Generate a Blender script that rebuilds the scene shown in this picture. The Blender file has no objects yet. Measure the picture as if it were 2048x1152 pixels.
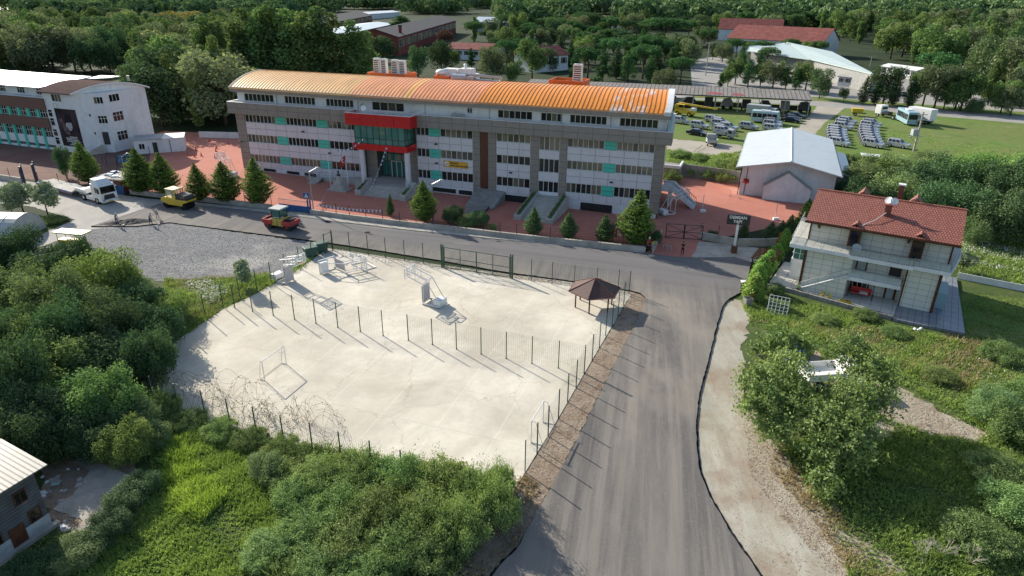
import bpy, bmesh, math, random
import numpy as np
from mathutils import Vector, Matrix
R=math.radians
scene=bpy.context.scene
COL=scene.collection
# ------------------------------------------------------------ camera, sky, sun, exposure
FPX=1330.0; HCAM=30.0; CX,CY=1024,576
_nv=np.array([996-CX,3526-CY,FPX]); _up=-_nv/np.linalg.norm(_nv)
_fy=np.array([0,0,1.])-_up*_up[2]; _fy/=np.linalg.norm(_fy); _rx=np.cross(_fy,_up)
if _rx[0]<0: _rx=-_rx
CM=np.array([_rx,_fy,_up])          # rows: world axes in (right,down,forward) camera axes
def ray(px,py): return CM@np.array([px-CX,py-CY,FPX])
def at(px,py,z=0.0):
    r=ray(px,py); t=(z-HCAM)/r[2]; return (float(r[0]*t),float(r[1]*t),float(z))
def proj(p):
    c=CM.T@(np.array(p,float)-np.array([0,0,HCAM])); return (CX+FPX*c[0]/c[2],CY+FPX*c[1]/c[2],c[2])
cam=bpy.data.cameras.new('camera'); camo=bpy.data.objects.new('camera',cam); COL.objects.link(camo)
cam.sensor_width=36; cam.sensor_fit='HORIZONTAL'; cam.lens=36*FPX/2048; cam.clip_start=0.5; cam.clip_end=20000
r_=Vector(CM[:,0]); d_=Vector(CM[:,1]); f_=Vector(CM[:,2])
mw=Matrix.Identity(4)
for i in range(3): mw[i][0]=r_[i]; mw[i][1]=-d_[i]; mw[i][2]=-f_[i]
mw[2][3]=HCAM; camo.matrix_world=mw; scene.camera=camo
SUN_AZ=R(133.4); SUN_EL=R(26.5)      # direction towards the sun, from +X
w=bpy.data.worlds.new('World'); scene.world=w; w.use_nodes=True
nt=w.node_tree; sky=nt.nodes.new('ShaderNodeTexSky'); sky.sky_type='NISHITA'; sky.sun_disc=False
sky.sun_elevation=SUN_EL; sky.sun_rotation=R(90)-SUN_AZ; sky.air_density=1.0; sky.dust_density=1.2; sky.ozone_density=1.0
bg=nt.nodes['Background']; bg.inputs['Strength'].default_value=0.12; nt.links.new(sky.outputs[0],bg.inputs[0])
sl=bpy.data.lights.new('sun','SUN'); sl.energy=4.9; sl.angle=R(0.5); sl.color=(1.0,0.93,0.80)
so=bpy.data.objects.new('sun',sl); COL.objects.link(so)
sd=Vector((math.cos(SUN_AZ)*math.cos(SUN_EL),math.sin(SUN_AZ)*math.cos(SUN_EL),math.sin(SUN_EL)))
so.rotation_euler=sd.to_track_quat('Z','Y').to_euler(); so.location=(-60,60,80)
vs=scene.view_settings; vs.view_transform='Standard'; vs.look='None'; vs.gamma=1; vs.exposure=0.72
scene.render.engine='CYCLES'
# ------------------------------------------------------------ helpers
def tag(o,label=None,cat=None,group=None,kind=None):
    if label: o['label']=label
    if cat: o['category']=cat
    if group: o['group']=group
    if kind: o['kind']=kind
    return o
def thing(name,label,cat,loc=(0,0,0),rz=0,group=None,s=1):
    o=bpy.data.objects.new(name,None); COL.objects.link(o); o.location=loc; o.rotation_euler=(0,0,rz)
    o.empty_display_size=.3
    if s!=1: o.scale=(s,s,s) if not isinstance(s,tuple) else s
    return tag(o,label,cat,group)
KIDS={}
def dup(root,loc=None,rz=None,label=None,s=None,parent=None):
    c=root.copy(); COL.objects.link(c)
    if parent is not None: c.parent=parent
    if loc is not None: c.location=loc
    if rz is not None: c.rotation_euler=(0,0,rz)
    if s is not None: c.scale=s if isinstance(s,tuple) else (s,s,s)
    if label: c['label']=label
    KIDS[c.name]=[]
    for k in KIDS.get(root.name,[]):
        kc=dup(k,parent=c); KIDS[c.name].append(kc)
    return c
def link(name,me,mats,parent=None,smooth=False):
    for m in (mats if isinstance(mats,(list,tuple)) else [mats]): me.materials.append(m)
    o=bpy.data.objects.new(name,me); COL.objects.link(o)
    if smooth and len(me.polygons): me.polygons.foreach_set('use_smooth',[True]*len(me.polygons))
    if parent is not None:
        o.parent=parent; KIDS.setdefault(parent.name,[]).append(o)
    return o
class MB:
    def __init__(s): s.v=[]; s.f=[]; s.m=[]; s.mi=0
    def add(s,vs,fs,mi=None):
        n=len(s.v); s.v+= [tuple(map(float,p)) for p in vs]
        for f in fs: s.f.append([n+i for i in f]); s.m.append(s.mi if mi is None else mi)
        return s
    def box(s,x0,x1,y0,y1,z0,z1,mi=None):
        if x0>x1: x0,x1=x1,x0
        if y0>y1: y0,y1=y1,y0
        if z0>z1: z0,z1=z1,z0
        return s.hexa([(x0,y0,z0),(x1,y0,z0),(x1,y1,z0),(x0,y1,z0),(x0,y0,z1),(x1,y0,z1),(x1,y1,z1),(x0,y1,z1)],mi)
    def hexa(s,p,mi=None):
        return s.add(p,[(0,3,2,1),(4,5,6,7),(0,1,5,4),(1,2,6,5),(2,3,7,6),(3,0,4,7)],mi)
    def obox(s,c,size,rz=0,mi=None,ry=0):
        M=Matrix.Rotation(rz,3,'Z')@Matrix.Rotation(ry,3,'Y'); a,b,h=[q/2 for q in size]
        P=[(-a,-b,-h),(a,-b,-h),(a,b,-h),(-a,b,-h),(-a,-b,h),(a,-b,h),(a,b,h),(-a,b,h)]
        return s.hexa([M@Vector(p)+Vector(c) for p in P],mi)
    def bar(s,p0,p1,wd,ht=None,mi=None,n=4):
        return s.tube(p0,p1,wd/2*1.3,None,n,mi)
    def tube(s,p0,p1,r0,r1=None,n=8,mi=None,caps=True):
        r1=r0 if r1 is None else r1
        p0=Vector(p0);p1=Vector(p1);d=(p1-p0)
        if d.length<1e-6: return s
        d.normalize(); a=Vector((0,0,1)) if abs(d.z)<.9 else Vector((1,0,0)); x=d.cross(a).normalized(); y=d.cross(x)
        V=[]
        for p,r in ((p0,r0),(p1,r1)):
            for i in range(n):
                t=2*math.pi*(i+.5)/n; V.append(p+x*(r*math.cos(t))+y*(r*math.sin(t)))
        F=[(i,(i+1)%n,n+(i+1)%n,n+i) for i in range(n)]
        if caps: F+= [tuple(range(n-1,-1,-1)),tuple(range(n,2*n))]
        return s.add(V,F,mi)
    def path(s,pts,r,n=6,mi=None):
        for a,b in zip(pts,pts[1:]): s.tube(a,b,r,r,n,mi)
        return s
    def prism(s,pts,z0,z1,mi=None,top=None):
        n=len(pts); V=[(p[0],p[1],z0) for p in pts]+[(p[0],p[1],z1) for p in (top or pts)]
        return s.add(V,[tuple(range(n-1,-1,-1)),tuple(range(n,2*n))]+[(i,(i+1)%n,n+(i+1)%n,n+i) for i in range(n)],mi)
    def extr(s,prof,y0,y1,mi=None,prof1=None):      # profile in x,z extruded along y
        n=len(prof); V=[(p[0],y0,p[1]) for p in prof]+[(p[0],y1,p[1]) for p in (prof1 or prof)]
        return s.add(V,[tuple(range(n)),tuple(range(2*n-1,n-1,-1))]+[((i+1)%n,i,n+i,n+(i+1)%n) for i in range(n)],mi)
    def ball(s,c,r,mi=None,n=10,m=6,sz=(1,1,1)):
        V=[];F=[]
        for j in range(m+1):
            ph=math.pi*j/m
            for i in range(n):
                th=2*math.pi*i/n; V.append((c[0]+r*sz[0]*math.sin(ph)*math.cos(th),c[1]+r*sz[1]*math.sin(ph)*math.sin(th),c[2]+r*sz[2]*math.cos(ph)))
        for j in range(m):
            for i in range(n): F.append((j*n+i,(j+1)*n+i,(j+1)*n+(i+1)%n,j*n+(i+1)%n))
        return s.add(V,F,mi)
    def build(s,name,mats,parent=None,smooth=False,xf=None,bev=0):
        me=bpy.data.meshes.new(name)
        V=s.v if xf is None else [xf(p) for p in s.v]
        me.from_pydata(V,[],s.f); me.update()
        bm=bmesh.new(); bm.from_mesh(me)
        bmesh.ops.recalc_face_normals(bm,faces=bm.faces); bm.to_mesh(me); bm.free()
        o=link(name,me,mats,parent,smooth)
        if isinstance(mats,(list,tuple)) and len(mats)>1 and len(me.polygons)==len(s.m): me.polygons.foreach_set('material_index',s.m)
        if bev:
            b=o.modifiers.new('Bevel','BEVEL'); b.width=bev; b.segments=2; b.limit_method='ANGLE'
        return o
# ------------------------------------------------------------ materials
def srgb(r,g,b,k=1.0):
    f=lambda c:(c/255/12.92 if c<=10 else ((c/255+.055)/1.055)**2.4)*k
    return (f(r),f(g),f(b))
def newmat(name):
    m=bpy.data.materials.new(name); m.use_nodes=True; t=m.node_tree; b=t.nodes['Principled BSDF']
    return m,t,b
def N(t,typ,**kw):
    n=t.nodes.new(typ)
    for k,v in kw.items():
        if k=='op': n.operation=v
        elif k.startswith('i_'): n.inputs[k[2:]].default_value=v
        else: setattr(n,k,v)
    return n
def mixc(t,fac,a,b,blend='MIX'):
    n=t.nodes.new('ShaderNodeMix'); n.data_type='RGBA'; n.blend_type=blend
    for sock,val in ((n.inputs[0],fac),(n.inputs[6],a),(n.inputs[7],b)):
        if hasattr(val,'is_output') or hasattr(val,'node'): t.links.new(val,sock)
        elif isinstance(val,(int,float)): sock.default_value=val
        else: sock.default_value=(*val[:3],1)
    return n.outputs[2]
def ramp(t,src,p0,p1,a=0,b=1):
    n=t.nodes.new('ShaderNodeMapRange'); n.clamp=True
    n.inputs[1].default_value=p0;n.inputs[2].default_value=p1;n.inputs[3].default_value=a;n.inputs[4].default_value=b
    t.links.new(src,n.inputs[0]); return n.outputs[0]
def noise(t,scale,detail=6,rough=.6,stretch=None,rot=0,coord='Object',dist=0):
    tc=N(t,'ShaderNodeTexCoord'); src=tc.outputs[coord]
    if stretch or rot:
        mp=N(t,'ShaderNodeMapping'); mp.inputs['Rotation'].default_value=(0,0,rot); t.links.new(src,mp.inputs[0])
        mp2=N(t,'ShaderNodeMapping'); mp2.inputs['Scale'].default_value=stretch or (1,1,1); t.links.new(mp.outputs[0],mp2.inputs[0]); src=mp2.outputs[0]
    n=N(t,'ShaderNodeTexNoise'); n.inputs['Scale'].default_value=scale; n.inputs['Detail'].default_value=detail; n.inputs['Roughness'].default_value=rough; n.inputs['Distortion'].default_value=dist
    t.links.new(src,n.inputs['Vector']); return n.outputs['Fac']
def bump(t,b,src,strength=.3,dist=.05):
    n=N(t,'ShaderNodeBump'); n.inputs['Strength'].default_value=strength; n.inputs['Distance'].default_value=dist
    t.links.new(src,n.inputs['Height']); t.links.new(n.outputs[0],b.inputs['Normal'])
def M(name,col,rough=.6,metal=0,var=.12,scale=1.5,grime=0.0,spec=.5,gscale=.35):
    m,t,b=newmat(name); b.inputs['Roughness'].default_value=rough; b.inputs['Metallic'].default_value=metal
    b.inputs['Specular IOR Level'].default_value=spec if rough<.58 else (.12 if rough<.99 else 0)
    n=noise(t,scale,5); dark=tuple(c*(1-var*2) for c in col); lite=tuple(min(1,c*(1+var)) for c in col)
    c=mixc(t,ramp(t,n,.3,.7),dark,lite)
    if grime:
        g=noise(t,gscale,8,.7,stretch=(1,1,.35)); c=mixc(t,ramp(t,g,.5,.75,0,grime),c,tuple(x*.45 for x in (.3,.27,.22)))
    t.links.new(c,b.inputs['Base Color'])
    return m
WHITE=M('white_paint',(.72,.72,.70),.45,var=.05,grime=.25)
WALLW=M('white_wall',(.66,.67,.68),.7,var=.05,grime=.3)
PANEL=M('white_panel',(.60,.58,.61),.35,var=.03,grime=.18)
GREYP=M('taupe_panel',(.24,.215,.19),.4,var=.06,grime=.2)
TEAL=M('teal_panel',(.06,.48,.38),.4,var=.04,grime=.1)
REDP=M('red_panel',(.50,.012,.016),.3,var=.03)
BROWNP=M('brown_panel',(.10,.032,.018),.4,var=.06)
DARK=M('dark_metal',(.022,.024,.026),.5,var=.1)
BLACKM=M('black_rubber',(.02,.02,.02),.85,var=.1)
GREENM=M('green_paint',(.025,.075,.05),.45,var=.1)
STEEL=M('galvanised_steel',(.42,.43,.44),.4,metal=.6,var=.08)
ALU=M('white_frame',(.55,.56,.57),.4,var=.04)
CONC=M('concrete',(.42,.39,.34),.9,var=.12,grime=.6,scale=.8)
CONCD=M('dark_concrete',(.27,.26,.24),.9,var=.15,grime=.6)
STONE=M('stone',(.44,.42,.38),.8,var=.08,grime=.2)
WOOD=M('wood_brown',(.10,.045,.025),.6,var=.2,scale=4)
BLUEP=M('blue_paint',(.02,.09,.26),.45,var=.08,grime=.3)
YELLOW=M('yellow_paint',(.62,.42,.03),.4,var=.05,grime=.25)
REDV=M('red_paint',(.42,.03,.03),.4,var=.06,grime=.2)
ORANGE=M('orange_paint',(.62,.13,.02),.45,var=.05,grime=.15)
SILVER=M('silver_paint',(.50,.51,.52),.3,metal=.35,var=.03,grime=.15)
NAVY=M('navy_paint',(.012,.018,.035),.2,var=.03)
BLUEV=M('blue_bus_paint',(.25,.38,.44),.4,var=.04,grime=.3)
GREYV=M('grey_paint',(.34,.36,.36),.5,var=.06,grime=.3)
SKIN=M('skin',(.42,.24,.16),.6,var=.03)
CLOTHK=M('black_cloth',(.018,.018,.022),.9,var=.1)
CLOTHG=M('grey_cloth',(.35,.35,.37),.9,var=.1)
CLOTHB=M('blue_cloth',(.05,.08,.15),.9,var=.1)
CLOTHR=M('red_cloth',(.40,.035,.03),.9,var=.1)
BARK=M('bark',(.10,.075,.055),.9,var=.25,scale=5)
BARKP=M('pale_bark',(.22,.19,.16),.9,var=.2,scale=5)
SOIL=M('soil',(.12,.075,.05),.95,var=.25)
def glassmat(name,col,tint2,rough=.06):
    m,t,b=newmat(name); a=N(t,'ShaderNodeAttribute'); a.attribute_name='tint'
    t.links.new(mixc(t,a.outputs['Fac'],col,tint2),b.inputs['Base Color'])
    b.inputs['Roughness'].default_value=rough; b.inputs['Specular IOR Level'].default_value=.5
    return m
GLASS=glassmat('window_glass',(.012,.014,.016),(.20,.18,.12))
GLASSG=glassmat('green_glass',(.03,.12,.10),(.10,.24,.20))
GLASSV=glassmat('vehicle_glass',(.01,.012,.014),(.03,.035,.04))
def clear_glass():
    m,t,b=newmat('clear_glass'); b.inputs['Base Color'].default_value=(.75,.85,.82,1); b.inputs['Roughness'].default_value=.05
    b.inputs['Alpha'].default_value=.25; return m
CLEAR=clear_glass()
def settint(o,vals):
    a=o.data.attributes.new('tint','FLOAT','FACE'); a.data.foreach_set('value',vals)
def stripes(name,col,col2,axis,period,width,rough=.5,metal=0,rot=0,var=.06,grime=.2,coord='Object',bumps=.0):
    m,t,b=newmat(name); b.inputs['Roughness'].default_value=rough; b.inputs['Metallic'].default_value=metal; b.inputs['Specular IOR Level'].default_value=.4 if rough<.6 else .12
    tc=N(t,'ShaderNodeTexCoord'); mp=N(t,'ShaderNodeMapping'); mp.inputs['Rotation'].default_value=(0,0,rot)
    t.links.new(tc.outputs[coord],mp.inputs[0]); sp=N(t,'ShaderNodeSeparateXYZ'); t.links.new(mp.outputs[0],sp.inputs[0])
    fac=None
    for ax,pe in zip(axis,period if isinstance(period,tuple) else (period,)*len(axis)):
        d=N(t,'ShaderNodeMath',op='DIVIDE'); d.inputs[1].default_value=pe; t.links.new(sp.outputs['XYZ'.index(ax)],d.inputs[0])
        fr=N(t,'ShaderNodeMath',op='FRACT'); t.links.new(d.outputs[0],fr.inputs[0])
        ls=N(t,'ShaderNodeMath',op='LESS_THAN'); ls.inputs[1].default_value=width/pe; t.links.new(fr.outputs[0],ls.inputs[0])
        if fac is None: fac=ls.outputs[0]
        else:
            mx=N(t,'ShaderNodeMath',op='MAXIMUM'); t.links.new(fac,mx.inputs[0]); t.links.new(ls.outputs[0],mx.inputs[1]); fac=mx.outputs[0]
    n=noise(t,.8,6); base=mixc(t,ramp(t,n,.3,.7),tuple(c*(1-var*2) for c in col),tuple(c*(1+var) for c in col))
    if grime:
        g=noise(t,.25,8,.7); base=mixc(t,ramp(t,g,.5,.75,0,grime),base,(.16,.14,.11))
    t.links.new(mixc(t,fac,base,col2),b.inputs['Base Color'])
    if bumps: bump(t,b,fac,bumps,.05)
    return m
def tiles(name,c1,c2,sx=3.2,mortar=(.03,.012,.01),rowh=.34,bw=.3,swap=None,rough=.7):
    m,t,b=newmat(name); b.inputs['Roughness'].default_value=rough
    tc=N(t,'ShaderNodeTexCoord'); br=N(t,'ShaderNodeTexBrick'); br.inputs['Scale'].default_value=1
    br.inputs['Color1'].default_value=(*c1,1);br.inputs['Color2'].default_value=(*c2,1);br.inputs['Mortar'].default_value=(*mortar,1)
    br.inputs['Mortar Size'].default_value=.035; br.inputs['Brick Width'].default_value=bw; br.inputs['Row Height'].default_value=rowh; br.inputs['Bias'].default_value=0
    t.links.new(tc.outputs['Object'],br.inputs[0])
    n=noise(t,.7,6); t.links.new(mixc(t,ramp(t,n,.35,.75,0,.35),br.outputs[0],tuple(x*.55 for x in c1)),b.inputs['Base Color'])
    bump(t,b,br.outputs['Fac'],-.6,.04)
    return m
# ground-like materials
def groundmat(name,layers,rough=.95,bsc=8,bst=.4,bdist=.05,seedcol=(.1,.1,.1)):
    m,t,b=newmat(name); b.inputs['Roughness'].default_value=rough; b.inputs['Specular IOR Level'].default_value=.12
    c=None
    for (col,sc,lo,hi,amt,stretch,rot) in layers:
        if c is None: 
            n=N(t,'ShaderNodeRGB'); n.outputs[0].default_value=(*col,1); c=n.outputs[0]; continue
        nn=noise(t,sc,8,.65,stretch=stretch,rot=rot); c=mixc(t,ramp(t,nn,lo,hi,0,amt),c,col)
    t.links.new(c,b.inputs['Base Color'])
    if bst: bump(t,b,noise(t,bsc,6,.7),bst,bdist)
    return m
# ------------------------------------------------------------ ground surfaces
def slab(name,px,z,mat,kind='structure',thick=0.0,world=False,zr=None,smooth=0,jag=0,seed=1):
    P=[(p[0],p[1]) if world else at(*p,z)[:2] for p in px]
    if jag:   # uneven natural outline
        rg=random.Random(seed); Q=[]
        for a,b in zip(P,P[1:]+P[:1]):
            L=math.hypot(b[0]-a[0],b[1]-a[1]); n=max(1,min(60,int(L/max(.35,jag*1.6))))
            for i in range(n):
                t=i/n; j=0 if i==0 else 1
                Q.append((a[0]+(b[0]-a[0])*t+rg.uniform(-jag,jag)*j,a[1]+(b[1]-a[1])*t+rg.uniform(-jag,jag)*j))
        P=Q
    mb=MB()
    if thick: mb.prism(P,z-thick,z)
    else: mb.add([(x,y,z) for x,y in P],[tuple(range(len(P)))])
    o=mb.build(name,mat); tag(o,kind=kind)
    return o
GRASS=groundmat('grass_ground',[((.055,.085,.025),0,0,0,0,None,0),((.10,.13,.04),.12,.4,.65,.7,None,0),((.15,.13,.075),.35,.52,.75,.6,None,0),((.035,.06,.02),1.1,.45,.7,.6,None,0)],bsc=5,bst=.6,bdist=.1)
LAWN=groundmat('field_grass',[((.115,.19,.04),0,0,0,0,None,0),((.05,.09,.025),.25,.52,.66,.6,None,0),((.22,.21,.10),.45,.50,.66,.6,None,0),((.16,.17,.06),.06,.42,.62,.75,None,0),((.24,.20,.13),.10,.56,.70,.6,None,0),((.06,.10,.028),.9,.45,.7,.55,None,0)],bsc=4,bst=.5,bdist=.08)
FOREST=groundmat('forest_floor',[((.022,.036,.016),0,0,0,0,None,0),((.045,.065,.025),.05,.45,.65,.6,None,0)],bst=0)
ASPH=groundmat('asphalt_new',[((.115,.108,.106),0,0,0,0,None,0),((.24,.22,.19),1.6,.44,.62,.65,(1,.04,1),R(11)),((.07,.068,.07),.8,.5,.66,.5,(1,.05,1),R(12)),((.21,.19,.165),.10,.48,.66,.75,(1,.3,1),R(14)),((.075,.072,.075),.5,.5,.8,.5,(1,.07,1),R(18)),((.21,.19,.165),5,.52,.72,.5,None,0)],rough=.85,bsc=25,bst=.5,bdist=.02)
ASPHM=groundmat('asphalt_main',[((.15,.145,.15),0,0,0,0,None,0),((.10,.098,.10),.9,.48,.62,.6,(.05,1,1),R(18)),((.27,.25,.22),.07,.52,.60,.7,None,0),((.22,.215,.21),.16,.42,.66,.65,(.16,1,1),R(18)),((.11,.11,.115),.5,.5,.8,.4,(.07,1,1),R(18)),((.20,.19,.185),3.5,.55,.8,.35,None,0)],rough=.85,bsc=25,bst=.5,bdist=.02)
ASPHE=M('asphalt_edge',(.018,.017,.018),.9,var=.2)
OLDROAD=groundmat('old_road',[((.38,.36,.33),0,0,0,0,None,0),((.27,.26,.24),.3,.45,.65,.7,(1,.4,1),R(-20)),((.46,.44,.40),.12,.5,.7,.6,None,0),((.2,.19,.17),2.5,.6,.8,.5,None,0)])
GRAVEL=groundmat('gravel',[((.22,.22,.225),0,0,0,0,None,0),((.16,.16,.165),.35,.42,.62,.7,(.35,1.6,1),R(12)),((.38,.37,.35),1.3,.52,.72,.6,(.4,1.4,1),R(12)),((.10,.10,.105),5,.45,.65,.7,None,0),((.44,.42,.38),.05,.56,.66,.6,None,0)],bsc=6,bst=.9,bdist=.09)
LANE=groundmat('gravel_lane',[((.37,.35,.29),0,0,0,0,None,0),((.27,.215,.16),.7,.46,.64,.75,(1,.2,1),R(4)),((.45,.42,.35),1.6,.5,.68,.6,(1,.12,1),R(4)),((.28,.27,.225),.3,.45,.65,.7,(1,.12,1),R(2)),((.44,.42,.36),.9,.5,.7,.5,(1,.15,1),R(2)),((.25,.19,.135),.22,.46,.62,.75,None,0),((.16,.15,.12),8,.6,.75,.5,None,0)],bsc=9,bst=.6,bdist=.04)
DIRT=groundmat('dirt',[((.27,.21,.155),0,0,0,0,None,0),((.36,.30,.23),.5,.45,.65,.7,None,0),((.12,.075,.05),1.3,.5,.7,.7,None,0),((.45,.42,.37),6,.62,.75,.6,None,0)],bsc=5,bst=1,bdist=.12)
BRICKRED=groundmat('red_paving',[((.42,.17,.125),0,0,0,0,None,0),((.50,.27,.21),.9,.55,.75,.6,None,0),((.46,.20,.155),.09,.42,.65,.7,None,0),((.31,.11,.085),.6,.5,.75,.5,None,0)],bsc=20,bst=.2,bdist=.01)
BROWNYARD=groundmat('brown_yard',[((.15,.085,.07),0,0,0,0,None,0),((.20,.13,.11),.2,.45,.65,.7,None,0)],bst=.1)
PAVE=groundmat('pale_paving',[((.30,.29,.27),0,0,0,0,None,0),((.24,.23,.22),.3,.45,.65,.7,None,0)],bst=.1)
TRACK=groundmat('far_track',[((.36,.33,.28),0,0,0,0,None,0),((.27,.24,.20),.2,.45,.65,.7,None,0)],bst=.1)
def courtmat():
    m,t,b=newmat('court_concrete'); b.inputs['Roughness'].default_value=.9
    b.inputs['Specular IOR Level'].default_value=.3
    c=mixc(t,ramp(t,noise(t,.10,8,.7,dist=.3),.38,.64),(.44,.40,.33),(.65,.605,.51))
    c=mixc(t,ramp(t,noise(t,.35,8,.72,stretch=(1,.35,1),rot=R(35)),.5,.72,0,.6),c,(.42,.39,.32))
    c=mixc(t,ramp(t,noise(t,.06,5),.5,.66,0,.5),c,(.50,.44,.32))
    c=mixc(t,ramp(t,noise(t,3.2,6,.7),.62,.8,0,.4),c,(.28,.26,.23))
    tc=N(t,'ShaderNodeTexCoord'); mp=N(t,'ShaderNodeMapping'); mp.inputs['Rotation'].default_value=(0,0,R(18.6)); t.links.new(tc.outputs['Object'],mp.inputs[0])
    sp=N(t,'ShaderNodeSeparateXYZ'); t.links.new(mp.outputs[0],sp.inputs[0])
    for o,pe,wd,col,am in ((0,4.6,.07,(.70,.66,.57),.35),(1,5.3,.05,(.34,.31,.26),.45)):
        d=N(t,'ShaderNodeMath',op='DIVIDE'); d.inputs[1].default_value=pe; t.links.new(sp.outputs[o],d.inputs[0])
        fr=N(t,'ShaderNodeMath',op='FRACT'); t.links.new(d.outputs[0],fr.inputs[0])
        ls=N(t,'ShaderNodeMath',op='LESS_THAN'); ls.inputs[1].default_value=wd/pe; t.links.new(fr.outputs[0],ls.inputs[0])
        mu=N(t,'ShaderNodeMath',op='MULTIPLY'); t.links.new(ls.outputs[0],mu.inputs[0]); mu.inputs[1].default_value=am
        c=mixc(t,mu.outputs[0],c,col)
    c=mixc(t,ramp(t,noise(t,.9,9,.78),.52,.70,0,.45),c,(.40,.37,.31))
    c=mixc(t,ramp(t,noise(t,11,5,.8),.55,.75,0,.35),c,(.34,.31,.27))
    vo=N(t,'ShaderNodeTexVoronoi'); vo.feature='DISTANCE_TO_EDGE'; vo.inputs['Scale'].default_value=.13
    tc2=N(t,'ShaderNodeTexCoord'); nn=N(t,'ShaderNodeTexNoise'); nn.inputs['Scale'].default_value=.7; nn.inputs['Detail'].default_value=6; t.links.new(tc2.outputs['Object'],nn.inputs['Vector'])
    va=N(t,'ShaderNodeVectorMath'); va.operation='ADD'; sc_=N(t,'ShaderNodeVectorMath'); sc_.operation='SCALE'; sc_.inputs['Scale'].default_value=2.2; t.links.new(nn.outputs['Color'],sc_.inputs[0]); t.links.new(tc2.outputs['Object'],va.inputs[0]); t.links.new(sc_.outputs[0],va.inputs[1]); t.links.new(va.outputs[0],vo.inputs['Vector'])
    c=mixc(t,ramp(t,vo.outputs['Distance'],.0,.006,.55,0),c,(.28,.25,.21))
    t.links.new(c,b.inputs['Base Color']); bump(t,b,noise(t,6,6),.25,.02); return m
COURTM=courtmat()
SEA=M('sea_water',(.10,.18,.25),.3,var=.1,scale=.002)
# base sheet, reaching the horizon
gm=MB(); gm.add([(-9000,-500,0),(9000,-500,0),(9000,2600,0),(-9000,2600,0)],[(0,1,2,3)])
tag(gm.build('ground',FOREST),kind='structure')
gm=MB(); gm.add([(-9000,2600,-.5),(9000,2600,-.5),(9000,16000,-.5),(-9000,16000,-.5)],[(0,1,2,3)])
tag(gm.build('sea',SEA),kind='structure')
slab('grass_field',[(-900,1500),(2900,1500),(2900,460),(2048,440),(1900,450),(1560,560),(1290,600),(640,500),(100,440),(-900,420)],.004,GRASS)
slab('vehicle_yard_grass',[(1290,330),(1330,200),(1500,196),(1640,205),(2048,228),(2700,300),(2700,420),(1700,330),(1480,300),(1330,330)],.008,LAWN)
slab('garden_lawn',[(1912,585),(2500,640),(2500,760),(1935,690)],.012,LAWN)
slab('vehicle_yard_track',[(1640,205),(1692,214),(1650,246),(1600,300),(1560,330),(1500,330),(1560,285),(1612,240)],.012,TRACK,jag=.3)
slab('vehicle_yard_bare_soil',[(1335,277),(1480,290),(1500,310),(1420,312),(1335,300)],.012,TRACK,jag=.4)
slab('far_road',[(1330,196),(1330,188),(1620,196),(2048,229),(2700,285),(2700,305),(2048,247),(1640,212)],.014,PAVE)
slab('far_parking',[(1380,120),(1440,112),(1520,150),(1640,150),(1700,140),(1860,165),(2048,215),(2600,270),(2600,290),(2048,228),(1640,197),(1385,185)],.010,PAVE)
slab('grass_verge',[(1385,190),(1640,194),(2048,224),(2048,232),(1800,214),(1640,202),(1385,196)],.018,LAWN)
slab('school_yard',[(225,290),(330,262),(480,268),(700,250),(1340,330),(1480,352),(1690,400),(1690,440),(1560,452),(1420,480),(1300,498),(900,452),(560,418),(300,386),(265,372)],.02,BRICKRED)
slab('left_yard',[(-300,318),(0,288),(120,300),(200,300),(240,298),(300,300),(296,385),(150,369),(0,352),(-300,330)],.024,BROWNYARD)
slab('old_road',[(-400,330),(0,356),(160,377),(280,395),(420,410),(560,425),(700,443),(900,465),(1300,507),(1400,520),(1390,530),(900,480),(560,450),(340,450),(190,458),(150,470),(40,508),(-60,520),(-60,480),(30,490),(150,440),(60,412),(-400,380)],.03,OLDROAD,jag=.12)
slab('gravel_yard',[(190,458),(340,446),(480,465),(640,487),(655,497),(620,515),(560,548),(505,553),(440,556),(320,563),(260,545),(170,500),(60,520),(10,530),(120,480)],.034,GRAVEL,jag=.25,seed=4)
slab('gravel_verge',[(655,496),(883,530),(1000,546),(1133,563),(1260,583),(1262,600),(1240,596),(1130,572),(1000,556),(883,540),(655,512)],.036,LANE)
slab('dirt_strip',[(1262,578),(1291,590),(1292,606),(1262,669),(1228,730),(1158,873),(1072,1030),(1036,1096),(960,1200),(860,1200),(880,1100),(1000,990),(1058,930),(1160,760),(1236,634),(1255,600)],.02,DIRT,jag=.15)
slab('gravel_lane',[(1440,600),(1500,600),(1500,640),(1480,700),(1500,800),(1530,900),(1600,1000),(1720,1152),(1800,1260),(1450,1260),(1380,900),(1400,740)],.016,LANE,jag=.35,seed=3)
SANDY=groundmat('sandy_dirt',[((.34,.29,.22),0,0,0,0,None,0),((.42,.39,.31),.4,.45,.62,.8,(1,.3,1),R(20)),((.20,.135,.09),.8,.52,.68,.75,None,0),((.12,.08,.055),2.2,.6,.74,.6,None,0)],bsc=5,bst=1,bdist=.12)
slab('lane_dirt_edge',[(1492,720),(1510,820),(1560,900),(1640,1010),(1720,1080),(1820,1152),(1900,1260),(1750,1260),(1640,1110),(1550,1010),(1505,930),(1478,850),(1478,780)],.021,SANDY,jag=.5,seed=8)
slab('field_dirt_track',[(1630,700),(1740,750),(1800,775),(1900,830),(1985,870),(1950,885),(1860,870),(1770,845),(1720,820),(1650,790),(1600,740)],.018,SANDY,jag=.45,seed=6)
slab('bare_soil_patch',[(1700,860),(1760,840),(1800,855),(1760,880),(1710,885)],.02,SANDY,jag=.3)
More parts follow.
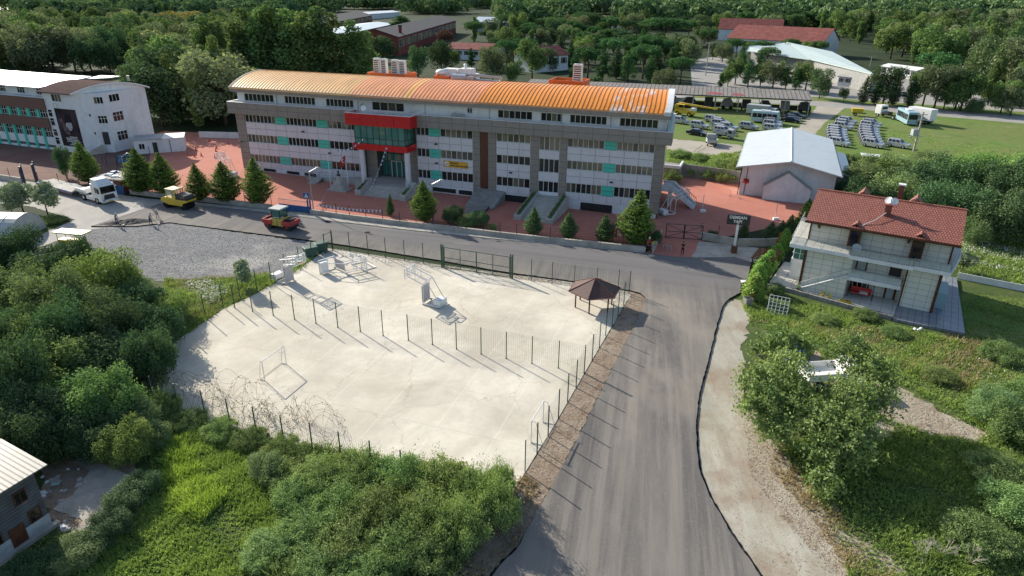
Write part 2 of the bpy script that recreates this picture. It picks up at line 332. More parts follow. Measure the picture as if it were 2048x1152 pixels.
# asphalt: thick mats whose dark side shows along the edge
Lmain=[(182,452),(320,406.5),(395,410),(500,421),(620,437),(800,459),(1000,480),(1200,497),(1286,505),(1351,513.5),(1393,515),(1469,513.5),(1502,524),(1495,560),(1489,576),(1400,590),(1289,607),(1290,594),(1281,586),(1260,580),(1133,560),(1000,542),(884,521),(665,486),(480,462.5),(338,444.5),(270,452)]
Lside=[(1289,600),(1400,583),(1489,574),(1479,586),(1458,597),(1445,612),(1432,656),(1414,730),(1398,790),(1392,841),(1394,900),(1400,942),(1419,992),(1463,1068),(1520,1151),(1590,1250),(930,1250),(996,1135),(1035,1096),(1070,1030),(1157,873),(1243,700),(1260,669.6),(1289,607)]
def road(name,px,z,mat):
    P=[at(*p,z)[:2] for p in px]
    rg=random.Random(5); Q=[]
    for a,b in zip(P,P[1:]+P[:1]):
        L=math.hypot(b[0]-a[0],b[1]-a[1]); n=max(1,min(90,int(L/.4)))
        for i in range(n):
            t=i/n; j=.05 if i else 0
            Q.append((a[0]+(b[0]-a[0])*t+rg.uniform(-j,j),a[1]+(b[1]-a[1])*t+rg.uniform(-j,j)))
    mb=MB(); n=len(Q)
    mb.add([(x,y,z) for x,y in Q],[tuple(range(n))],0)
    cx=sum(q[0] for q in Q)/n
    mb.add([(x,y,z) for x,y in Q]+[(x,y,.001) for x,y in Q],[(i,(i+1)%n,n+(i+1)%n,n+i) for i in range(n)],1)
    o=mb.build(name,[mat,ASPHE]); tag(o,kind='structure'); return o
def roadmat():
    m,t,b=newmat('asphalt_road'); b.inputs['Roughness'].default_value=.9; b.inputs['Specular IOR Level'].default_value=.15
    tc=N(t,'ShaderNodeTexCoord'); sp=N(t,'ShaderNodeSeparateXYZ'); t.links.new(tc.outputs['Object'],sp.inputs[0])
    wob=noise(t,.12,4); ad=N(t,'ShaderNodeMath',op='MULTIPLY_ADD'); t.links.new(wob,ad.inputs[0]); ad.inputs[1].default_value=9; t.links.new(sp.outputs[1],ad.inputs[2])
    ax=N(t,'ShaderNodeMath',op='MULTIPLY_ADD'); t.links.new(sp.outputs[0],ax.inputs[0]); ax.inputs[1].default_value=.36; t.links.new(ad.outputs[0],ax.inputs[2])
    msk=ramp(t,ax.outputs[0],74,82)
    def lay(base,ls):
        c=base
        for col,sc,lo,hi,am,st,ro in ls: c=mixc(t,ramp(t,noise(t,sc,8,.65,stretch=st,rot=ro),lo,hi,0,am),c,col)
        return c
    side=lay((.115,.108,.106),[((.25,.225,.19),.22,.42,.68,.75,(1,.12,1),R(9)),((.24,.22,.19),1.6,.44,.62,.6,(1,.04,1),R(11)),((.07,.068,.07),.8,.5,.66,.5,(1,.05,1),R(12)),((.28,.25,.21),.10,.5,.66,.7,(1,.5,1),0)])
    main=lay((.135,.13,.135),[((.19,.185,.18),.16,.42,.66,.6,(.16,1,1),R(18)),((.095,.093,.097),.9,.48,.62,.55,(.05,1,1),R(18)),((.23,.215,.19),.09,.56,.66,.6,None,0)])
    c=mixc(t,msk,side,main)
    c=mixc(t,ramp(t,noise(t,5,8,.7),.52,.72,0,.5),c,(.23,.21,.18)); c=mixc(t,ramp(t,noise(t,14,4,.8),.6,.75,0,.6),c,(.05,.05,.05))
    t.links.new(c,b.inputs['Base Color']); bump(t,b,noise(t,25,6,.7),.5,.02); return m
ROADM=roadmat(); road('main_road',Lmain,.16,ROADM); road('side_road',Lside,.163,ROADM)
# dark loose fringe of bitumen along the mat edge
def fringe(name,px,z,wd):
    mb=MB(); rg=random.Random(9); pts=[]
    for a,b in zip(px,px[1:]):
        A=at(*a);B=at(*b); n=max(1,int(math.hypot(B[0]-A[0],B[1]-A[1])/.35))
        for i in range(n): t=i/n; pts.append((A[0]+(B[0]-A[0])*t,A[1]+(B[1]-A[1])*t))
    for i in range(len(pts)-1):
        a,b=pts[i],pts[i+1]; d=Vector((b[0]-a[0],b[1]-a[1],0)); nn=Vector((-d.y,d.x,0)).normalized()
        w0=wd*rg.uniform(.4,1); 
        mb.add([Vector((*a,z))+nn*w0,Vector((*a,z))-nn*w0,Vector((*b,z))-nn*w0*.9,Vector((*b,z))+nn*w0*.9],[(0,1,2,3)])
    tag(mb.build(name,ASPHE),kind='structure')
fringe('asphalt_fringe',[(340,446),(480,464.5),(665,488),(884,523),(1000,544),(1133,562),(1260,582),(1281,588),(1291,596)],.05,.22)
fringe('asphalt_fringe',[(1458,598),(1446,612),(1433,656),(1415,730),(1399,790),(1393,841),(1395,900),(1401,942),(1420,992),(1465,1068),(1522,1151),(1590,1250)],.05,.10)
fringe('asphalt_fringe',[(1035,1098),(996,1137),(940,1240)],.05,.25)
tag(slab('court_slab',[(655,497),(883,536),(1023,556),(1133,572),(1235,582),(1262,590),(1247,612),(1224,652),(1184,720),(1116,837),(1050,945),(1025,985),(860,950),(560,880),(250,800),(262,745),(372,668),(447,618),(515,586),(560,556),(600,537)],.06,COURTM,thick=.055))
slab('rubble_yard',[(80,930),(170,905),(250,900),(300,960),(280,1030),(200,1075),(110,1050),(80,1000)],.02,DIRT,jag=.3)
slab('concrete_yard',[(139,925),(155,914),(205,928),(262,950),(300,966),(292,990),(236,1020),(205,1055),(178,1077),(140,1066),(166,1042),(105,1018),(120,1002),(146,990),(180,940)],.05,CONC,jag=.1)
# kerb and pavement along the school wall
slab('pavement',[(325,398),(440,409),(560,422),(700,438.5),(900,459),(1200,490),(1290,500),(1287,505.5),(1200,496.5),(1000,478),(800,457.5),(620,436),(500,420),(395,409),(322,405.5)],.17,CONC,thick=.17)
slab('gateway_paving',[(1300,498),(1320,470),(1398,478),(1392,500),(1380,517),(1345,515),(1290,507)],.05,BRICKRED)
slab('forecourt',[(1398,482),(1470,490),(1530,497),(1520,520),(1500,524),(1469,514),(1393,516),(1382,514)],.045,CONC)
# ------------------------------------------------------------ foliage tools
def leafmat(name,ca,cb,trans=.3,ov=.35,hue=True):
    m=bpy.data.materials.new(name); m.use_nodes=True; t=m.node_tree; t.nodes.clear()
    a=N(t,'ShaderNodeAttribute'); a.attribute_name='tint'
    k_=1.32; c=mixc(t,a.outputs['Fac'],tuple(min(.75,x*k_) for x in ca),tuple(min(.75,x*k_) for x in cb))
    oi=N(t,'ShaderNodeObjectInfo')
    hs=N(t,'ShaderNodeHueSaturation'); t.links.new(c,hs.inputs['Color'])
    t.links.new(ramp(t,oi.outputs['Random'],0,1,1-ov,1+ov),hs.inputs['Value'])
    if hue:
        mu=N(t,'ShaderNodeMath',op='MULTIPLY'); mu.inputs[1].default_value=7.31; t.links.new(oi.outputs['Random'],mu.inputs[0])
        fr=N(t,'ShaderNodeMath',op='FRACT'); t.links.new(mu.outputs[0],fr.inputs[0])
        t.links.new(ramp(t,fr.outputs[0],0,1,.475,.515),hs.inputs['Hue']); hs.inputs['Saturation'].default_value=.9
    d=N(t,'ShaderNodeBsdfDiffuse'); tr=N(t,'ShaderNodeBsdfTranslucent'); mx=N(t,'ShaderNodeMixShader'); mx.inputs[0].default_value=trans
    t.links.new(hs.outputs[0],d.inputs[0])
    t.links.new(mixc(t,.5,hs.outputs[0],(1.0,1.0,.35),'MULTIPLY'),tr.inputs[0])
    t.links.new(d.outputs[0],mx.inputs[1]); t.links.new(tr.outputs[0],mx.inputs[2])
    gl=N(t,'ShaderNodeBsdfGlossy'); gl.inputs['Roughness'].default_value=.6; gl.inputs[0].default_value=(.9,.95,1,1); m2=N(t,'ShaderNodeMixShader'); m2.inputs[0].default_value=.012
    t.links.new(mx.outputs[0],m2.inputs[1]); t.links.new(gl.outputs[0],m2.inputs[2])
    o=N(t,'ShaderNodeOutputMaterial'); t.links.new(m2.outputs[0],o.inputs[0]); return m
L_BROAD=leafmat('leaf_broad',(.045,.10,.025),(.15,.23,.055),.35,.3)
L_DARK=leafmat('leaf_dark',(.025,.065,.025),(.085,.15,.05),.28,.3)
L_OLIVE=leafmat('leaf_olive',(.075,.11,.05),(.19,.23,.11),.35,.3)
L_SHRUB=leafmat('leaf_shrub',(.06,.12,.04),(.21,.29,.10),.35,.28)
L_BRIGHT=leafmat('leaf_bright',(.08,.17,.03),(.23,.34,.07),.38,.2)
L_YELLOW=leafmat('leaf_yellow',(.15,.15,.03),(.30,.26,.05),.3,.1)
L_PINE=leafmat('leaf_pine',(.02,.065,.02),(.075,.17,.04),.22,.3)
L_SPRUCE=leafmat('leaf_spruce',(.018,.055,.018),(.27,.37,.05),.28,.12,False)
L_FIR=leafmat('leaf_fir',(.03,.075,.03),(.17,.24,.07),.25,.12,False)
L_THUJA=leafmat('leaf_thuja',(.09,.21,.03),(.28,.47,.06),.3,.1)
L_RED=leafmat('leaf_red',(.07,.025,.02),(.14,.06,.04),.3,.2)
L_WALNUT=leafmat('leaf_walnut',(.06,.12,.03),(.24,.31,.085),.38,.12)
L_BRAMBLE=leafmat('leaf_bramble',(.075,.145,.035),(.27,.36,.10),.33,.22)
L_GRASS=leafmat('leaf_grass',(.10,.175,.04),(.29,.37,.10),.38,.1,False)
L_LIME=leafmat('leaf_lime',(.14,.22,.035),(.33,.42,.09),.42,.1,False)
L_DRY=leafmat('leaf_dry',(.20,.15,.08),(.38,.31,.19),.3,.1,False)
L_FLOWER=leafmat('flower_white',(.55,.55,.45),(.75,.75,.68),.2,.1,False)
def leafmesh(name,P,D,size,tint,mat,parent=None,rng=None,aspect=.55):
    """one rhombus leaf clump per point, facing roughly D"""
    n=len(P); rng=rng or np.random.default_rng(1)
    D=D/np.linalg.norm(D,axis=1,keepdims=True)
    rnd=rng.normal(size=(n,3)); Tn=np.cross(D,rnd); Tn/=np.linalg.norm(Tn,axis=1,keepdims=True)+1e-9; B=np.cross(D,Tn)
    s=(size if np.ndim(size) else np.full(n,size))*rng.uniform(.6,1.3,n); s=s[:,None]
    V=np.empty((n,4,3)); V[:,0]=P+Tn*s; V[:,1]=P+B*s*aspect; V[:,2]=P-Tn*s; V[:,3]=P-B*s*aspect
    return rawquads(name,V.reshape(-1,3),tint,mat,parent)
def rawquads(name,V,tint,mat,parent=None):
    n=len(V)//4; me=bpy.data.meshes.new(name)
    me.vertices.add(4*n); me.vertices.foreach_set('co',V.astype(np.float32).ravel())
    me.loops.add(4*n); me.loops.foreach_set('vertex_index',np.arange(4*n,dtype=np.int32))
    me.polygons.add(n); me.polygons.foreach_set('loop_start',np.arange(0,4*n,4,dtype=np.int32)); me.polygons.foreach_set('loop_total',np.full(n,4,dtype=np.int32))
    a=me.attributes.new('tint','FLOAT','FACE'); a.data.foreach_set('value',np.clip(tint,0,1).astype(np.float32))
    me.update(calc_edges=True)
    return link(name,me,mat,parent)
def sphdir(rng,n,up=0.0):
    d=rng.normal(size=(n,3)); d[:,2]+=up; d/=np.linalg.norm(d,axis=1,keepdims=True); return d
def lobepts(rng,lobes,n,up=.25,fill=.25,rough=.16):
    L=np.array(lobes,float); wgt=L[:,3]**2*(L[:,4] if L.shape[1]>4 else 1); k=rng.choice(len(L),n,p=wgt/wgt.sum())
    d=sphdir(rng,n,up); r=L[k,3]; zs=L[k,4] if L.shape[1]>4 else np.ones(n)
    f=np.where(rng.random(n)<fill,rng.uniform(.35,.9,n),rng.normal(.95,.07,n))
    lump=1+rough*np.sin(d[:,0]*7+k*1.7)*np.sin(d[:,1]*6+k)*np.cos(d[:,2]*5+k*2.3)+rough*.6*np.sin(d[:,0]*17+k)*np.sin(d[:,2]*15)
    off=d*(r*f*lump)[:,None]; off[:,2]*=zs
    P=L[k,:3]+off
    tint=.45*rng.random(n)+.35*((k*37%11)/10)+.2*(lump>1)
    return P,d,tint,k
def trunk_mesh(mb,h,r,limbs,rng,lean=0,n=7):
    top=Vector((lean*h,rng.uniform(-.04,.04)*h,h)); mid=Vector((lean*h*.3,0,h*.5))
    mb.tube((0,0,-.1),mid,r,r*.75,n); mb.tube(mid,top,r*.75,r*.35,n)
    for (x,y,z) in limbs:
        b=mid.lerp(top,rng.uniform(.0,.6)); e=Vector((x,y,z)); m=b.lerp(e,.5)+Vector((0,0,.08*h))
        mb.tube(b,m,r*.42,r*.26,5); mb.tube(m,e,r*.26,r*.06,5)
TREES={}
def proto(kind,seed,lobes,n,leaf,mat,th,tr,up=.25,fill=.25,rough=.16,bark=None,limbs=True,cat='tree',name='tree'):
    rng=np.random.default_rng(seed); rr=random.Random(seed)
    root=thing(name,'x','x',(0,0,-500))
    P,D,T,k=lobepts(rng,lobes,n,up,fill,rough)
    keep=P[:,2]>.05; P,D,T=P[keep],D[keep],T[keep]
    D2=D*.45+rng.normal(size=D.shape)*.65+np.array([0,0,.5])
    cr=leafmesh('crown',P,D2,leaf,T,mat,root,rng)
    mb=MB(); lm=[(l[0]*.8,l[1]*.8,l[2]) for l in lobes[:7]] if limbs else []
    trunk_mesh(mb,th,tr,lm,rr); mb.build('trunk',bark or BARK,root,smooth=True)
    root['h']=max(l[2]+l[3]*(l[4] if len(l)>4 else 1) for l in lobes)
    TREES.setdefault(kind,[]).append([root,False]); return root
def rlobes(seed,n,R_,zc,zr,r0,r1,flat=1.0,core=True):
    rr=random.Random(seed); L=[(0,0,zc,R_*.62,flat)] if core else []
    for i in range(n):
        a=rr.uniform(0,6.283); q=R_*math.sqrt(rr.uniform(.15,.8)); z=zc+rr.uniform(-1,1)*zr*math.sqrt(max(0.05,1-(q/R_)**2))
        L.append((q*math.cos(a),q*math.sin(a),z,rr.uniform(r0,r1),flat))
    return L
USED=set()
def plant(kind,x,y,h,wide=1.0,label='tree',cat='tree',group=None,i=None,rng=random.Random(77),rz=None,z=0):
    lst=TREES[kind]; e=lst[rng.randrange(len(lst)) if i is None else i%len(lst)]
    root=e[0]; s=h/root['h']; sc=(s*wide,s*wide,s)
    rz=rng.uniform(0,6.283) if rz is None else rz
    if not e[1]:
        o=root; e[1]=True; o.location=(x,y,z); o.rotation_euler=(0,0,rz); o.scale=sc
    else: o=dup(root,(x,y,z),rz,s=sc)
    for k in ('group',):
        if k in o: del o[k]
    tag(o,label,cat,group); return o
def prune():
    for lst in TREES.values():
        for root,used in lst:
            if not used:
                for k in KIDS.get(root.name,[]): bpy.data.objects.remove(k)
                bpy.data.objects.remove(root)
            elif 'h' in root: pass
    for o in bpy.data.objects:
        if 'h' in o: del o['h']
# prototypes, about real size
for s in range(4):
    proto('broad',10+s,rlobes(10+s,24,4.3,6.1,4.2,1.1,1.9),5600,.27,[L_BROAD,L_OLIVE,L_BROAD,L_OLIVE][s],7,.25,name='broadleaf_tree')
for s in range(3):
    proto('darkbroad',20+s,rlobes(20+s,20,3.7,5.5,3.9,1.1,2.0),5400,.25,L_DARK,6,.22,name='dark_tree')
for s in range(3):
    rr=random.Random(30+s); L=[(rr.uniform(-.7,.7),rr.uniform(-.7,.7),2.6+i*1.35,(1.9-.09*i)*rr.uniform(.75,1.1),1.15) for i in range(11)]+[(rr.uniform(-1.5,1.5),rr.uniform(-1.5,1.5),rr.uniform(3,14),rr.uniform(.7,1.1),1.2) for i in range(12)]
    proto('poplar',30+s,L,8000,.25,L_BROAD,13,.25,limbs=False,rough=.25,name='poplar_tree')
for s in range(2):
    L=rlobes(40+s,16,4.0,7.6,.7,1.1,1.7,.75)
    proto('umbrella',40+s,L,5200,.20,L_PINE,7,.25,up=.6,name='umbrella_pine')
for s in range(3):
    rr=random.Random(50+s); L=[]
    for i in range(9):
        z=2.5+i*1.0
        for j in range(3 if i<7 else 1):
            a=rr.uniform(0,6.28); q=(2.6-.26*i)*rr.uniform(.3,1); L.append((q*math.cos(a),q*math.sin(a),z,rr.uniform(.75,1.15),.75))
    proto('pine',50+s,L,5200,.20,L_PINE,10,.22,up=.4,rough=.3,name='pine_tree')
for s in range(2):
    proto('yellowtree',60+s,rlobes(60+s,16,4.2,6.5,2.6,1.2,1.9),4500,.26,L_YELLOW,6,.25,name='yellow_tree')
proto('redtree',65,rlobes(65,12,3.4,5.4,2.2,1.2,1.8),3800,.24,L_RED,5,.2,name='copper_tree')
for s in range(3):
    proto('young',70+s,rlobes(70+s,9,1.3,2.9,1.3,.5,.8,1.1),2600,.15,[L_BROAD,leafmat('leaf_silver',(.13,.17,.10),(.30,.35,.22),.3,.15,False),L_DARK][s],3,.08,name='young_tree')
# near shrubs, small leaves
for s in range(4):
    proto('shrub',80+s,rlobes(80+s,46,2.6,2.2,1.9,.35,1.0,1.15),17000,.095,[L_SHRUB,L_BROAD,L_SHRUB,L_BRIGHT][s],2,.07,fill=.35,rough=.3,name='shrub')
for s in range(3):
    proto('darkshrub',90+s,rlobes(90+s,46,2.7,2.2,1.9,.4,1.05,1.1),16000,.10,L_DARK,2,.07,fill=.35,rough=.3,name='dark_shrub')
for s in range(3):
    proto('bramble',95+s,rlobes(95+s,60,3.1,.85,.55,.28,.7,.75),21000,.075,L_BRAMBLE,.8,.04,fill=.5,rough=.6,up=.5,name='bramble_bush')
def conifer(kind,seed,h,rad,n,leaf,mat,drop=.12,base=.06,fullness=1.0,up=.35):
    """whorls of upswept branches carrying short needle fans; the new growth at the tips is paler"""
    rng=np.random.default_rng(seed); root=thing('conifer_tree','x','x',(0,0,-500))
    nb=int(150*fullness); zb=base+(1-base)*np.linspace(0,.985,nb)**1.0
    az=np.arange(nb)*2.39996+rng.normal(0,.25,nb)
    prof=np.where(zb<.34,.50+.50*np.sin(np.clip((zb-base)/(.34-base),0,1)*np.pi/2),((1-zb)/(.66))**.9)
    Lb=rad*prof*rng.uniform(.78,1.15,nb)+.06
    k=rng.choice(nb,n,p=(Lb**1.3)/(Lb**1.3).sum()); f=rng.random(n)**.6
    fan=rng.normal(0,1,n)*.22*(.35+f)*Lb[k].clip(.3,2.5); 
    dx,dy=np.cos(az[k]),np.sin(az[k]); rr=f*Lb[k]
    P=np.empty((n,3)); P[:,0]=dx*rr-dy*fan; P[:,1]=dy*rr+dx*fan
    P[:,2]=zb[k]*h-drop*rr+up*rr*f*f+rng.normal(0,.05,n)*h*.08
    D=np.stack([dx*.3,dy*.3,np.ones(n)],1)+rng.normal(size=(n,3))*.5
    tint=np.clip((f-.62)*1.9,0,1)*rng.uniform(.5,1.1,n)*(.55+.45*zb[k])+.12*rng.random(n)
    P[:,2]=np.maximum(P[:,2],.03)
    leafmesh('crown',P,D,leaf,tint,mat,root,rng,aspect=.4)
    mb=MB(); mb.tube((0,0,-.05),(0,0,h*.97),.035*h*.6,.01,7)
    for i in range(0,nb,6):
        z=zb[i]*h; mb.tube((0,0,z),(math.cos(az[i])*Lb[i]*.8,math.sin(az[i])*Lb[i]*.8,z+.1*Lb[i]),.03,.008,4)
    mb.build('trunk',BARK,root); root['h']=h; TREES.setdefault(kind,[]).append([root,False])
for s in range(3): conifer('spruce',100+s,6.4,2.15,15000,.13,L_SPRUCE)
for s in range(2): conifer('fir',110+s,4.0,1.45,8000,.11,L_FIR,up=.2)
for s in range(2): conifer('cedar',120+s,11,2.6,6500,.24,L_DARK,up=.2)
for s in range(2):
    proto('thuja',130+s,[(0,0,.55,.62,1),(0,0,1.1,.6,1.1),(.03,0,1.7,.48,1.2),(0,.02,2.25,.3,1.4)],6500,.07,L_THUJA,1.5,.05,limbs=False,rough=.2,name='thuja')
# scattered herbs
def inpoly(px,py,poly):
    c=np.zeros(len(px),bool); n=len(poly); j=n-1
    for i in range(n):
        xi,yi=poly[i];xj,yj=poly[j]
        with np.errstate(divide='ignore',invalid='ignore'):
            m=((yi>py)!=(yj>py))&(px<(xj-xi)*(py-yi)/(yj-yi+1e-12)+xi)
        c^=m; j=i
    return c
EXCL=[]
def poly_key(p): return tuple(p)
def samp(rng,poly,n):
    W=[at(*p)[:2] for p in poly]; xs=[p[0] for p in W]; ys=[p[1] for p in W]
    X=rng.uniform(min(xs),max(xs),n*3); Y=rng.uniform(min(ys),max(ys),n*3); m=inpoly(X,Y,W); X,Y=X[m][:n],Y[m][:n]
    for ex in EXCL:
        if ex is not poly_key(poly): 
            q=inpoly(X,Y,[at(*p)[:2] for p in ex]); X,Y=X[~q],Y[~q]
    return X,Y
def wav(X,Y,s,seed):
    return (np.sin(X*s+seed)*np.cos(Y*s*1.13+seed*2)+.6*np.sin((X+Y)*s*2.1+seed*3)+.4*np.sin((X-Y*1.3)*s*3.7+seed))/2
def herbs(name,poly,n,h,mat,seed,blade=.5,wd=.03,patch=.5,gscale=.5,label=None):
    """grass blades grouped in tufts plus low leaves: an uncountable mass, one object"""
    rng=np.random.default_rng(seed); X,Y=samp(rng,poly,n); 
    g=wav(X,Y,gscale,seed); keep=rng.random(len(X))<np.clip(.75+g*patch,.12,1); X,Y,g=X[keep],Y[keep],g[keep]; n=len(X)
    ci=np.floor(X/.4+.35*np.sin(Y*2.3)); cj=np.floor(Y/.4+.35*np.sin(X*2.9)); hh=np.sin(ci*127.1+cj*311.7)*43758.5; h2_=np.sin(ci*269.5+cj*183.3)*24634.6; tx=(ci+hh-np.floor(hh))*.4; ty=(cj+h2_-np.floor(h2_))*.4; tx=np.where(np.abs(tx-X)<.8,tx,X); ty=np.where(np.abs(ty-Y)<.8,ty,Y); q=rng.random(n)<.6
    X=np.where(q,X*.45+tx*.55,X); Y=np.where(q,Y*.45+ty*.55,Y)
    H=h*(.55+.5*np.clip(g,-.6,1))*rng.uniform(.5,1.3,n); isb=rng.random(n)<blade
    lean=rng.normal(0,.45,(n,2))*H[:,None]; a=rng.uniform(0,6.28,n); wx=np.cos(a)*wd;wy=np.sin(a)*wd
    V=np.zeros((n,4,3))
    V[:,0]=np.stack([X-wx,Y-wy,np.zeros(n)],1); V[:,1]=np.stack([X+wx,Y+wy,np.zeros(n)],1)
    V[:,2]=np.stack([X+lean[:,0]+wx*.3,Y+lean[:,1]+wy*.3,H],1); V[:,3]=np.stack([X+lean[:,0]-wx*.3,Y+lean[:,1]-wy*.3,H],1)
    ls=wd*1.8*rng.uniform(.6,1.5,n); d=sphdir(rng,n,.9); t1=np.cross(d,rng.normal(size=(n,3))); t1/=np.linalg.norm(t1,axis=1,keepdims=True); t2=np.cross(d,t1)
    C=np.stack([X,Y,H*rng.uniform(.3,.95,n)],1); Lf=np.stack([C+t1*ls[:,None],C+t2*ls[:,None]*.7,C-t1*ls[:,None],C-t2*ls[:,None]*.7],1)
    V=np.where(isb[:,None,None],V,Lf)
    tint=.5*rng.random(n)+.5*np.clip(.5+wav(X,Y,gscale*2.3,seed+5)*.7,0,1)
    o=rawquads(name,V.reshape(-1,3),tint,mat); tag(o,label,None,None,'stuff'); return o

def pebbles(name,poly,n,size,mat,seed,z=.02):
    """loose stones: an uncountable mass"""
    rng=np.random.default_rng(seed); X,Y=samp(rng,poly,n); n=len(X); s=size*rng.uniform(.4,1.4,n)**1.5; a=rng.uniform(0,6.28,n)
    cx,sx=np.cos(a)*s,np.sin(a)*s; h=s*rng.uniform(.4,.9,n)
    top=[np.stack([X+cx*k1-sx*k2,Y+sx*k1+cx*k2,z+h],1) for k1,k2 in ((.6,.1),(.1,.6),(-.6,.1),(-.1,-.6))]; bot=[np.stack([X+cx*k1-sx*k2,Y+sx*k1+cx*k2,np.full(n,z-.01)],1) for k1,k2 in ((1,.1),(.1,1),(-1,.1),(-.1,-1))]
    Q=[np.stack(top,1)]+[np.stack([bot[i],bot[(i+1)%4],top[(i+1)%4],top[i]],1) for i in range(4)]
    A=np.concatenate(Q,0); o=rawquads(name,A.reshape(-1,3),np.tile(rng.random(n),5),mat); tag(o,kind='stuff'); return o
def stonemat(name,a,b):
    m,t,bs=newmat(name); at_=N(t,'ShaderNodeAttribute'); at_.attribute_name='tint'; t.links.new(mixc(t,at_.outputs['Fac'],a,b),bs.inputs['Base Color']); bs.inputs['Roughness'].default_value=.95; return m
STG=stonemat('stone_grey',(.18,.18,.175),(.42,.41,.38)); STB=stonemat('stone_brown',(.13,.09,.065),(.38,.30,.23))
# ------------------------------------------------------------ the school
S0=at(488,338)[:2]; SANG=R(-20.953); US=(math.cos(SANG),math.sin(SANG)); VS=(-US[1],US[0])
def sworld(u,v,z=0): return (S0[0]+US[0]*u+VS[0]*v,S0[1]+US[1]*u+VS[1]*v,z)
def sg(px,py,z=0):
    p=at(px,py,z); dx,dy=p[0]-S0[0],p[1]-S0[1]; return (dx*US[0]+dy*US[1],dx*VS[0]+dy*VS[1])
def sfac(px,py,v=0):      # pixel -> (u,z) on the plane at depth v
    r=ray(px,py); o=(S0[0]+VS[0]*v,S0[1]+VS[1]*v); t=(o[0]*VS[0]+o[1]*VS[1])/(r[0]*VS[0]+r[1]*VS[1])
    return ((r[0]*t-S0[0])*US[0]+(r[1]*t-S0[1])*US[1],HCAM+r[2]*t)
_zk=[(-1,0),(0,0),(1.0,1.0),(2.85,1.3),(6.4,1.05),(9.75,.85),(14.4,.5),(30,.3)]
def sshear(p):
    u,v,z=p; o=0
    for (a,b),(c,d) in zip(_zk,_zk[1:]):
        if a<=z<=c: o=b+(d-b)*(z-a)/(c-a); break
    return (u-.13*max(0,v)*max(0,min(1,u/74))**2,v,z+o*u/74)
school=thing('school_building','long four storey school with orange barrel roof, taupe bands and turquoise panels','school building',(S0[0],S0[1],0),SANG)
def sb(mb,name,mats,parent=None,smooth=False,bev=0): return mb.build(name,mats,parent or school,smooth,sshear,bev)
# core walls
mb=MB(); mb.box(.6,25.4,.3,14,0,11); mb.box(25.4,35.4,2.5,14,0,11); mb.box(35.4,73.8,.3,14,0,11)
sb(mb,'core_wall',M('core_dark',(.10,.095,.09),.8))
mb=MB(); mb.box(.4,25.3,.05,.35,-.3,1.42); mb.box(35.3,73.6,.05,.35,-.3,1.35)
mb.box(.4,.7,.3,14,-.3,1.2); mb.box(73.5,73.8,.35,14,-.3,1.2)
sb(mb,'plinth',WALLW)
mb=MB()
for u0,u1,z0,z1 in ((4.5,7,.12,.55),(9.5,12,.12,.55),(13.2,15.5,.12,.55),(38,42,.12,.55),(42.6,44.8,.12,.55),(49,54.3,-.1,.6),(62.5,67.2,-.1,.65),(69.5,71.5,-.1,.65)):
    mb=MB(); mb.box(u0,u1,.02,.06,z0,z1); k=int((u1-u0)/.25)
    for i in range(k+1): mb.box(u0+i*(u1-u0)/k-.03,u0+i*(u1-u0)/k+.03,-.04,.02,z0,z1)
    sb(mb,'cellar_grille',DARK)
rgs=random.Random(3)
def panels(mb,u0,u1,z0,z1,pw,nz,y0=0.0,y1=.32,g=.05):
    n=max(1,round((u1-u0)/pw)); w=(u1-u0)/n; h=(z1-z0)/nz
    for i in range(n):
        for j in range(nz): mb.box(u0+i*w+g/2,u0+(i+1)*w-g/2,y0,y1,z0+j*h+g/2,z0+(j+1)*h-g/2)
def pan(name,mat,*a,back=True):
    mb=MB(); panels(mb,*a)
    if back:
        u0,u1,z0,z1=a[:4]; y0,y1=(a[6],a[7]) if len(a)>6 else (0,.32); mb.box(u0+.01,u1-.01,y0+.04,y1+.01,z0+.01,z1-.01,1)
        return sb(mb,name,[mat,JOINT])
    return sb(mb,name,mat)
JOINT=M('joint_dark',(.10,.095,.09),.8)
# white spandrels
ROW=[(8.45,9.75),(5.0,6.4),(1.55,2.88)]
for z0,z1,nz in ((6.4,8.45,2),(2.88,5.0,2),(1.42,1.55,1)):
    for u0,u1 in ((1.95,25.4),(35.4,45.1),(48.95,54.45),(60.08,72.6)): 
        if nz>1: pan('white_cladding',PANEL,u0,u1,z0,z1,2.15,nz)
for u0,u1 in ((1.95,25.4),(35.4,45.1),(48.95,54.45),(60.08,72.6)): pan('white_cladding',PANEL,u0,u1,.75,1.55,2.15,1)
pan('white_cladding',PANEL,55.75,58.95,6.35,7.65,3.2,1); pan('white_cladding',PANEL,55.75,58.95,2.8,4.2,3.2,1)
# grey piers
for u0,u1 in ((0,1.95),(45.1,46.32),(47.62,48.95),(54.45,55.78),(58.95,60.08),(72.6,73.95)): pan('grey_pier',GREYP,u0,u1,.35 if u0>40 else 0.1,9.95,1.95,10,-.04,.32)
pr=MB()
for a,b in ((-.02,.62),(73.5,73.97)):
    pr=MB()
    for v0,v1 in ((0.3,4.9),(4.9,9.5),(9.5,14)):
        for j in range(9): pr.box(a,b,v0+.03,v1-.03,.1+j*1.09,1.14+j*1.09)
    pr.box(a+.03,b-.03,.31,13.9,.12,9.9); sb(pr,'gable_cladding',GREYP)
pan('grey_pier',GREYP,25.4,27.45,.6,9.8,2.1,9,.9,2.6); pan('grey_pier',GREYP,32.7,35.4,.6,9.8,2.7,9,.9,2.6)
pan('grey_pier',GREYP,25.2,25.45,.6,9.8,2.1,9,.0,2.6); pan('grey_pier',GREYP,35.3,35.5,.6,9.8,2.1,9,.0,2.6)
mb=MB(); mb.box(46.34,47.6,.0,.3,.75,9.95); sb(mb,'brown_strip',BROWNP)
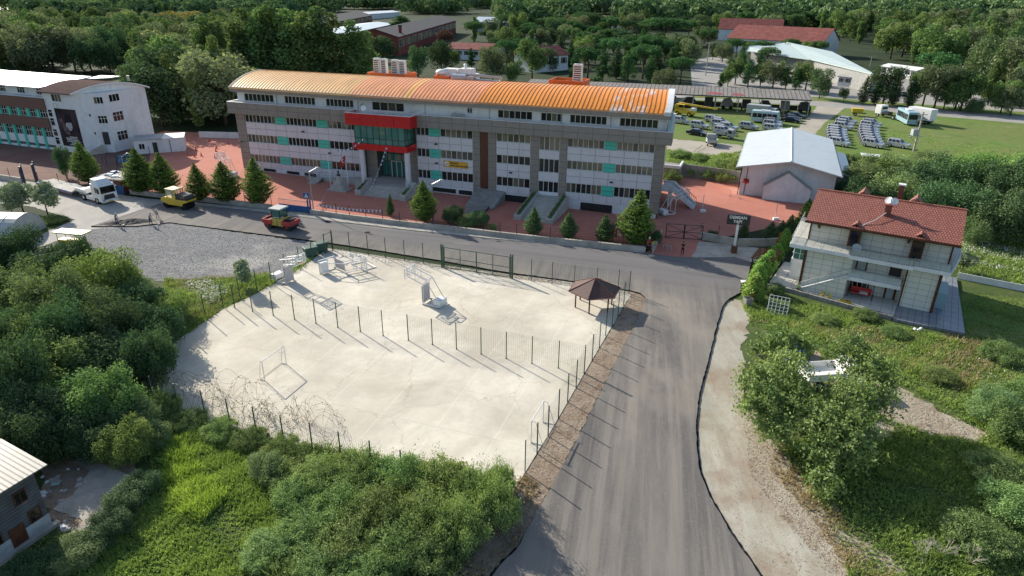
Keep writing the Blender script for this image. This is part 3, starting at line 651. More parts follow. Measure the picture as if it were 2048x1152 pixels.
# teal panels
for u0,u1 in ((8.35,10.58),(16.72,18.92),(37.65,39.58),(65.48,67.28)):
    for z0,z1 in ROW: pan('teal_panel',TEAL,u0,u1,z0,z1,2.5,2,.02,.32)
# windows
def window(u0,u1,z0,z1,n,y=.12,curt=.35,parent=None,tr=True,fm=None):
    fr=MB(); g=.07
    fr.box(u0,u1,y-.03,y+.1,z0,z0+g); fr.box(u0,u1,y-.03,y+.1,z1-g,z1)
    w=(u1-u0)/n
    for i in range(n+1): 
        c=u0+i*w; fr.box(c-.045,c+.045,y-.04,y+.1,z0,z1)
    fr.box(u0-.02,u1+.02,y-.16,y,z0-.06,z0)
    f=sb(fr,'window',fm or ALU,parent)
    gl=MB(); t=[]
    run=rgs.random()
    for i in range(n):
        gl.add([(u0+i*w,y+.03,z0),(u0+(i+1)*w,y+.03,z0),(u0+(i+1)*w,y+.03,z1),(u0+i*w,y+.03,z1)],[(0,1,2,3)])
        t.append(rgs.uniform(.35,1)*(.75+.25*run) if rgs.random()<curt else rgs.uniform(0,.12))
    o=sb(gl,'pane',GLASS,f); settint(o,t); return f
cur={0:(.1,.2,.45,.6,.3,.8,.9,.9),}
WIN=[ # row, u0,u1,n,curtain
 (0,1.98,8.33,8,.2),(0,10.6,16.7,8,.1),(0,18.95,25.3,7,.2),(0,35.45,37.63,3,.5),(0,39.6,45.05,6,.8),(0,49,54.4,6,1.0),(0,60.1,65.45,7,.95),(0,67.3,72.55,7,.9),
 (1,1.98,8.33,8,.8),(1,10.6,16.7,8,.1),(1,18.95,25.3,7,.05),(1,35.45,37.63,3,.2),(1,39.6,45.05,6,.75),(1,49,54.4,6,.3),(1,60.1,65.45,7,.9),(1,67.3,72.55,7,.85),
 (2,1.98,8.33,8,.9),(2,10.6,16.7,8,.8),(2,18.95,25.3,7,.25),(2,35.45,37.63,3,.1),(2,39.6,45.05,6,.3),(2,49,54.4,6,.4),(2,60.1,65.45,7,.7),(2,67.3,72.55,7,.4)]
for r,u0,u1,n,cu in WIN: window(u0,u1,ROW[r][0],ROW[r][1],n,curt=cu)
window(55.8,58.9,7.65,9.75,4,curt=1); window(55.8,58.9,4.2,6.35,4,curt=.3); window(55.8,58.9,.85,2.8,4,curt=0)
for u0,u1,n,z0 in ((2.6,8.7,7,12.1),(10.95,17,8,12.1),(19.15,24.35,7,12.1),(27.8,33.5,4,11.6),(49.25,54.6,6,12.1),(55.95,59.15,4,12.1),(60.3,65.6,7,12.1),(67.45,72.7,7,12.1)):
    window(u0,u1,z0,13.35,n,y=.02,curt=.12)
window(44.3,45.1,12.5,13.25,2,y=.02,curt=0)
# wide grey band = parapet of the top terrace
pan('terrace_band',GREYP,-.6,24.6,9.95,11.85,2.15,2,-1.0,-.8); pan('terrace_band',GREYP,35.6,74.9,9.95,11.85,2.15,2,-1.0,-.8)
mb=MB()
for j in range(2):
    for k in range(7): mb.box(-.6,-.4,-.8+k*2.2+.03,-.8+(k+1)*2.2-.03,9.95+j*.95+.03,9.95+(j+1)*.95-.03)
    for k in range(7): mb.box(74.7,74.9,-.8+k*2.2+.03,-.8+(k+1)*2.2-.03,9.95+j*.95+.03,9.95+(j+1)*.95-.03)
mb.box(-.55,74.85,-.79,14.4,9.9,10.3); sb(mb,'terrace_slab',GREYP)
mb=MB(); mb.box(-.62,24.6,-1.02,-.6,11.85,11.93); mb.box(35.6,74.92,-1.02,-.6,11.85,11.93); mb.box(-.62,-.3,-.6,14.4,11.85,11.93); mb.box(74.6,74.92,-.6,14.4,11.85,11.93)
mb.box(-.35,73.7,-.7,.0,11.0,11.05)
sb(mb,'parapet_cap',WALLW)
# top storey
mb=MB()
W4=[(1.1,2.6),(8.7,10.95),(17,19.15),(24.35,27.8),(33.5,44.3),(45.1,49.25),(54.6,55.95),(59.15,60.3),(65.6,67.45),(72.7,73.9)]
for a,b in W4: mb.box(a,b,0,.3,10.3,13.75)
mb.box(1.1,73.9,0.002,.298,13.35,13.75); mb.box(1.1,73.9,.004,.296,10.3,12.05); mb.box(44.3,45.1,.001,.3,11.9,12.5)
mb.box(1.1,1.4,.3,14,10.3,13.7); mb.box(73.6,73.9,.3,14,10.3,13.7); mb.box(1.4,73.6,13.7,14,10.3,13.7)
sb(mb,'upper_wall',WALLW)
mb=MB()
mb.box(1.5,73.5,.5,13.6,10.35,10.6); mb.box(1.5,73.5,1.5,1.6,10.6,13.6)
sb(mb,'room_floor',DARK)
# pipes on the facade
mb=MB()
for u in (9.3,25.2,37.2,47.9,59.0,66.2):
    mb=MB(); mb.tube((u,-.06,11),(u,-.06,13.6),.06,n=6); sb(mb,'rain_pipe',STEEL)
mb=MB()
mb.tube((25.6,-.1,12.6),(26.3,-.3,13.0),.05); mb.tube((41.9,-.5,12.2),(44.0,-.5,12.25),.17,n=8); mb.tube((42.3,-.4,12.5),(42.3,-.4,12.1),.2,n=8)
sb(mb,'facade_pipe',STEEL)
# fascia and barrel roof
mb=MB(); panels(mb,.7,74.4,13.65,14.4,2.2,1,-1.2,-1.0); mb.box(.72,74.38,-1.15,-1.02,13.66,14.39)
for k in range(6): mb.box(.7,.9,-1+k*2.5+.03,-1+(k+1)*2.5-.03,13.65,14.4); mb.box(74.2,74.4,-1+k*2.5+.03,-1+(k+1)*2.5-.03,13.65,14.4)
mb.box(.9,74.2,-1.0,14,13.62,13.72); sb(mb,'roof_fascia',GREYP)
def arc(n=18,v0=-1.25,v1=14.2,rise=1.95,z0=14.4,dz=0):
    c=v1-v0; rad=(c*c/4+rise*rise)/(2*rise); zc=z0+rise-rad; out=[]
    for i in range(n+1):
        v=v0+c*i/n; out.append((v,zc+math.sqrt(max(0,rad*rad-(v-(v0+v1)/2)**2))+dz))
    return out
def roofmat(name,col,flakes=False):
    m,t,b=newmat(name); b.inputs['Roughness'].default_value=.42; b.inputs['Specular IOR Level'].default_value=.3
    n=noise(t,.5,6,.6,stretch=(1,.3,1)); c=mixc(t,ramp(t,n,.3,.7),tuple(x*.82 for x in col),tuple(min(1,x*1.12) for x in col))
    if flakes:
        tc=N(t,'ShaderNodeTexCoord'); s=N(t,'ShaderNodeSeparateXYZ'); t.links.new(tc.outputs['Object'],s.inputs[0])
        f=noise(t,1.3,7,.75,stretch=(1.0,.35,.3)); fl=ramp(t,f,.52,.56)
        for x0,x1 in ((66.3,67.15),(68.0,69.5),(69.9,71.3)):
            pass
        a=ramp(t,s.outputs[0],66.0,66.4); bb=ramp(t,s.outputs[0],71.0,71.4,1,0)
        mu=N(t,'ShaderNodeMath',op='MULTIPLY'); t.links.new(a,mu.inputs[0]); t.links.new(bb,mu.inputs[1])
        mu2=N(t,'ShaderNodeMath',op='MULTIPLY'); t.links.new(mu.outputs[0],mu2.inputs[0]); t.links.new(fl,mu2.inputs[1])
        c=mixc(t,mu2.outputs[0],c,(.62,.58,.55))
    t.links.new(c,b.inputs['Base Color']); return m
SECT=[(.75,24.6,(.82,.46,.17),0),(24.6,34.2,(.82,.34,.14),0),(34.2,35.1,(.78,.42,.10),0),(35.1,46.5,(.80,.31,.13),0),(46.5,73.6,(.80,.28,.04),1)]  # first section paler: sun glare on the sheets mixed into its orange
A=arc()
for u0,u1,col,fl in SECT:
    mb=MB(); n=len(A); hi=.12 if fl else 0
    V=[(u0,v,z+hi) for v,z in A]+[(u1,v,z+hi) for v,z in A]+[(u0,v,z+hi-.25) for v,z in A]+[(u1,v,z+hi-.25) for v,z in A]
    F=[(i,i+1,n+i+1,n+i) for i in range(n-1)]+[(2*n+i,3*n+i,3*n+i+1,2*n+i+1) for i in range(n-1)]
    F+=[(i,2*n+i,2*n+i+1,i+1) for i in range(n-1)]+[(n+i,n+i+1,3*n+i+1,3*n+i) for i in range(n-1)]+[(0,n,3*n,2*n),(n-1,3*n-1,4*n-1,2*n-1)]
    mb.add(V,F); sb(mb,'roof_sheet',roofmat('roof_%d'%int(u0),col,fl))
    rb=MB(); k=int(round((u1-u0)/.62)); 
    for q in range(k):
        u=u0+(q+.5)*(u1-u0)/k
        for i in range(n-1):
            (a,za),(b,zb)=A[i],A[i+1]
            rb.hexa([(u-.035,a,za+hi-.02),(u+.035,a,za+hi-.02),(u+.035,b,zb+hi-.02),(u-.035,b,zb+hi-.02),(u-.03,a,za+hi+.05),(u+.03,a,za+hi+.05),(u+.03,b,zb+hi+.05),(u-.03,b,zb+hi+.05)])
    sb(rb,'roof_seam',M('seam_%d'%int(u0),tuple(x*.42 for x in col),.6))  # seam colour darkened to stand in for each rib's shadow line
def archstrip(u0,u1,dz,mat,name,th=.5):
    mb=MB(); n=len(A)
    V=[(u0,v,z+dz) for v,z in A]+[(u1,v,z+dz) for v,z in A]+[(u0,v,z+dz-th) for v,z in A]+[(u1,v,z+dz-th) for v,z in A]
    F=[(i,i+1,n+i+1,n+i) for i in range(n-1)]+[(2*n+i,3*n+i,3*n+i+1,2*n+i+1) for i in range(n-1)]
    F+=[(i,2*n+i,2*n+i+1,i+1) for i in range(n-1)]+[(n+i,n+i+1,3*n+i+1,3*n+i) for i in range(n-1)]+[(0,n,3*n,2*n),(n-1,3*n-1,4*n-1,2*n-1)]
    mb.add(V,F); sb(mb,name,mat)
archstrip(73.6,74.45,.3,WALLW,'gable_parapet'); archstrip(.62,.75,.06,WALLW,'roof_edge_trim',.3)
# gable end infill under the vault
for uu in ((1.1,1.3),(73.5,73.7)):
    mb=MB(); n=len(A); P=[(v,z-.22) for v,z in A if -.1<v<13.9]; P=[(0,13.65)]+P+[(13.9,13.65)]
    V=[(uu[0],v,z) for v,z in P]+[(uu[1],v,z) for v,z in P]; k=len(P)
    mb.add(V,[tuple(range(k)),tuple(range(2*k-1,k-1,-1))]+[(i,(i+1)%k,k+(i+1)%k,k+i) for i in range(k)]); sb(mb,'gable_infill',WALLW)
mb=MB(); mb.box(.72,74.4,-1.27,-1.15,14.38,14.46); sb(mb,'gutter',STEEL)
mb=MB(); mb.box(74.2,74.7,-.9,-.3,11.4,14.6); sb(mb,'downpipe_box',BLUEV)
# red entrance volume
mb=MB(); 
for i in range(4):
    w=(36.2-24.55)/4
    for j in range(2): mb.box(24.55+i*w+.02,24.55+(i+1)*w-.02,-3.0,-2.8,9.98+j*.93+.02,9.98+(j+1)*.93-.02)
for u in (24.55,36.0):
    for j in range(2): mb.box(u,u+.2,-2.8,0,9.98+j*.93+.02,9.98+(j+1)*.93-.02)
mb.box(24.75,36,-2.8,0,9.95,10.2)
for i in range(4):
    w=(35.35-25.6)/4; mb.box(25.6+i*w+.01,25.6+(i+1)*w-.01,-3,-2.8,6.12,7.1)
mb.box(25.6,25.8,-2.8,.9,6.12,7.1); mb.box(35.15,35.35,-2.8,.9,6.12,7.1); mb.box(25.8,35.15,-2.8,2.4,6.1,6.4)
sb(mb,'red_box',REDP)
mb=MB(); mb.box(24.5,36.25,-3.03,-2.7,11.84,11.9); mb.box(24.5,24.8,-2.7,0,11.84,11.9); mb.box(35.95,36.25,-2.7,0,11.84,11.9); sb(mb,'red_box_cap',WALLW)
mb=MB(); t=[]
nx=8
for i in range(nx):
    for j,(z0,z1) in enumerate(((7.1,7.95),(7.95,9.98))):
        w=(34.9-25.9)/nx; mb.add([(25.9+i*w,-2.7,z0),(25.9+(i+1)*w,-2.7,z0),(25.9+(i+1)*w,-2.7,z1),(25.9+i*w,-2.7,z1)],[(0,1,2,3)]); t.append(rgs.uniform(.2,.9))
for i in range(3):
    for z0,z1 in ((7.1,7.95),(7.95,9.98)):
        for u in (25.9,34.9): mb.add([(u,-2.7+i*.95,z0),(u,-2.7+(i+1)*.95,z0),(u,-2.7+(i+1)*.95,z1),(u,-2.7+i*.95,z1)],[(0,1,2,3)]); t.append(rgs.uniform(.1,.5))
o=sb(mb,'bay_glass',GLASSG); settint(o,t)
mb=MB()
for i in range(nx+1): u=25.9+i*(9/nx); mb.box(u-.03,u+.03,-2.76,-2.68,7.1,9.98)
mb.box(25.88,34.92,-2.77,-2.69,7.92,7.98)
for i in range(4):
    for u in (25.86,34.88): mb.box(u,u+.06,-2.74+i*.95,-2.68+i*.95,7.1,9.98)
for u in (25.85,34.87): mb.box(u,u+.08,-2.69,.1,7.92,7.98)
sb(mb,'bay_mullion',DARK)
mb=MB(); mb.path([(24.7,-2.9,12.4),(36.1,-2.9,12.4),(36.1,0,12.4)],.035)
for i in range(9): u=24.7+i*1.42; mb.tube((u,-2.9,11.85),(u,-2.9,12.4),.03)
mb.path([(24.7,-2.9,12.12),(36.1,-2.9,12.12)],.02)
sb(mb,'terrace_railing',STEEL)
for u in (26.75,34.95):
    mb=MB()
    for j in range(6): mb.tube((u,-2.35,.8+j*.885+.015),(u,-2.35,.8+(j+1)*.885-.015),.45,n=20)
    mb.tube((u,-2.35,.8),(u,-2.35,6.1),.42,n=12); sb(mb,'column',PANEL,smooth=False)
# entrance screen
f=MB(); y=2.3
for u in (27.5,28.6,29.7,31.2,31.9,32.65): f.box(u-.04,u+.04,y-.05,y+.05,.8,5.8)
for z in (.85,3.2,4.5,5.8): f.box(27.5,32.65,y-.04,y+.04,z-.04,z+.04)
fe=sb(f,'entrance_screen',DARK)
g=MB(); t=[]
for i,(a,b) in enumerate(((27.5,28.6),(28.6,29.7),(29.7,31.2),(31.2,31.9),(31.9,32.65))):
    for z0,z1 in ((.8,3.2),(3.2,4.5),(4.5,5.8)): g.add([(a,y,z0),(b,y,z0),(b,y,z1),(a,y,z1)],[(0,1,2,3)]); t.append({.8:.25,3.2:.6,4.5:.1}[z0]*rgs.uniform(.6,1))
o=sb(g,'pane',GLASSG,fe); settint(o,t)
f=MB(); 
for u in (29.35,30.3,31.25): f.box(u-.06,u+.06,y-.14,y-.06,.82,3.25)
f.box(29.3,31.3,y-.14,y-.06,3.2,3.3); sb(f,'entrance_door',ALU)
mb=MB(); mb.box(28.2,32.2,y-.16,y-.1,4.7,5.55); sb(mb,'entrance_poster',M('dark_red_poster',(.10,.02,.025),.5,var=.3,scale=.9))
# entrance steps
mb=MB(); mb.box(25.6,35.5,-3.4,2.3,-.1,.8)
for i in range(6): mb.box(28.5,35.4,-6.1+i*.45,-3.3,-.1,.13*(i+1)+.001*i)
sb(mb,'entrance_steps',STONE)
for u0,u1 in ((27.4,28.5),(35.4,36.5)):
    mb=MB(); mb.extr([(-6.3,-.1),(-2.7,-.1),(-2.7,1.5),(-6.3,.7)],0,1.1)
    P=MB(); P.hexa([(u0,-6.3,-.1),(u1,-6.3,-.1),(u1,-2.7,-.1),(u0,-2.7,-.1),(u0,-6.3,.55),(u1,-6.3,.55),(u1,-2.7,1.5),(u0,-2.7,1.5)])
    sb(P,'planter_wall',STONE)
    rng=np.random.default_rng(5); n=900; q=rng.random(n); Pn=np.stack([u0+.25+rng.random(n)*.6,-6.0+q*3.1,.62+q*.82+rng.random(n)*.25+.5*(1.0)*(u0/74)],1)
    leafmesh('planter_shrub',Pn,sphdir(rng,n,1),.09,rng.random(n),L_FIR,school,rng)
for u in (28.7,35.2):
    mb=MB(); mb.path([(u,-6,1.0),(u,-3.3,1.9),(u,-3.0,1.9)],.03); [mb.tube((u,v,.2+ (v+6)*.25),(u,v,1.0+(v+6)*.33),.025) for v in (-6,-5,-4,-3.3)]; sb(mb,'stair_railing',STEEL)
# right hand steps
mb=MB()
for i in range(12): mb.box(56.0,59.6,-7.8+i*.56,-1.0,-.1,.075*(i+1))
mb.box(55.6,60.0,-1.1,.1,-.1,.92); sb(mb,'side_steps',STONE)
for u0 in (54.9,59.6):
    P=MB(); P.hexa([(u0,-8.0,-.1),(u0+1.1,-8.0,-.1),(u0+1.1,-.4,-.1),(u0,-.4,-.1),(u0,-8.0,.35),(u0+1.1,-8.0,.35),(u0+1.1,-.4,1.2),(u0,-.4,1.2)]); sb(P,'planter_wall',STONE)
    rng=np.random.default_rng(6); n=1400; q=rng.random(n); Pn=np.stack([u0+.25+rng.random(n)*.55,-7.7+q*7,.45+q*.85+rng.random(n)*.25+(.35+q*.65)*(u0/74)*.9],1)
    leafmesh('planter_shrub',Pn,sphdir(rng,n,1),.09,rng.random(n),L_FIR,school,rng)
# left side ramp, bust side
mb=MB(); mb.hexa([(14.5,-1.4,-.1),(25.5,-1.4,-.1),(25.5,-.3,-.1),(14.5,-.3,-.1),(14.5,-1.4,.1),(25.5,-1.4,.85),(25.5,-.3,.85),(14.5,-.3,.1)])
for i in range(5): mb.box(16.4,18,-3.6+i*.4,-1.4,-.1,.1*(i+1)+.002*i)
sb(mb,'access_ramp',STONE)
mb=MB()
for v in (-1.4,):
    mb.path([(14.5,v,1.0),(25.5,v,1.75)],.03); mb.path([(14.5,v,.6),(25.5,v,1.35)],.02)
    for i in range(9): mb.tube((14.5+i*1.37,v,.1+i*.09),(14.5+i*1.37,v,1.0+i*.094),.025)
for u in (16.4,18.0): mb.path([(u,-3.6,.9),(u,-1.6,1.4)],.03); mb.tube((u,-3.6,0),(u,-3.6,.9),.025)
sb(mb,'ramp_railing',STEEL)
# concrete slope and steps left of the side steps
mb=MB(); mb.hexa([(46.0,-5.6,-.1),(50.5,-5.0,-.1),(50.5,-.1,-.1),(46,-.1,-.1),(46,-5.6,.05),(50.5,-5.0,.1),(50.5,-.1,.9),(46,-.1,1.0)])
for i in range(7): mb.box(47.0+.001*i,49.9,-8.2+i*.45,-5.0,-.1,.05*(i+1))
sb(mb,'concrete_ramp',CONCD)
# low red floodlights / cameras on the facade
for u,z,v in ((18.9,4.3,0),(38.9,4.2,0),(51.4,3.7,0),(66.9,3.6,0),(38.9,7.3,0),(14.0,7.6,0),(.5,5.0,-.1)):
    mb=MB(); mb.box(u-.22,u+.22,v-.35,v-.1,z-.1,z+.1); mb.tube((u,v-.15,z),(u,v+.02,z+.05),.04); sb(mb,'wall_lamp',DARK)
# satellite dish on the red terrace
mb=MB(); mb.tube((28.0,-2.6,11.9),(28.0,-2.6,12.6),.04); mb.tube((28,-2.6,12.6),(28.02,-2.85,12.68),.1,.45,14); sb(mb,'satellite_dish',WHITE)
# text
def textmesh(body,size,name,mat,parent,loc,rot,ext=.01,bold=0):
    c=bpy.data.curves.new('tmp','FONT'); c.body=body; c.size=size; c.extrude=ext; c.offset=bold; c.align_x='LEFT'; c.align_y='CENTER'; c.space_line=1.0
    o=bpy.data.objects.new('tmp',c); COL.objects.link(o); me=bpy.data.meshes.new_from_object(o.evaluated_get(bpy.context.evaluated_depsgraph_get()))
    bpy.data.objects.remove(o); bpy.data.curves.remove(c); me.materials.clear()
    t=link(name,me,mat,parent); t.location=loc; t.rotation_euler=rot; return t
sgn=thing('school_sign','orange school name board on the white cladding under the second storey windows','sign',sworld(42.15,-.07,4.88),SANG)
mb=MB(); mb.box(-2.05,2.05,-.04,.06,-.5,.5); mb.build('board',M('sign_orange',(.62,.33,.03),.5,var=.03),sgn)
mb=MB(); mb.tube((-1.5,-.05,.02),(-1.5,-.075,.02),.38,n=20); o=mb.build('emblem',WHITE,sgn)
mb=MB(); mb.tube((-1.5,-.075,.02),(-1.5,-.085,.02),.10,n=10); mb.box(-1.72,-1.28,-.085,-.075,-.2,-.14); mb.build('emblem_mark',REDV,o)
textmesh('KOCAELİ',.34,'lettering',BLACKM,sgn,(-.95,-.05,.2),(R(90),0,0),bold=.008); textmesh('GÜZEL SANATLAR LİSESİ',.27,'lettering',BLACKM,sgn,(-.95,-.05,-.2),(R(90),0,0),bold=.008)
# rooftop plant
def sbox_thing(name,label,cat,u,v,z,group=None): return thing(name,label,cat,sworld(u,v,z),SANG,group)
ur0,zr0=sfac(1097,168,12); ur1,_=sfac(1166,170,12)
def orange_tower(u0,u1,v0,v1,z1,label):
    t=sbox_thing('roof_stair_tower',label,'roof tower',u0,v0,0); w=u1-u0; d=v1-v0
    mb=MB()
    k=int(w/.6)
    mb.box(0,w,0,.15,13,z1); mb.box(0,w,d-.15,d,13,z1); mb.box(0,.15,.15,d-.15,13,z1); mb.box(w-.15,w,.15,d-.15,13,z1)
    for i in range(k): mb.box(i*w/k+.02,i*w/k+.1,-.03,0,13,z1)
    mb.build('wall',ORANGE,t)
    mb=MB(); mb.box(.15,w-.15,.15,d-.15,z1-.75,z1-.6); mb.build('roof_deck',CONC,t); return t
def ac(u,v,z,label,n=1,h=1.7,w=1.1):
    t=sbox_thing('air_conditioner',label,'air conditioner',u,v,z,'air conditioning units on the roof towers'); mb=MB(); mb.box(0,w*n,0,.8,0.1,h); mb.build('casing',WHITE,t,bev=.03)
    mb=MB()
    for k in range(n):
        for zz in range(8): mb.box(k*w+.12,k*w+w-.12,-.03,0,.25+zz*(h-.4)/8,.25+(zz+.5)*(h-.4)/8)
    mb.build('grille',DARK,t)
    mb=MB()
    for k in range(n): mb.tube((k*w+w/2,.4,h),(k*w+w/2,.4,h+.05),.32,n=14)
    mb.box(.05,w*n-.05,.1,.7,0,.1)
    mb.build('fan_guard',STEEL,t); return t
u0,z=sfac(735,158,11.5); u1,_=sfac(811,158,11.5)
zt=sfac(760,146,11.5)[1]
orange_tower(u0,u1,11.5,15.5,zt,'orange roof tower carrying four tall white air conditioning units')
ac(u0+.8,12.4,zt-.6,'tall white air conditioner at the left end of the left orange roof tower',1,2.9,1.1); ac(u0+2.0,12.9,zt-.6,'white air conditioner second from left on the left orange roof tower',1,2.8,1.0)
ac(u0+4.0,13.0,zt-.6,'white air conditioner third from left on the left orange roof tower',1,2.7,1.2); ac(u0+5.4,13.2,zt-.6,'white air conditioner at the right end of the left orange roof tower',1,2.6,1.1)
u0,z=sfac(1097,170,11.5); u1,_=sfac(1166,170,11.5); zt=sfac(1110,160,11.5)[1]
orange_tower(u0,u1,11.5,15.5,zt,'orange roof tower near the right end with one air conditioner')
ac(u0+3.6,12.6,zt-.6,'lone tall air conditioner on the right orange roof tower',1,3.0,1.4)
u0,z=sfac(868,160,11.5); u1,_=sfac(897,160,11.5); zt=sfac(868,151,11.5)[1]
t=orange_tower(u0,u1,11.5,15.0,zt,'small red orange roof tower beside the silver ducts')
um,zm=sfac(895,150,12.5)
v_=sbox_thing('ventilation_unit','cluster of white ventilation boxes and domes behind the roof ridge','ventilation unit',um,13,0)
mb=MB(); mb.box(-2.4,4.2,0,3.4,13,zm+.1); mb.box(-1.2,1.2,.4,2.2,zm+.1,zm+.9); mb.box(1.5,3.8,.6,2.6,zm+.1,zm+1.0); mb.build('casing',WHITE,v_,bev=.05)
mb=MB(); mb.ball((-1.4,.2,zm+.3),.9,sz=(1.3,1,.6)); mb.tube((2.4,1.5,zm+1),(2.4,1.5,zm+1.7),.25,n=10); mb.build('vent_cowl',WHITE,v_,smooth=True)
ud,zd=sfac(905,158,10.5); ue,ze=sfac(1002,170,10.5); zd=sfac(950,152,10.5)[1]
dct=sbox_thing('roof_duct','long silver ventilation duct lying along the roof ridge','air duct',ud,10.5,0)
mb=MB(); L=ue-ud; mb.tube((0,0,zd-.4),(2.6,0,zd-.45),.62,n=14); mb.tube((2.4,0,zd+.2),(L,0,zd-.05),.2,n=8); mb.tube((3.2,0,zd-.6),(L,0,zd-.75),.28,n=8); mb.tube((L,0,zd),(L,0,zd-1.0),.25,n=8); mb.box(2.5,4,-.5,.5,zd-.9,zd-.1)
mb.build('duct',STEEL,dct,smooth=False)
mb=MB(); 
for i in range(6): mb.box(i*L/6+.6,i*L/6+.7,-.3,.3,zd-1.9,zd-.7)
mb.build('support',DARK,dct)
# raised landing + fire stair at the right gable
uu=74.0; fs=thing('fire_stair','white concrete outside stair descending from the right end of the school','staircase',(S0[0],S0[1],0),SANG)
ub,vb=sg(1387,418.8)
ul,_=vb,0
zl=sfac(1322,368,vb)[1]; ul0=sfac(1322,368,vb)[0]; ul1=sfac(1346,369,vb)[0]
u_s=min(ul0,73.0)
mb=MB(); mb.box(u_s,ul1,vb,vb+2.6,zl-.9,zl-.7)
pz=zl-.8
mb.extr([(u_s,pz-.25),(ul1,pz-.25),(ub-.2,0),(ub,0),(ub,.25),(ul1,pz+.75),(u_s,pz+.75)],vb-.12,vb)
mb.extr([(u_s,pz-.25),(ul1,pz-.25),(ub-.2,0),(ub,0),(ub,.25),(ul1,pz+.75),(u_s,pz+.75)],vb+2.6,vb+2.72)
n=11
for i in range(n):
    a=ul1+(ub-ul1)*i/n; b=ul1+(ub-ul1)*(i+1)/n; z=pz*(1-(i+.5)/n); mb.box(a,b,vb,vb+2.6,z-.22,z)
mb.box(74.1,74.4,vb+.1,vb+2.5,0,pz-.25)
mb.build('stair_body',WALLW,fs)
mb=MB(); 
for v in (vb-.06,vb+2.66):
    mb.path([(u_s,v,pz+1.25),(ul1,v,pz+1.25),(ub,v,.95)],.04)
    for i in range(14): 
        f=i/13; u=ul1+(ub-ul1)*f; mb.tube((u,v,pz*(1-f)+.3),(u,v,pz+1.25+(.95-pz-1.25)*f),.025)
mb.build('handrail',DARK,fs)
ax=thing('school_annex','small grey annex block with white rim behind the school right end','annex',(S0[0],S0[1],0),SANG)
av=sg(1345,360)[1]; u0,z0=sfac(1324,356,av); u1,z1=sfac(1357,358,av); zt=sfac(1340,330,av)[1]; u0-=1
mb=MB(); panels(mb,u0,u1,0,zt-.5,2,3,av,av+.3); mb.box(u0,u1,av+.3,av+4,0,zt-.5); mb.build('wall',GREYP,ax)
mb=MB(); mb.box(u0,u1+.1,av-.1,av+.2,zt-.5,zt); mb.box(u1-.2,u1+.1,av+.2,av+4,zt-.5,zt); mb.build('rim',WALLW,ax)
# ------------------------------------------------------------ other buildings
class Frame:
    def __init__(s,o,deg): s.o=o; s.a=R(deg); s.U=(math.cos(s.a),math.sin(s.a)); s.V=(-s.U[1],s.U[0])
    def w(s,u,v,z=0): return (s.o[0]+s.U[0]*u+s.V[0]*v,s.o[1]+s.U[1]*u+s.V[1]*v,z)
    def g(s,px,py,z=0):
        p=at(px,py,z); dx,dy=p[0]-s.o[0],p[1]-s.o[1]; return (dx*s.U[0]+dy*s.U[1],dx*s.V[0]+dy*s.V[1])
    def f(s,px,py,v=0):
        r=ray(px,py); o=(s.o[0]+s.V[0]*v,s.o[1]+s.V[1]*v); t=(o[0]*s.V[0]+o[1]*s.V[1])/(r[0]*s.V[0]+r[1]*s.V[1])
        return ((r[0]*t-s.o[0])*s.U[0]+(r[1]*t-s.o[1])*s.U[1],HCAM+r[2]*t)
def win_part(parent,u0,u1,z0,z1,n,y=-.02,frame=None,curt=.2,rows=1,th=.06):
    fr=MB(); fr.box(u0,u1,y-.04,y+.05,z0,z0+.06); fr.box(u0,u1,y-.04,y+.05,z1-.06,z1)
    for i in range(n+1): c=u0+(u1-u0)*i/n; fr.box(c-th/2,c+th/2,y-.045,y+.05,z0,z1)
    for j in range(1,rows): zz=z0+(z1-z0)*(.62 if rows==2 else j/rows); fr.box(u0,u1,y-.043,y+.04,zz-.03,zz+.03)
    f=fr.build('window',frame or WHITE,parent); gl=MB(); t=[]
    for i in range(n):
        a=u0+(u1-u0)*i/n; b=u0+(u1-u0)*(i+1)/n; gl.add([(a,y,z0),(b,y,z0),(b,y,z1),(a,y,z1)],[(0,1,2,3)]); t.append(rgs.uniform(.3,.9) if rgs.random()<curt else 0)
    o=gl.build('pane',GLASS,f); settint(o,t); return f
# --- gym
GO=at(1300+583/3.292,150+785/3.292)[:2]; GF=Frame(GO,-20.95)
gym=thing('sports_hall','white windowless hall with pale metal gable roof beside the red schoolyard','sports hall',(*GO,0),GF.a)
ROOFW=stripes('roof_metal_white',(.62,.64,.64),(.42,.44,.45),'Y',.9,.06,.35,.3,var=.04,grime=.15,bumps=.3)
mb=MB(); P=[(0,-.1),(13.7,-.1),(13.7,4.55),(6.9,6.0),(0,4.75)]
mb.extr(P,0,27.4); mb.build('wall',WALLW,gym)
for a,b,za,zb in ((-.75,6.9,4.65,6.15),(14.3,6.9,4.55,6.15)):
    mb=MB(); mb.hexa([(a,-1.6,za),(b,-1.6,zb),(b,27.8,zb),(a,27.8,za),(a,-1.6,za+.18),(b,-1.6,zb+.18),(b,27.8,zb+.18),(a,27.8,za+.18)]); mb.build('roof',ROOFW,gym)
mb=MB(); mb.tube((6.9,-1.6,6.33),(6.9,27.8,6.33),.12,n=6); mb.build('ridge_cap',WHITE,gym)
mb=MB(); mb.box(-.95,-.7,-1.6,27.8,4.5,4.72); mb.build('gutter',GREYV,gym)
mb=MB(); mb.box(14.3,14.5,-1.6,27.8,4.4,4.62); mb.build('gutter',BROWNP,gym)
mb=MB(); mb.extr([(3.6,-.1),(10.4,-.1),(10.4,2.15),(6.85,4.45),(3.6,2.1)],-1.5,0); mb.build('porch',WALLW,gym)
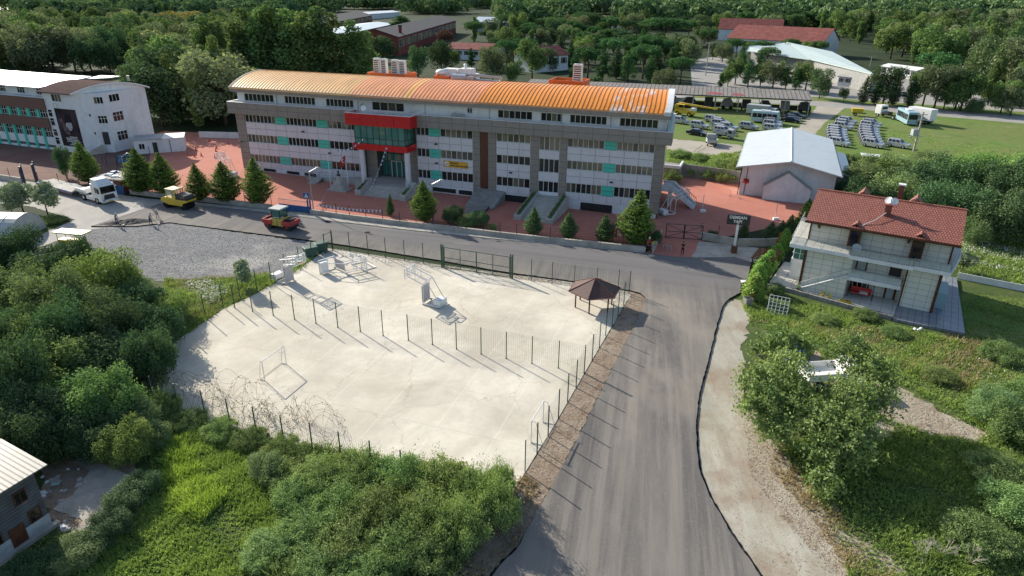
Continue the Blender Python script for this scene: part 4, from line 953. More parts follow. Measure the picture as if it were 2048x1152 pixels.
for a,b,za,zb in ((3.4,6.85,2.05,4.5),(10.6,6.85,2.1,4.5)):
    mb=MB(); mb.hexa([(a,-1.6,za),(b,-1.6,zb),(b,-.02,zb),(a,-.02,za),(a,-1.6,za+.08),(b,-1.6,zb+.08),(b,-.02,zb+.08),(a,-.02,za+.08)]); mb.build('porch_roof',GREYV,gym)
mb=MB(); mb.tube((.75,-.06,0.2),(.85,-.06,4.5),.05,n=6); mb.tube((-.2,-.1,0),(-.1,-.1,4.6),.07,n=6); mb.build('downpipe',DARK,gym)
mb=MB(); mb.box(.4,1.3,-.6,-.06,2.1,2.25); mb.box(.45,1.25,-.09,-.05,2.2,2.7); mb.tube((.85,-.5,2.2),(.85,-.5,2.0),.22,n=10); mb.build('basketball_bracket',REDV,gym)
la=thing('lean_to_shed','low lean-to with sheet metal roof along the right side of the hall','shed',GF.w(14.6,8,0),GF.a)
mb=MB(); mb.box(0,1.8,0,17,-.1,2.6); mb.build('wall',CONCD,la); mb=MB(); mb.hexa([(-.05,-.3,3.0),(2.1,-.3,2.65),(2.1,17.3,2.65),(-.05,17.3,3.0),(-.05,-.3,3.1),(2.1,-.3,2.75),(2.1,17.3,2.75),(-.05,17.3,3.1)]); mb.build('roof',ROOFW,la)
# --- left building
LO=at(740/4.2675,130+760/4.2675)[:2]; LF=Frame(LO,-20.95)
lb=thing('left_school_building','white and brown school block at the left edge with turquoise pilasters and curved end roof','school building',(*LO,0),LF.a)
TILEB=M('brown_cladding',(.12,.05,.045),.5,var=.12,scale=6)
end=[(-8.0,0),(0,0),(2.2,1.6),(2.35,2.3),(3.9,3.2),(3.2,13.5),(-8,13.5)]
def lroof(x,y): # height of the bowed roof
    q=(y+1)/14.5; return 11.3+ (1-(2*q-1)**2)*1.4
mb=MB(); n=len(end); mb.prism(end,-.1,11.25); 
mb.build('end_wall',WALLW,lb)
mb=MB(); pts=[]
K=14
for i in range(K+1):
    y=-.8+14.8*i/K; x1=.6+ (y*.28 if y<9 else 2.5+(y-9)*.1); x1=min(x1,4.4)
    pts.append((-8.4,y,lroof(0,y),x1+.3))
V=[(a,y,z) for a,y,z,b in pts]+[(b,y,z) for a,y,z,b in pts]+[(a,y,z-.18) for a,y,z,b in pts]+[(b,y,z-.18) for a,y,z,b in pts]; m=K+1
F=[(i,i+1,m+i+1,m+i) for i in range(K)]+[(2*m+i,3*m+i,3*m+i+1,2*m+i+1) for i in range(K)]+[(i,2*m+i,2*m+i+1,i+1) for i in range(K)]+[(m+i,m+i+1,3*m+i+1,3*m+i) for i in range(K)]+[(0,m,3*m,2*m),(m-1,2*m-1,4*m-1,3*m-1)]
mb.add(V,F); mb.build('curved_roof',M('brown_roof',(.13,.095,.085),1.0,var=.1,spec=0),lb)
mb=MB(); 
for i in range(K):
    a,b=pts[i],pts[i+1]; mb.hexa([(a[3]-.9,a[1],11.2),(a[3]-.35,a[1],11.2),(b[3]-.35,b[1],11.2),(b[3]-.9,b[1],11.2),(a[3]-.9,a[1],a[2]-.17),(a[3]-.35,a[1],a[2]-.17),(b[3]-.35,b[1],b[2]-.17),(b[3]-.9,b[1],b[2]-.17)])
    mb.tube((a[3],a[1],a[2]-.08),(b[3],b[1],b[2]-.08),.14,n=6)
mb.build('eave_trim',WHITE,lb)
mb=MB(); mb.tube((1.0,12,12.4),(1.0,12,13.4),.28,n=10); mb.build('chimney_pipe',STEEL,lb)
# left wing
mb=MB(); mb.box(-40,-8,.3,11,-.1,10.1); mb.box(-40,-8,.05,.3,-.1,.4); mb.box(-40,-8,.05,.3,1.0,2.45); mb.box(-40,-8.02,1.5,11,10.1,12); mb.build('wing_wall',WALLW,lb)
for z0,z1 in ((4.3,6.2),(7.85,9.95)):
    mb=MB(); mb.box(-40,-7.9,-.25,.3,z0,z1); mb.build('brown_band',TILEB,lb)
mb=MB(); mb.box(-40,-8,.2,1.5,9.95,10.05); mb.build('terrace_edge',WHITE,lb)
mb=MB(); mb.hexa([(-40,.1,11.75),(-8.6,.1,11.75),(-8.6,11.5,12.6),(-40,11.5,12.6),(-40,.1,11.95),(-8.6,.1,11.95),(-8.6,11.5,12.8),(-40,11.5,12.8)]); mb.hexa([(-8.59,10.2,12.3),(-3,10.6,12.75),(-3,13.5,12.75),(-8.59,13.5,12.6),(-8.59,10.2,12.5),(-3,10.6,12.9),(-3,13.5,12.9),(-8.59,13.5,12.8)]); mb.build('wing_roof',ROOFW,lb)
for i in range(10):
    u=-10.55-i*2.75
    mb=MB(); mb.box(u-.35,u+.35,-.1,.3,6.2,7.85); mb.build('pilaster',TEAL,lb)
    mb=MB(); mb.box(u-.3,u+.3,-.1,.3,-.1,4.3); mb.build('pilaster',TEAL,lb)
    win_part(lb,u+.35,u+2.4,6.25,7.8,3,y=.2,rows=2); win_part(lb,u+.3,u+2.4,2.45,4.25,3,y=.2,rows=2); win_part(lb,u+.35,u+2.35,.4,1.0,6,y=.2,curt=0,frame=GREYV)
    if i in (0,2,4,6,8): win_part(lb,u-.9,u+1.2,10.35,11.6,3,y=1.48,rows=2)
# end block front
win_part(lb,-5.6,-3.1,9.6,11.0,3,curt=.5)
for z0,z1 in ((6.6,8.0),(4.9,6.4),(2.9,4.3),(1.3,2.7)): win_part(lb,-7.6,-6.5,z0,z1,1,rows=2)
mb=MB(); mb.box(-5.9,-5.2,-.35,0,8.75,9.35); mb.box(-5.0,-4.6,-.3,0,8.7,9.3); mb.build('air_conditioner',WHITE,lb)
def poster():
    t=thing('wall_banner','tall dark portrait banner hung on the end block of the left building','banner',LF.w(-3.0,-.06),LF.a)
    mb=MB(); mb.box(-2.7,2.9,-.02,.03,1.2,8.35); mb.build('cloth',M('banner_dark',(.045,.03,.035),.7,var=.6,scale=.35),t)
    mb=MB(); c=(.2,-.03,5.2)
    el=lambda cx,cz,rx,rz,n=18: [(cx+rx*math.cos(2*math.pi*i/n),-.035,cz+rz*math.sin(2*math.pi*i/n)) for i in range(n)]
    mb.add(el(.45,5.3,.72,1.05),[tuple(range(18))]); mb.add([(-.2,-.036,6.0),(.2,-.036,6.0),(-.5,-.036,4.3),(-.8,-.036,4.9)],[(0,1,2,3)]); mb.build('pale_face_shape',M('banner_pale',(.42,.40,.42),.7,var=.25,scale=2),t)
    mb=MB(); mb.add([(-.45,-.045,5.75),(1.3,-.045,5.85),(1.25,-.045,7.4),(-.25,-.045,7.5)],[(0,1,2,3)]); mb.build('dark_hat_shape',M('banner_hat',(.025,.02,.025),.8,var=.5,scale=3),t)
    mb=MB(); mb.add([(-2.0,-.04,6.3),(-1.3,-.04,6.5),(.0,-.04,4.2),(.2,-.04,3.4),(-1.1,-.04,3.6)],[(0,1,2,3,4)]); mb.build('smoke_shape',M('banner_smoke',(.16,.10,.11),.8,var=.4,scale=1),t)
    mb=MB(); rg=random.Random(2)
    for j,(x0,x1) in enumerate(((-.3,1.4),(-1.4,1.6),(-1.2,2.0),(-1.3,2.3),(-.2,.9),(-.7,.2))):
        x=x0; z=3.0-j*.3
        while x<x1: wv=rg.uniform(.15,.5); mb.add([(x,-.045,z),(x+wv,-.045,z),(x+wv,-.045,z+.15),(x,-.045,z+.15)],[(0,1,2,3)]); x+=wv+.07
    mb.build('text_lines',WHITE,t)
poster()
# end block side windows: placed on each facet
def facet(name,p,q,items,parent):
    d=math.atan2(q[1]-p[1],q[0]-p[0]); e=bpy.data.objects.new(name,None)
    for (fu,wd,z0,z1,n,rows) in items:
        f=win_part(parent,0,wd,z0,z1,n,y=-.03,rows=rows,curt=.05); L=math.hypot(q[0]-p[0],q[1]-p[1]); f.location=(p[0]+(q[0]-p[0])*fu,p[1]+(q[1]-p[1])*fu,0); f.rotation_euler=(0,0,d)
    bpy.data.objects.remove(e)
facet('f',(0,0),(2.2,1.6),[(.75,.35,7.0,7.6,1,1),(.8,.35,3.6,4.2,1,1)],lb)
facet('f',(2.35,2.3),(3.9,3.2),[(.05,1.6,9.3,10.6,3,1),(.05,1.6,5.6,7.1,3,2)],lb)
facet('f',(3.9,3.2),(3.2,13.5),[(.12,2.4,9.4,10.8,3,1),(.12,2.4,5.7,7.5,3,2),(.12,2.4,2.0,3.8,3,2)],lb)
dr=MB(); dr.box(0,1.1,-.05,.02,1.6,4.0); o=dr.build('door',DARK,lb); o.location=(2.5,2.35,0); o.rotation_euler=(0,0,R(30))
st=MB()
for i in range(8): st.box(.2+i*.38,.6+i*.38,-1.1,0,0,1.6-i*.2)
o=st.build('outside_steps',CONC,lb); o.location=(2.9,2.0,0); o.rotation_euler=(0,0,R(-115))
mb=MB(); mb.path([(.2,-1.1,2.6),(3.3,-1.1,1.0)],.04); [mb.tube((.3+i*.5,-1.1,1.4-i*.24),(.3+i*.5,-1.1,2.55-i*.26),.03) for i in range(7)]
o=mb.build('step_rail',WHITE,lb); o.location=(2.9,2.0,0); o.rotation_euler=(0,0,R(-115))
# annex cabin + yard boxes
cab=thing('site_cabin','long white cabin with grey flat roof behind the red yard','cabin',at(272,309),R(22))
mb=MB(); mb.box(0,8.8,0,5,-.1,2.6); mb.build('wall',WALLW,cab)
mb=MB(); mb.box(-.15,5,-.15,5.15,2.6,2.75); mb.build('roof',GREYV,cab); mb=MB(); mb.box(5.01,8.95,-.15,5.15,2.6,2.76); mb.build('roof',WHITE,cab)
win_part(cab,.8,1.8,.9,2.0,2,y=-.03)
mb=MB(); mb.box(3.2,4.0,-.05,0,0,2.1); mb.box(6.2,6.3,-.05,0,0,2.4); mb.build('door',DARK,cab)
def wall_run(name,label,px,h,th,mat,cat='wall',z=0,base=None,posts=None):
    t=thing(name,label,cat,(0,0,0)); P=[at(*p)[:2] for p in px]; mb=MB()
    for a,b in zip(P,P[1:]):
        d=Vector((b[0]-a[0],b[1]-a[1],0)); L=d.length; an=math.atan2(d.y,d.x); mb.obox(((a[0]+b[0])/2,(a[1]+b[1])/2,z+h/2),(L+th*.5,th,h),an)
    mb.build('wall_body',mat,t)
    return t
wall_run('yard_wall','cream low wall with openings beside the white cabin',[(306,306),(372,292)],1.3,.15,WALLW)
wall_run('boundary_wall','long white boundary wall at the back of the red yard',[(400,275),(478,277)],1.3,.2,WALLW)
wall_run('boundary_wall','stained concrete wall below the bramble bank behind the school',[(1355,351),(1478,368)],2.2,.25,CONCD)
yb=thing('yellow_locker','yellow metal locker standing against the cream wall','locker',at(349,299),R(22)); mb=MB(); mb.box(-.5,.5,-.3,.3,.1,1.9); mb.build('cabinet',YELLOW,yb,bev=.02); mb=MB(); mb.box(-.02,.02,-.32,-.3,.15,1.85); mb.box(.1,.14,-.35,-.3,.9,1.1); mb.build('door_gap',DARK,yb)
# guard hut with cluttered roof
hut=thing('guard_hut','brown guard hut with a cluttered flat roof behind the white truck','guard hut',at(205,384),R(-16))
mb=MB(); mb.box(-.2,4.0,0,3.4,-.1,2.3); mb.build('wall',M('hut_brick',(.16,.07,.055),.7,var=.15,scale=4),hut)
mb=MB(); mb.box(-.6,5.0,-.6,3.8,2.3,2.5); mb.build('roof',CONC,hut)
win_part(hut,.9,2.6,1.0,2.0,2,y=-.04); 
mb=MB(); mb.box(2.9,4.4,-.08,-.01,.0,1.4); mb.build('gate_leaf',BLUEP,hut)
for k,(x,y,c) in enumerate(((1,1.2,BLUEV),(2.6,.6,WHITE),(3.4,1.9,GREYV),(.3,2.5,BLUEP))):
    j=thing('roof_junk',['blue tarpaulin bundle on the left of the guard hut roof','white plastic sheet bundle on the front of the guard hut roof','grey scrap sheet bundle on the right of the guard hut roof','dark blue bundle at the back of the guard hut roof'][k],'bundle',tuple(Vector(at(205,384))+Matrix.Rotation(R(-16),3,'Z')@Vector((x,y,2.5))),R(30*k))
    mb=MB(); mb.prism([(-.7,-.5),(.6,-.6),(.8,.3),(-.2,.6)],0,.25,top=[(-.5,-.3),(.5,-.4),(.5,.2),(-.1,.4)]); mb.prism([(.1,-.9),(.9,-.5),(.7,0)],.02,.12); mb.build('sheet',c,j)
# --- white house (villa)
vpx=lambda x,y:(1450+x/3.114,350+y/3.114)
VO=at(*vpx(445,695))[:2]; VF=Frame(VO,-31.6)
vil=thing('white_villa','three level white tiled villa with red tile roof and brown timber trim','house',(*VO,0),VF.a)
VT=stripes('villa_tile',(.60,.60,.54),(.17,.15,.13),'XZ',(1.02,.62),.03,.35,var=.04,grime=.08)
VFLOOR=stripes('terrace_tile',(.42,.41,.37),(.10,.09,.08),'XY',(.9,.9),.04,.5,var=.06)
RT=tiles('red_roof_tile',(.36,.125,.085),(.27,.085,.06),bw=.26,rowh=.36)
mb=MB(); mb.box(.25,12.9,1.4,9.5,0,5.0); mb.box(.25,4.9,0,1.4,0,5.0); mb.box(9.85,12.9,0,1.4,0,5.0)
mb.box(.3,9.85,1.35,1.45,0,.02); mb.build('lower_wall',VT,vil)
mb=MB(); mb.box(.1,13.3,1.5,9.3,5.1,7.65); mb.build('upper_wall',VT,vil)
for (x,y) in ((.12,-.12),(12.78,-.14)): 
    mb=MB(); mb.box(x,x+.26,y,y+.26,0,4.75); mb.build('corner_trim',WOOD,vil)
mb=MB(); mb.box(9.9,10.05,-.06,0,0,4.75); mb.build('corner_trim',WOOD,vil)
for x in (-.02,13.2): 
    mb=MB(); mb.box(x,x+.15,1.4,1.55,5.1,7.4); mb.build('corner_trim',WOOD,vil)
mb=MB(); mb.prism([(-1.4,-.9),(4.5,-.9),(4.5,-1.25),(10.4,-1.25),(10.4,-1.0),(13.6,-1.0),(14.4,5),(14.4,9.6),(-1.9,9.6)],4.72,5.12); mb.build('terrace_slab',WALLW,vil)
mb=MB(); mb.prism([(-1.3,-.8),(4.6,-.8),(4.6,-1.15),(10.3,-1.15),(10.3,-.9),(13.5,-.9),(14.3,5),(14.3,9.5),(-1.8,9.5)],5.121,5.14); mb.build('terrace_floor',VFLOOR,vil)
def glassrail(pts,z,h=.55,parent=vil,name='balustrade'):
    mb=MB(); g=MB()
    for a,b in zip(pts,pts[1:]):
        za=a[2] if len(a)>2 else z; zb=b[2] if len(b)>2 else z
        mb.tube((a[0],a[1],za+h),(b[0],b[1],zb+h),.03,n=5)
        L=math.hypot(b[0]-a[0],b[1]-a[1]); k=max(1,int(L/1.2))
        for i in range(k+1): f=i/k; x,y,zz=a[0]+(b[0]-a[0])*f,a[1]+(b[1]-a[1])*f,za+(zb-za)*f; mb.tube((x,y,zz),(x,y,zz+h),.025,n=5)
        g.add([(a[0],a[1],za+.06),(b[0],b[1],zb+.06),(b[0],b[1],zb+h-.05),(a[0],a[1],za+h-.05)],[(0,1,2,3)])
    r=mb.build(name,STEEL,parent); g.build('glass_panel',CLEAR,r)
glassrail([(-1.75,9.3),(-1.3,-.8),(4.6,-.8),(4.6,-1.15),(10.3,-1.15),(10.3,-.9),(13.5,-.9),(14.2,5)],5.14,.75)
# roof
def slope(parent,x0,x1,y0,z0,y1,z1,th,mat,name='roof'):
    L=math.hypot(y1-y0,z1-z0); a=math.atan2(z1-z0,y1-y0); mb=MB(); mb.box(x0,x1,0,L,-th,0); o=mb.build(name,mat,parent); o.location=(0,y0,z0); o.rotation_euler=(a,0,0); return o
slope(vil,-.35,13.75,-.5,7.85,5.3,9.85,.14,RT); o=slope(vil,-13.75,.35,-.5,7.85,5.3,9.85,.14,RT); o.location=(0,11.1,7.85); o.rotation_euler=(math.atan2(2.0,5.8),0,R(180))
mb=MB(); 
for i in range(46): mb.tube((-.35+i*.307,5.3,9.87),(-.35+i*.307+.29,5.3,9.87),.13,.11,n=6)
mb.build('ridge_tiles',M('ridge_red',(.40,.16,.11),.7,var=.15,scale=6),vil)
for x in (-.3,13.6):
    mb=MB(); mb.add([(x,-.3,7.75),(x,10.9,7.75),(x,5.3,9.7),(x+.12,-.3,7.75),(x+.12,10.9,7.75),(x+.12,5.3,9.7)],[(0,1,2),(5,4,3),(0,3,4,1),(1,4,5,2),(2,5,3,0)]); mb.build('gable_infill',WALLW,vil)
mb=MB(); mb.box(-.38,13.78,-.6,-.48,7.6,7.8); mb.box(-.3,13.6,-.45,1.6,7.55,7.62); mb.build('eave_board',WOOD,vil)
for x in (.8,9.3): 
    mb=MB(); mb.hexa([(x,1.4,6.6),(x+.18,1.4,6.6),(x+.18,1.52,6.6),(x,1.52,6.6),(x,.2,7.6),(x+.18,.2,7.6),(x+.18,1.52,7.6),(x,1.52,7.6)]); mb.build('eave_bracket',WOOD,vil)
def dormer(xc,back=False):
    mb=MB(); 
    mb.box(xc-.55,xc+.55,.6,1.5,5.14,7.5) if not back else None
    if not back: mb.build('dormer_jamb',WOOD,vil); g=MB(); g.box(xc-.36,xc+.36,.56,.6,5.2,7.2); g.build('dormer_door',GLASS,vil)
    y0=-.2 if not back else 6.2
    h=8.35 if not back else 10.2; b=7.65 if not back else 9.6; y1=3.2 if not back else 9
    mb=MB(); mb.add([(xc-.95,y0,b),(xc,y0-.1,h),(xc+.95,y0,b),(xc-.95,y1,b+.3),(xc,y1,h),(xc+.95,y1,b+.3),(xc-.85,y0,b-.12),(xc,y0-.1,h-.14),(xc+.85,y0,b-.12)],[(0,1,4,3),(1,2,5,4),(0,6,7,1),(1,7,8,2)]); mb.build('dormer_roof',RT,vil)
dormer(4.5); dormer(10.3); 
for xc in (4.1,9.2):
    mb=MB(); mb.add([(xc-.7,5.6,9.7),(xc,5.4,10.25),(xc+.7,5.6,9.7),(xc-.7,8,9.3),(xc,8,10.2),(xc+.7,8,9.3)],[(0,1,4,3),(1,2,5,4),(0,2,1)]); mb.build('dormer_roof',RT,vil)
mb=MB(); mb.box(6.6,7.2,2.2,2.8,8.4,10.0); mb.box(6.55,7.25,2.15,2.85,9.92,10.02); mb.build('chimney',M('chimney_brown',(.20,.07,.05),.7),vil)
mb=MB(); mb.box(7.3,7.8,6.0,6.5,9.2,11.3); mb.build('chimney',M('chimney_brown2',(.16,.06,.045),.7),vil); mb=MB(); mb.box(7.2,7.9,5.9,6.6,11.3,11.42); mb.build('chimney_cap',WHITE,vil)
mb=MB(); mb.path([(6.8,2.2,9.2),(6.0,.9,8.6),(5.2,.3,8.2),(4.9,-.2,7.9)],.04,mi=0); mb.build('roof_cable',WHITE,vil)
def dish(loc,label,mat,s=1.0,tilt=R(-35),rz=0):
    t=thing('satellite_dish',label,'satellite dish',loc,rz); mb=MB(); n=18
    rings=[(0,0),(.18,.01),(.34,.045),(.45,.09)]; V=[];F=[]
    c,sn=math.cos(tilt),math.sin(tilt)
    for r,d in rings:
        for i in range(n): a=2*math.pi*i/n; x,z,y=r*math.cos(a),r*math.sin(a),-d; V.append((x*s,(y*c-z*sn)*s,(z*c+y*sn)*s+.55*s))
    for j in range(3):
        for i in range(n): F.append((j*n+i,j*n+(i+1)%n,(j+1)*n+(i+1)%n,(j+1)*n+i))
    mb.add(V,F); mb.build('reflector',mat,t,smooth=True)
    mb=MB(); mb.tube((0,.15,-.0),(0,.1,.5*s),.03); mb.path([(0,.05,.2*s),(0,-.55*s,.45*s)],.02); mb.tube((0,-.5*s,.42*s),(0,-.62*s,.5*s),.04); mb.build('feed_arm',STEEL,t)
dish(VF.w(6.75,2.3,10.0),'left pale dish of the pair on the villa roof chimney',WHITE,.85,rz=R(-60)); dish(VF.w(7.25,2.2,10.0),'right white dish of the pair on the villa roof chimney',WHITE,.85,rz=R(-20))
dish(VF.w(5.0,-.9,5.3),'grey satellite dish on the villa terrace railing',GREYV,1.05,rz=R(-10))
# lower front: stair, mid balcony, recess
mb=MB(); mb.prism([(4.75,-1.2),(9.75,-1.2),(9.75,0),(9.75,1.4),(4.75,1.4)],2.4,2.8); mb.build('balcony_slab',WALLW,vil)
mb=MB(); mb.extr([(.35,-.02),(4.8,-.02),(4.8,2.8),(.35,.2)],-1.22,-1.1); mb.build('stair_wall',VT,vil)
mb=MB(); 
for i in range(12): mb.box(.55+i*.36,.55+(i+1)*.36,-1.1,-.05,.02,.22*(i+1)+.05)
mb.build('stair_steps',STONE,vil)
mb=MB(); mb.hexa([(.25,-1.28,.2),(4.85,-1.28,2.82),(4.85,-1.06,2.82),(.25,-1.06,.2),(.25,-1.28,.3),(4.85,-1.28,2.92),(4.85,-1.06,2.92),(.25,-1.06,.3)]); mb.build('stair_coping',WALLW,vil)
glassrail([(.4,-1.15,.3),(4.8,-1.15,2.9),(9.7,-1.15,2.82),(9.7,0,2.82)],2.82,.75)
for (x,z0,z1) in ((5.2,2.85,4.6),(8.4,2.85,4.6)):
    mb=MB(); mb.box(x,x+1.1,1.36,1.4,z0,z1); o=mb.build('balcony_door',WOOD,vil); mb=MB(); mb.box(x+.15,x+.95,1.32,1.36,z0+.05,z1-.1); mb.build('door_leaf',DARK if x>7 else GREYV,o)
mb=MB(); mb.box(5.1,6.9,1.3,1.4,.0,2.2); mb.build('ground_window_surround',WOOD,vil); win_part(vil,5.3,6.7,.9,2.0,3,y=1.26)
mb=MB(); mb.box(8.4,9.5,1.3,1.4,0,2.2); o=mb.build('ground_door',WOOD,vil); mb=MB(); mb.box(8.6,9.3,1.26,1.3,.05,2.1); mb.build('door_leaf',GREYV,o)
mb=MB(); mb.box(12.55,12.9,-.0,.3,0,.0); 
# left winter garden
mb=MB(); mb.prism([(-1.3,1.6),(.2,1.6),(.2,6.2),(-1.3,6.2)],2.0,2.6); mb.prism([(-1.2,1.7),(.2,1.7),(.2,6.1),(-1.2,6.1)],-.0,2.0); mb.build('bay_base',WALLW,vil)
mb=MB(); t=[]; 
for a,b in (((-1.15,1.75),(.15,1.75)),((-1.15,6.0),(-1.15,1.75))):
    mb.add([(a[0],a[1],2.6),(b[0],b[1],2.6),(b[0],b[1],4.7),(a[0],a[1],4.7)],[(0,1,2,3)]); t.append(.3)
o=mb.build('bay_glass',GLASSG,vil); settint(o,t)
mb=MB(); 
for x,y in ((-1.15,1.72),(-.5,1.72),(.15,1.72),(-1.18,3.9),(-1.18,6)): mb.tube((x,y,2.6),(x,y,4.7),.04)
mb.path([(-1.25,6,3.3),(-1.25,1.65,3.3),(.15,1.65,3.3)],.035); mb.build('bay_frame',ALU,vil)
# right annex roof-lights
mb=MB(); mb.box(12.95,14.0,1.5,5,0,1.9); mb.box(12.95,14.0,1.4,5.1,1.9,2.0); mb.build('side_bay',BLUEV,vil)
# terraces (pavings on their own)
def fslab(F,name,pts,z,mat,thick=.3):
    mb=MB(); mb.prism([F.w(*p)[:2] for p in pts],z-thick,z); o=mb.build(name,mat); tag(o,kind='structure')
VFL=M('terrace_white',(.50,.49,.45),.6,var=.05)
VFG=stripes('terrace_slate',(.20,.22,.25),(.05,.05,.055),'XY',(.62,1.3),.05,.35,rot=R(31.6),var=.08)
fslab(VF,'villa_terrace',[(.2,-1.3),(-.9,-1.6),(-2.7,-.9),(-2.6,6.3),(.3,6.3),(.3,1.4),(9.9,1.4),(9.75,-3.3),(9.65,-2.9)],.30,stripes('terrace_pale',(.50,.49,.44),(.16,.14,.12),'XY',(1.0,1.3),.04,.5,rot=R(31.6),var=.05),.35)
fslab(VF,'slate_terrace',[(9.76,-3.7),(15.9,-3.4),(15.1,12),(13.0,12),(12.95,.0),(9.76,0)],.27,VFG,.35)
gw=thing('garden_wall','rough grey block wall in front of the villa terrace','wall',(0,0,0))
mb=MB(); P=[VF.w(*p) for p in ((-5.1,-3.2),(-3.0,-2.2),(-1,-1.95),(9.7,-3.55))]
for a,b in zip(P,P[1:]):
    L=math.hypot(b[0]-a[0],b[1]-a[1]); k=max(1,int(L/.5)); an=math.atan2(b[1]-a[1],b[0]-a[0])
    for i in range(k): f=(i+.5)/k; mb.obox((a[0]+(b[0]-a[0])*f,a[1]+(b[1]-a[1])*f,.2),(L/k-.02,.25,.5+.02*(i%3)),an)
mb.build('blocks',CONCD,gw)
sw=thing('red_swing_seat','garden swing seat with red and white cushions under the villa balcony','swing seat',VF.w(6.3,.2,.3),VF.a)
mb=MB(); mb.box(-1,1,-.3,.3,.4,.5); mb.box(-1,1,.28,.4,.5,.95); mb.build('cushion',REDV,sw); mb=MB(); mb.box(-.1,.7,-.32,.28,.5,.56); mb.build('white_cushion',WHITE,sw)
mb=MB(); 
for x in (-1.15,1.15): mb.path([(x,-.6,0),(x,0,1.7),(x,.6,0)],.035)
mb.path([(-1.15,0,1.7),(1.15,0,1.7)],.03); mb.build('swing_frame',DARK,sw)
def pot(loc,label,mat=YELLOW,k=0):
    t=thing('plant_pot',label,'plant pot',loc,R(20*k)); mb=MB(); mb.tube((0,0,0),(0,0,.25),.12,.17,10); mb.build('pot',mat,t)
    rng=np.random.default_rng(k+3); P=rng.normal(size=(140,3))*[.15,.15,.12]+[0,0,.42]; leafmesh('foliage',P,sphdir(rng,140,.5),.06,rng.random(140),L_SHRUB,t,rng)
pot(VF.w(2.9,-1.9,.3),'first yellow flower pot on the villa terrace edge',YELLOW,1); pot(VF.w(3.6,-2.0,.3),'second yellow flower pot on the terrace edge beside the first',YELLOW,2); pot(VF.w(.4,-1.7,.3),'dark green potted plant by the foot of the villa stair',DARK,3)
pb=thing('plant_box','long yellow flower box on the villa terrace in front of the swing','plant box',VF.w(5.2,-2.3,.3),VF.a); mb=MB(); mb.box(-.6,.6,-.15,.15,0,.22); mb.build('box',YELLOW,pb); rng=np.random.default_rng(9); P=rng.uniform(-1,1,(200,3))*[.55,.12,.1]+[0,0,.3]; leafmesh('foliage',P,sphdir(rng,200,.5),.06,rng.random(200),L_OLIVE,pb,rng)
# timber pergola steps (slats) left of villa
pg=thing('garden_pergola','flat timber slat pergola between the thuja hedge and the villa','pergola',VF.w(-4.2,1.0,.0),VF.a)
for i in range(9):
    mb=MB(); mb.box(-1.3,1.3,i*.5,i*.5+.08,1.9,2.02); mb.build('slat',WOOD,pg)
for x in (-1.1,1.1): 
    mb=MB(); mb.box(x-.05,x+.05,-.1,4.2,1.78,1.9); mb.build('beam',WOOD,pg)
for x in (-1.1,1.1):
    for y in (.1,3.9): 
        mb=MB(); mb.box(x-.06,x+.06,y,y+.12,0,1.78); mb.build('post',WOOD,pg)
fslab(VF,'garden_path',[(-4.9,.9),(-3.0,.9),(-3.0,8.6),(-4.9,8.6)],.05,stripes('path_step',(.5,.48,.42),(.03,.05,.02),'Y',.62,.2,.8,rot=R(31.6)),.04)
tr=thing('white_trellis','white lattice trellis leaning on the garden wall','trellis',at(1553,628),R(-28))
mb=MB()
for i in range(6): mb.tube((-.95+i*.38,0,0),(-.95+i*.38,.5,1.75),.028)
for j in range(6): mb.tube((-.95,.1*j,.05+j*.34),(.95,.1*j,.05+j*.34),.028)
for x in (-.95,.95): mb.tube((x,.95,0),(x,.5,1.75),.03)
mb.build('lattice',WHITE,tr)
for k,(px,py,m_,lb_) in enumerate(((1494,612,CONCD,'dark grey litter bin on the grass at the lane corner'),)):
    t=thing('litter_bin',lb_,'litter bin',at(px,py),R(15)); mb=MB(); mb.prism([(-.35,-.3),(.35,-.3),(.35,.3),(-.35,.3)],.1,.95,top=[(-.42,-.36),(.42,-.36),(.42,.36),(-.42,.36)]); mb.build('bucket',m_,t); mb=MB(); mb.prism([(-.36,-.3),(.36,-.3),(.36,.3),(-.36,.3)],.951,.96); mb.build('opening',DARK,t)
    mb=MB(); mb.tube((.55,0,0),(.55,0,1.3),.05); mb.tube((.55,0,1.2),(.3,.3,.9),.03); mb.build('post',WOOD,t)
gp=thing('gate_pillar','black pillar with white cap at the corner of the villa garden','pillar',at(1484,586)); mb=MB(); mb.box(-.2,.2,-.2,.2,0,1.3); mb.build('shaft',DARK,gp); mb=MB(); mb.box(-.27,.27,-.27,.27,1.3,1.42); mb.build('cap',WHITE,gp)
# --- black company sign
sg_=thing('company_sign','black roadside sign board on a white post at the forecourt','sign',at(1467,506),R(-12))
mb=MB(); mb.box(-.35,.35,-.3,.3,0,1.0); mb.build('brick_base',M('sign_base',(.16,.08,.05),.7,var=.2,scale=6),sg_); mb=MB(); mb.box(-.14,.14,-.12,.12,1.0,4.1); mb.build('post',WHITE,sg_)
mb=MB(); mb.box(-1.35,1.35,-.12,.12,3.75,5.0); mb.build('board',DARK,sg_)
for s_,zz,xx in (('DEMSAN',4.66,-1.12),('YAPI',4.15,-.62)): textmesh(s_,.52,'lettering',WHITE,sg_,(xx,-.13,zz),(R(90),0,0),bold=.012)
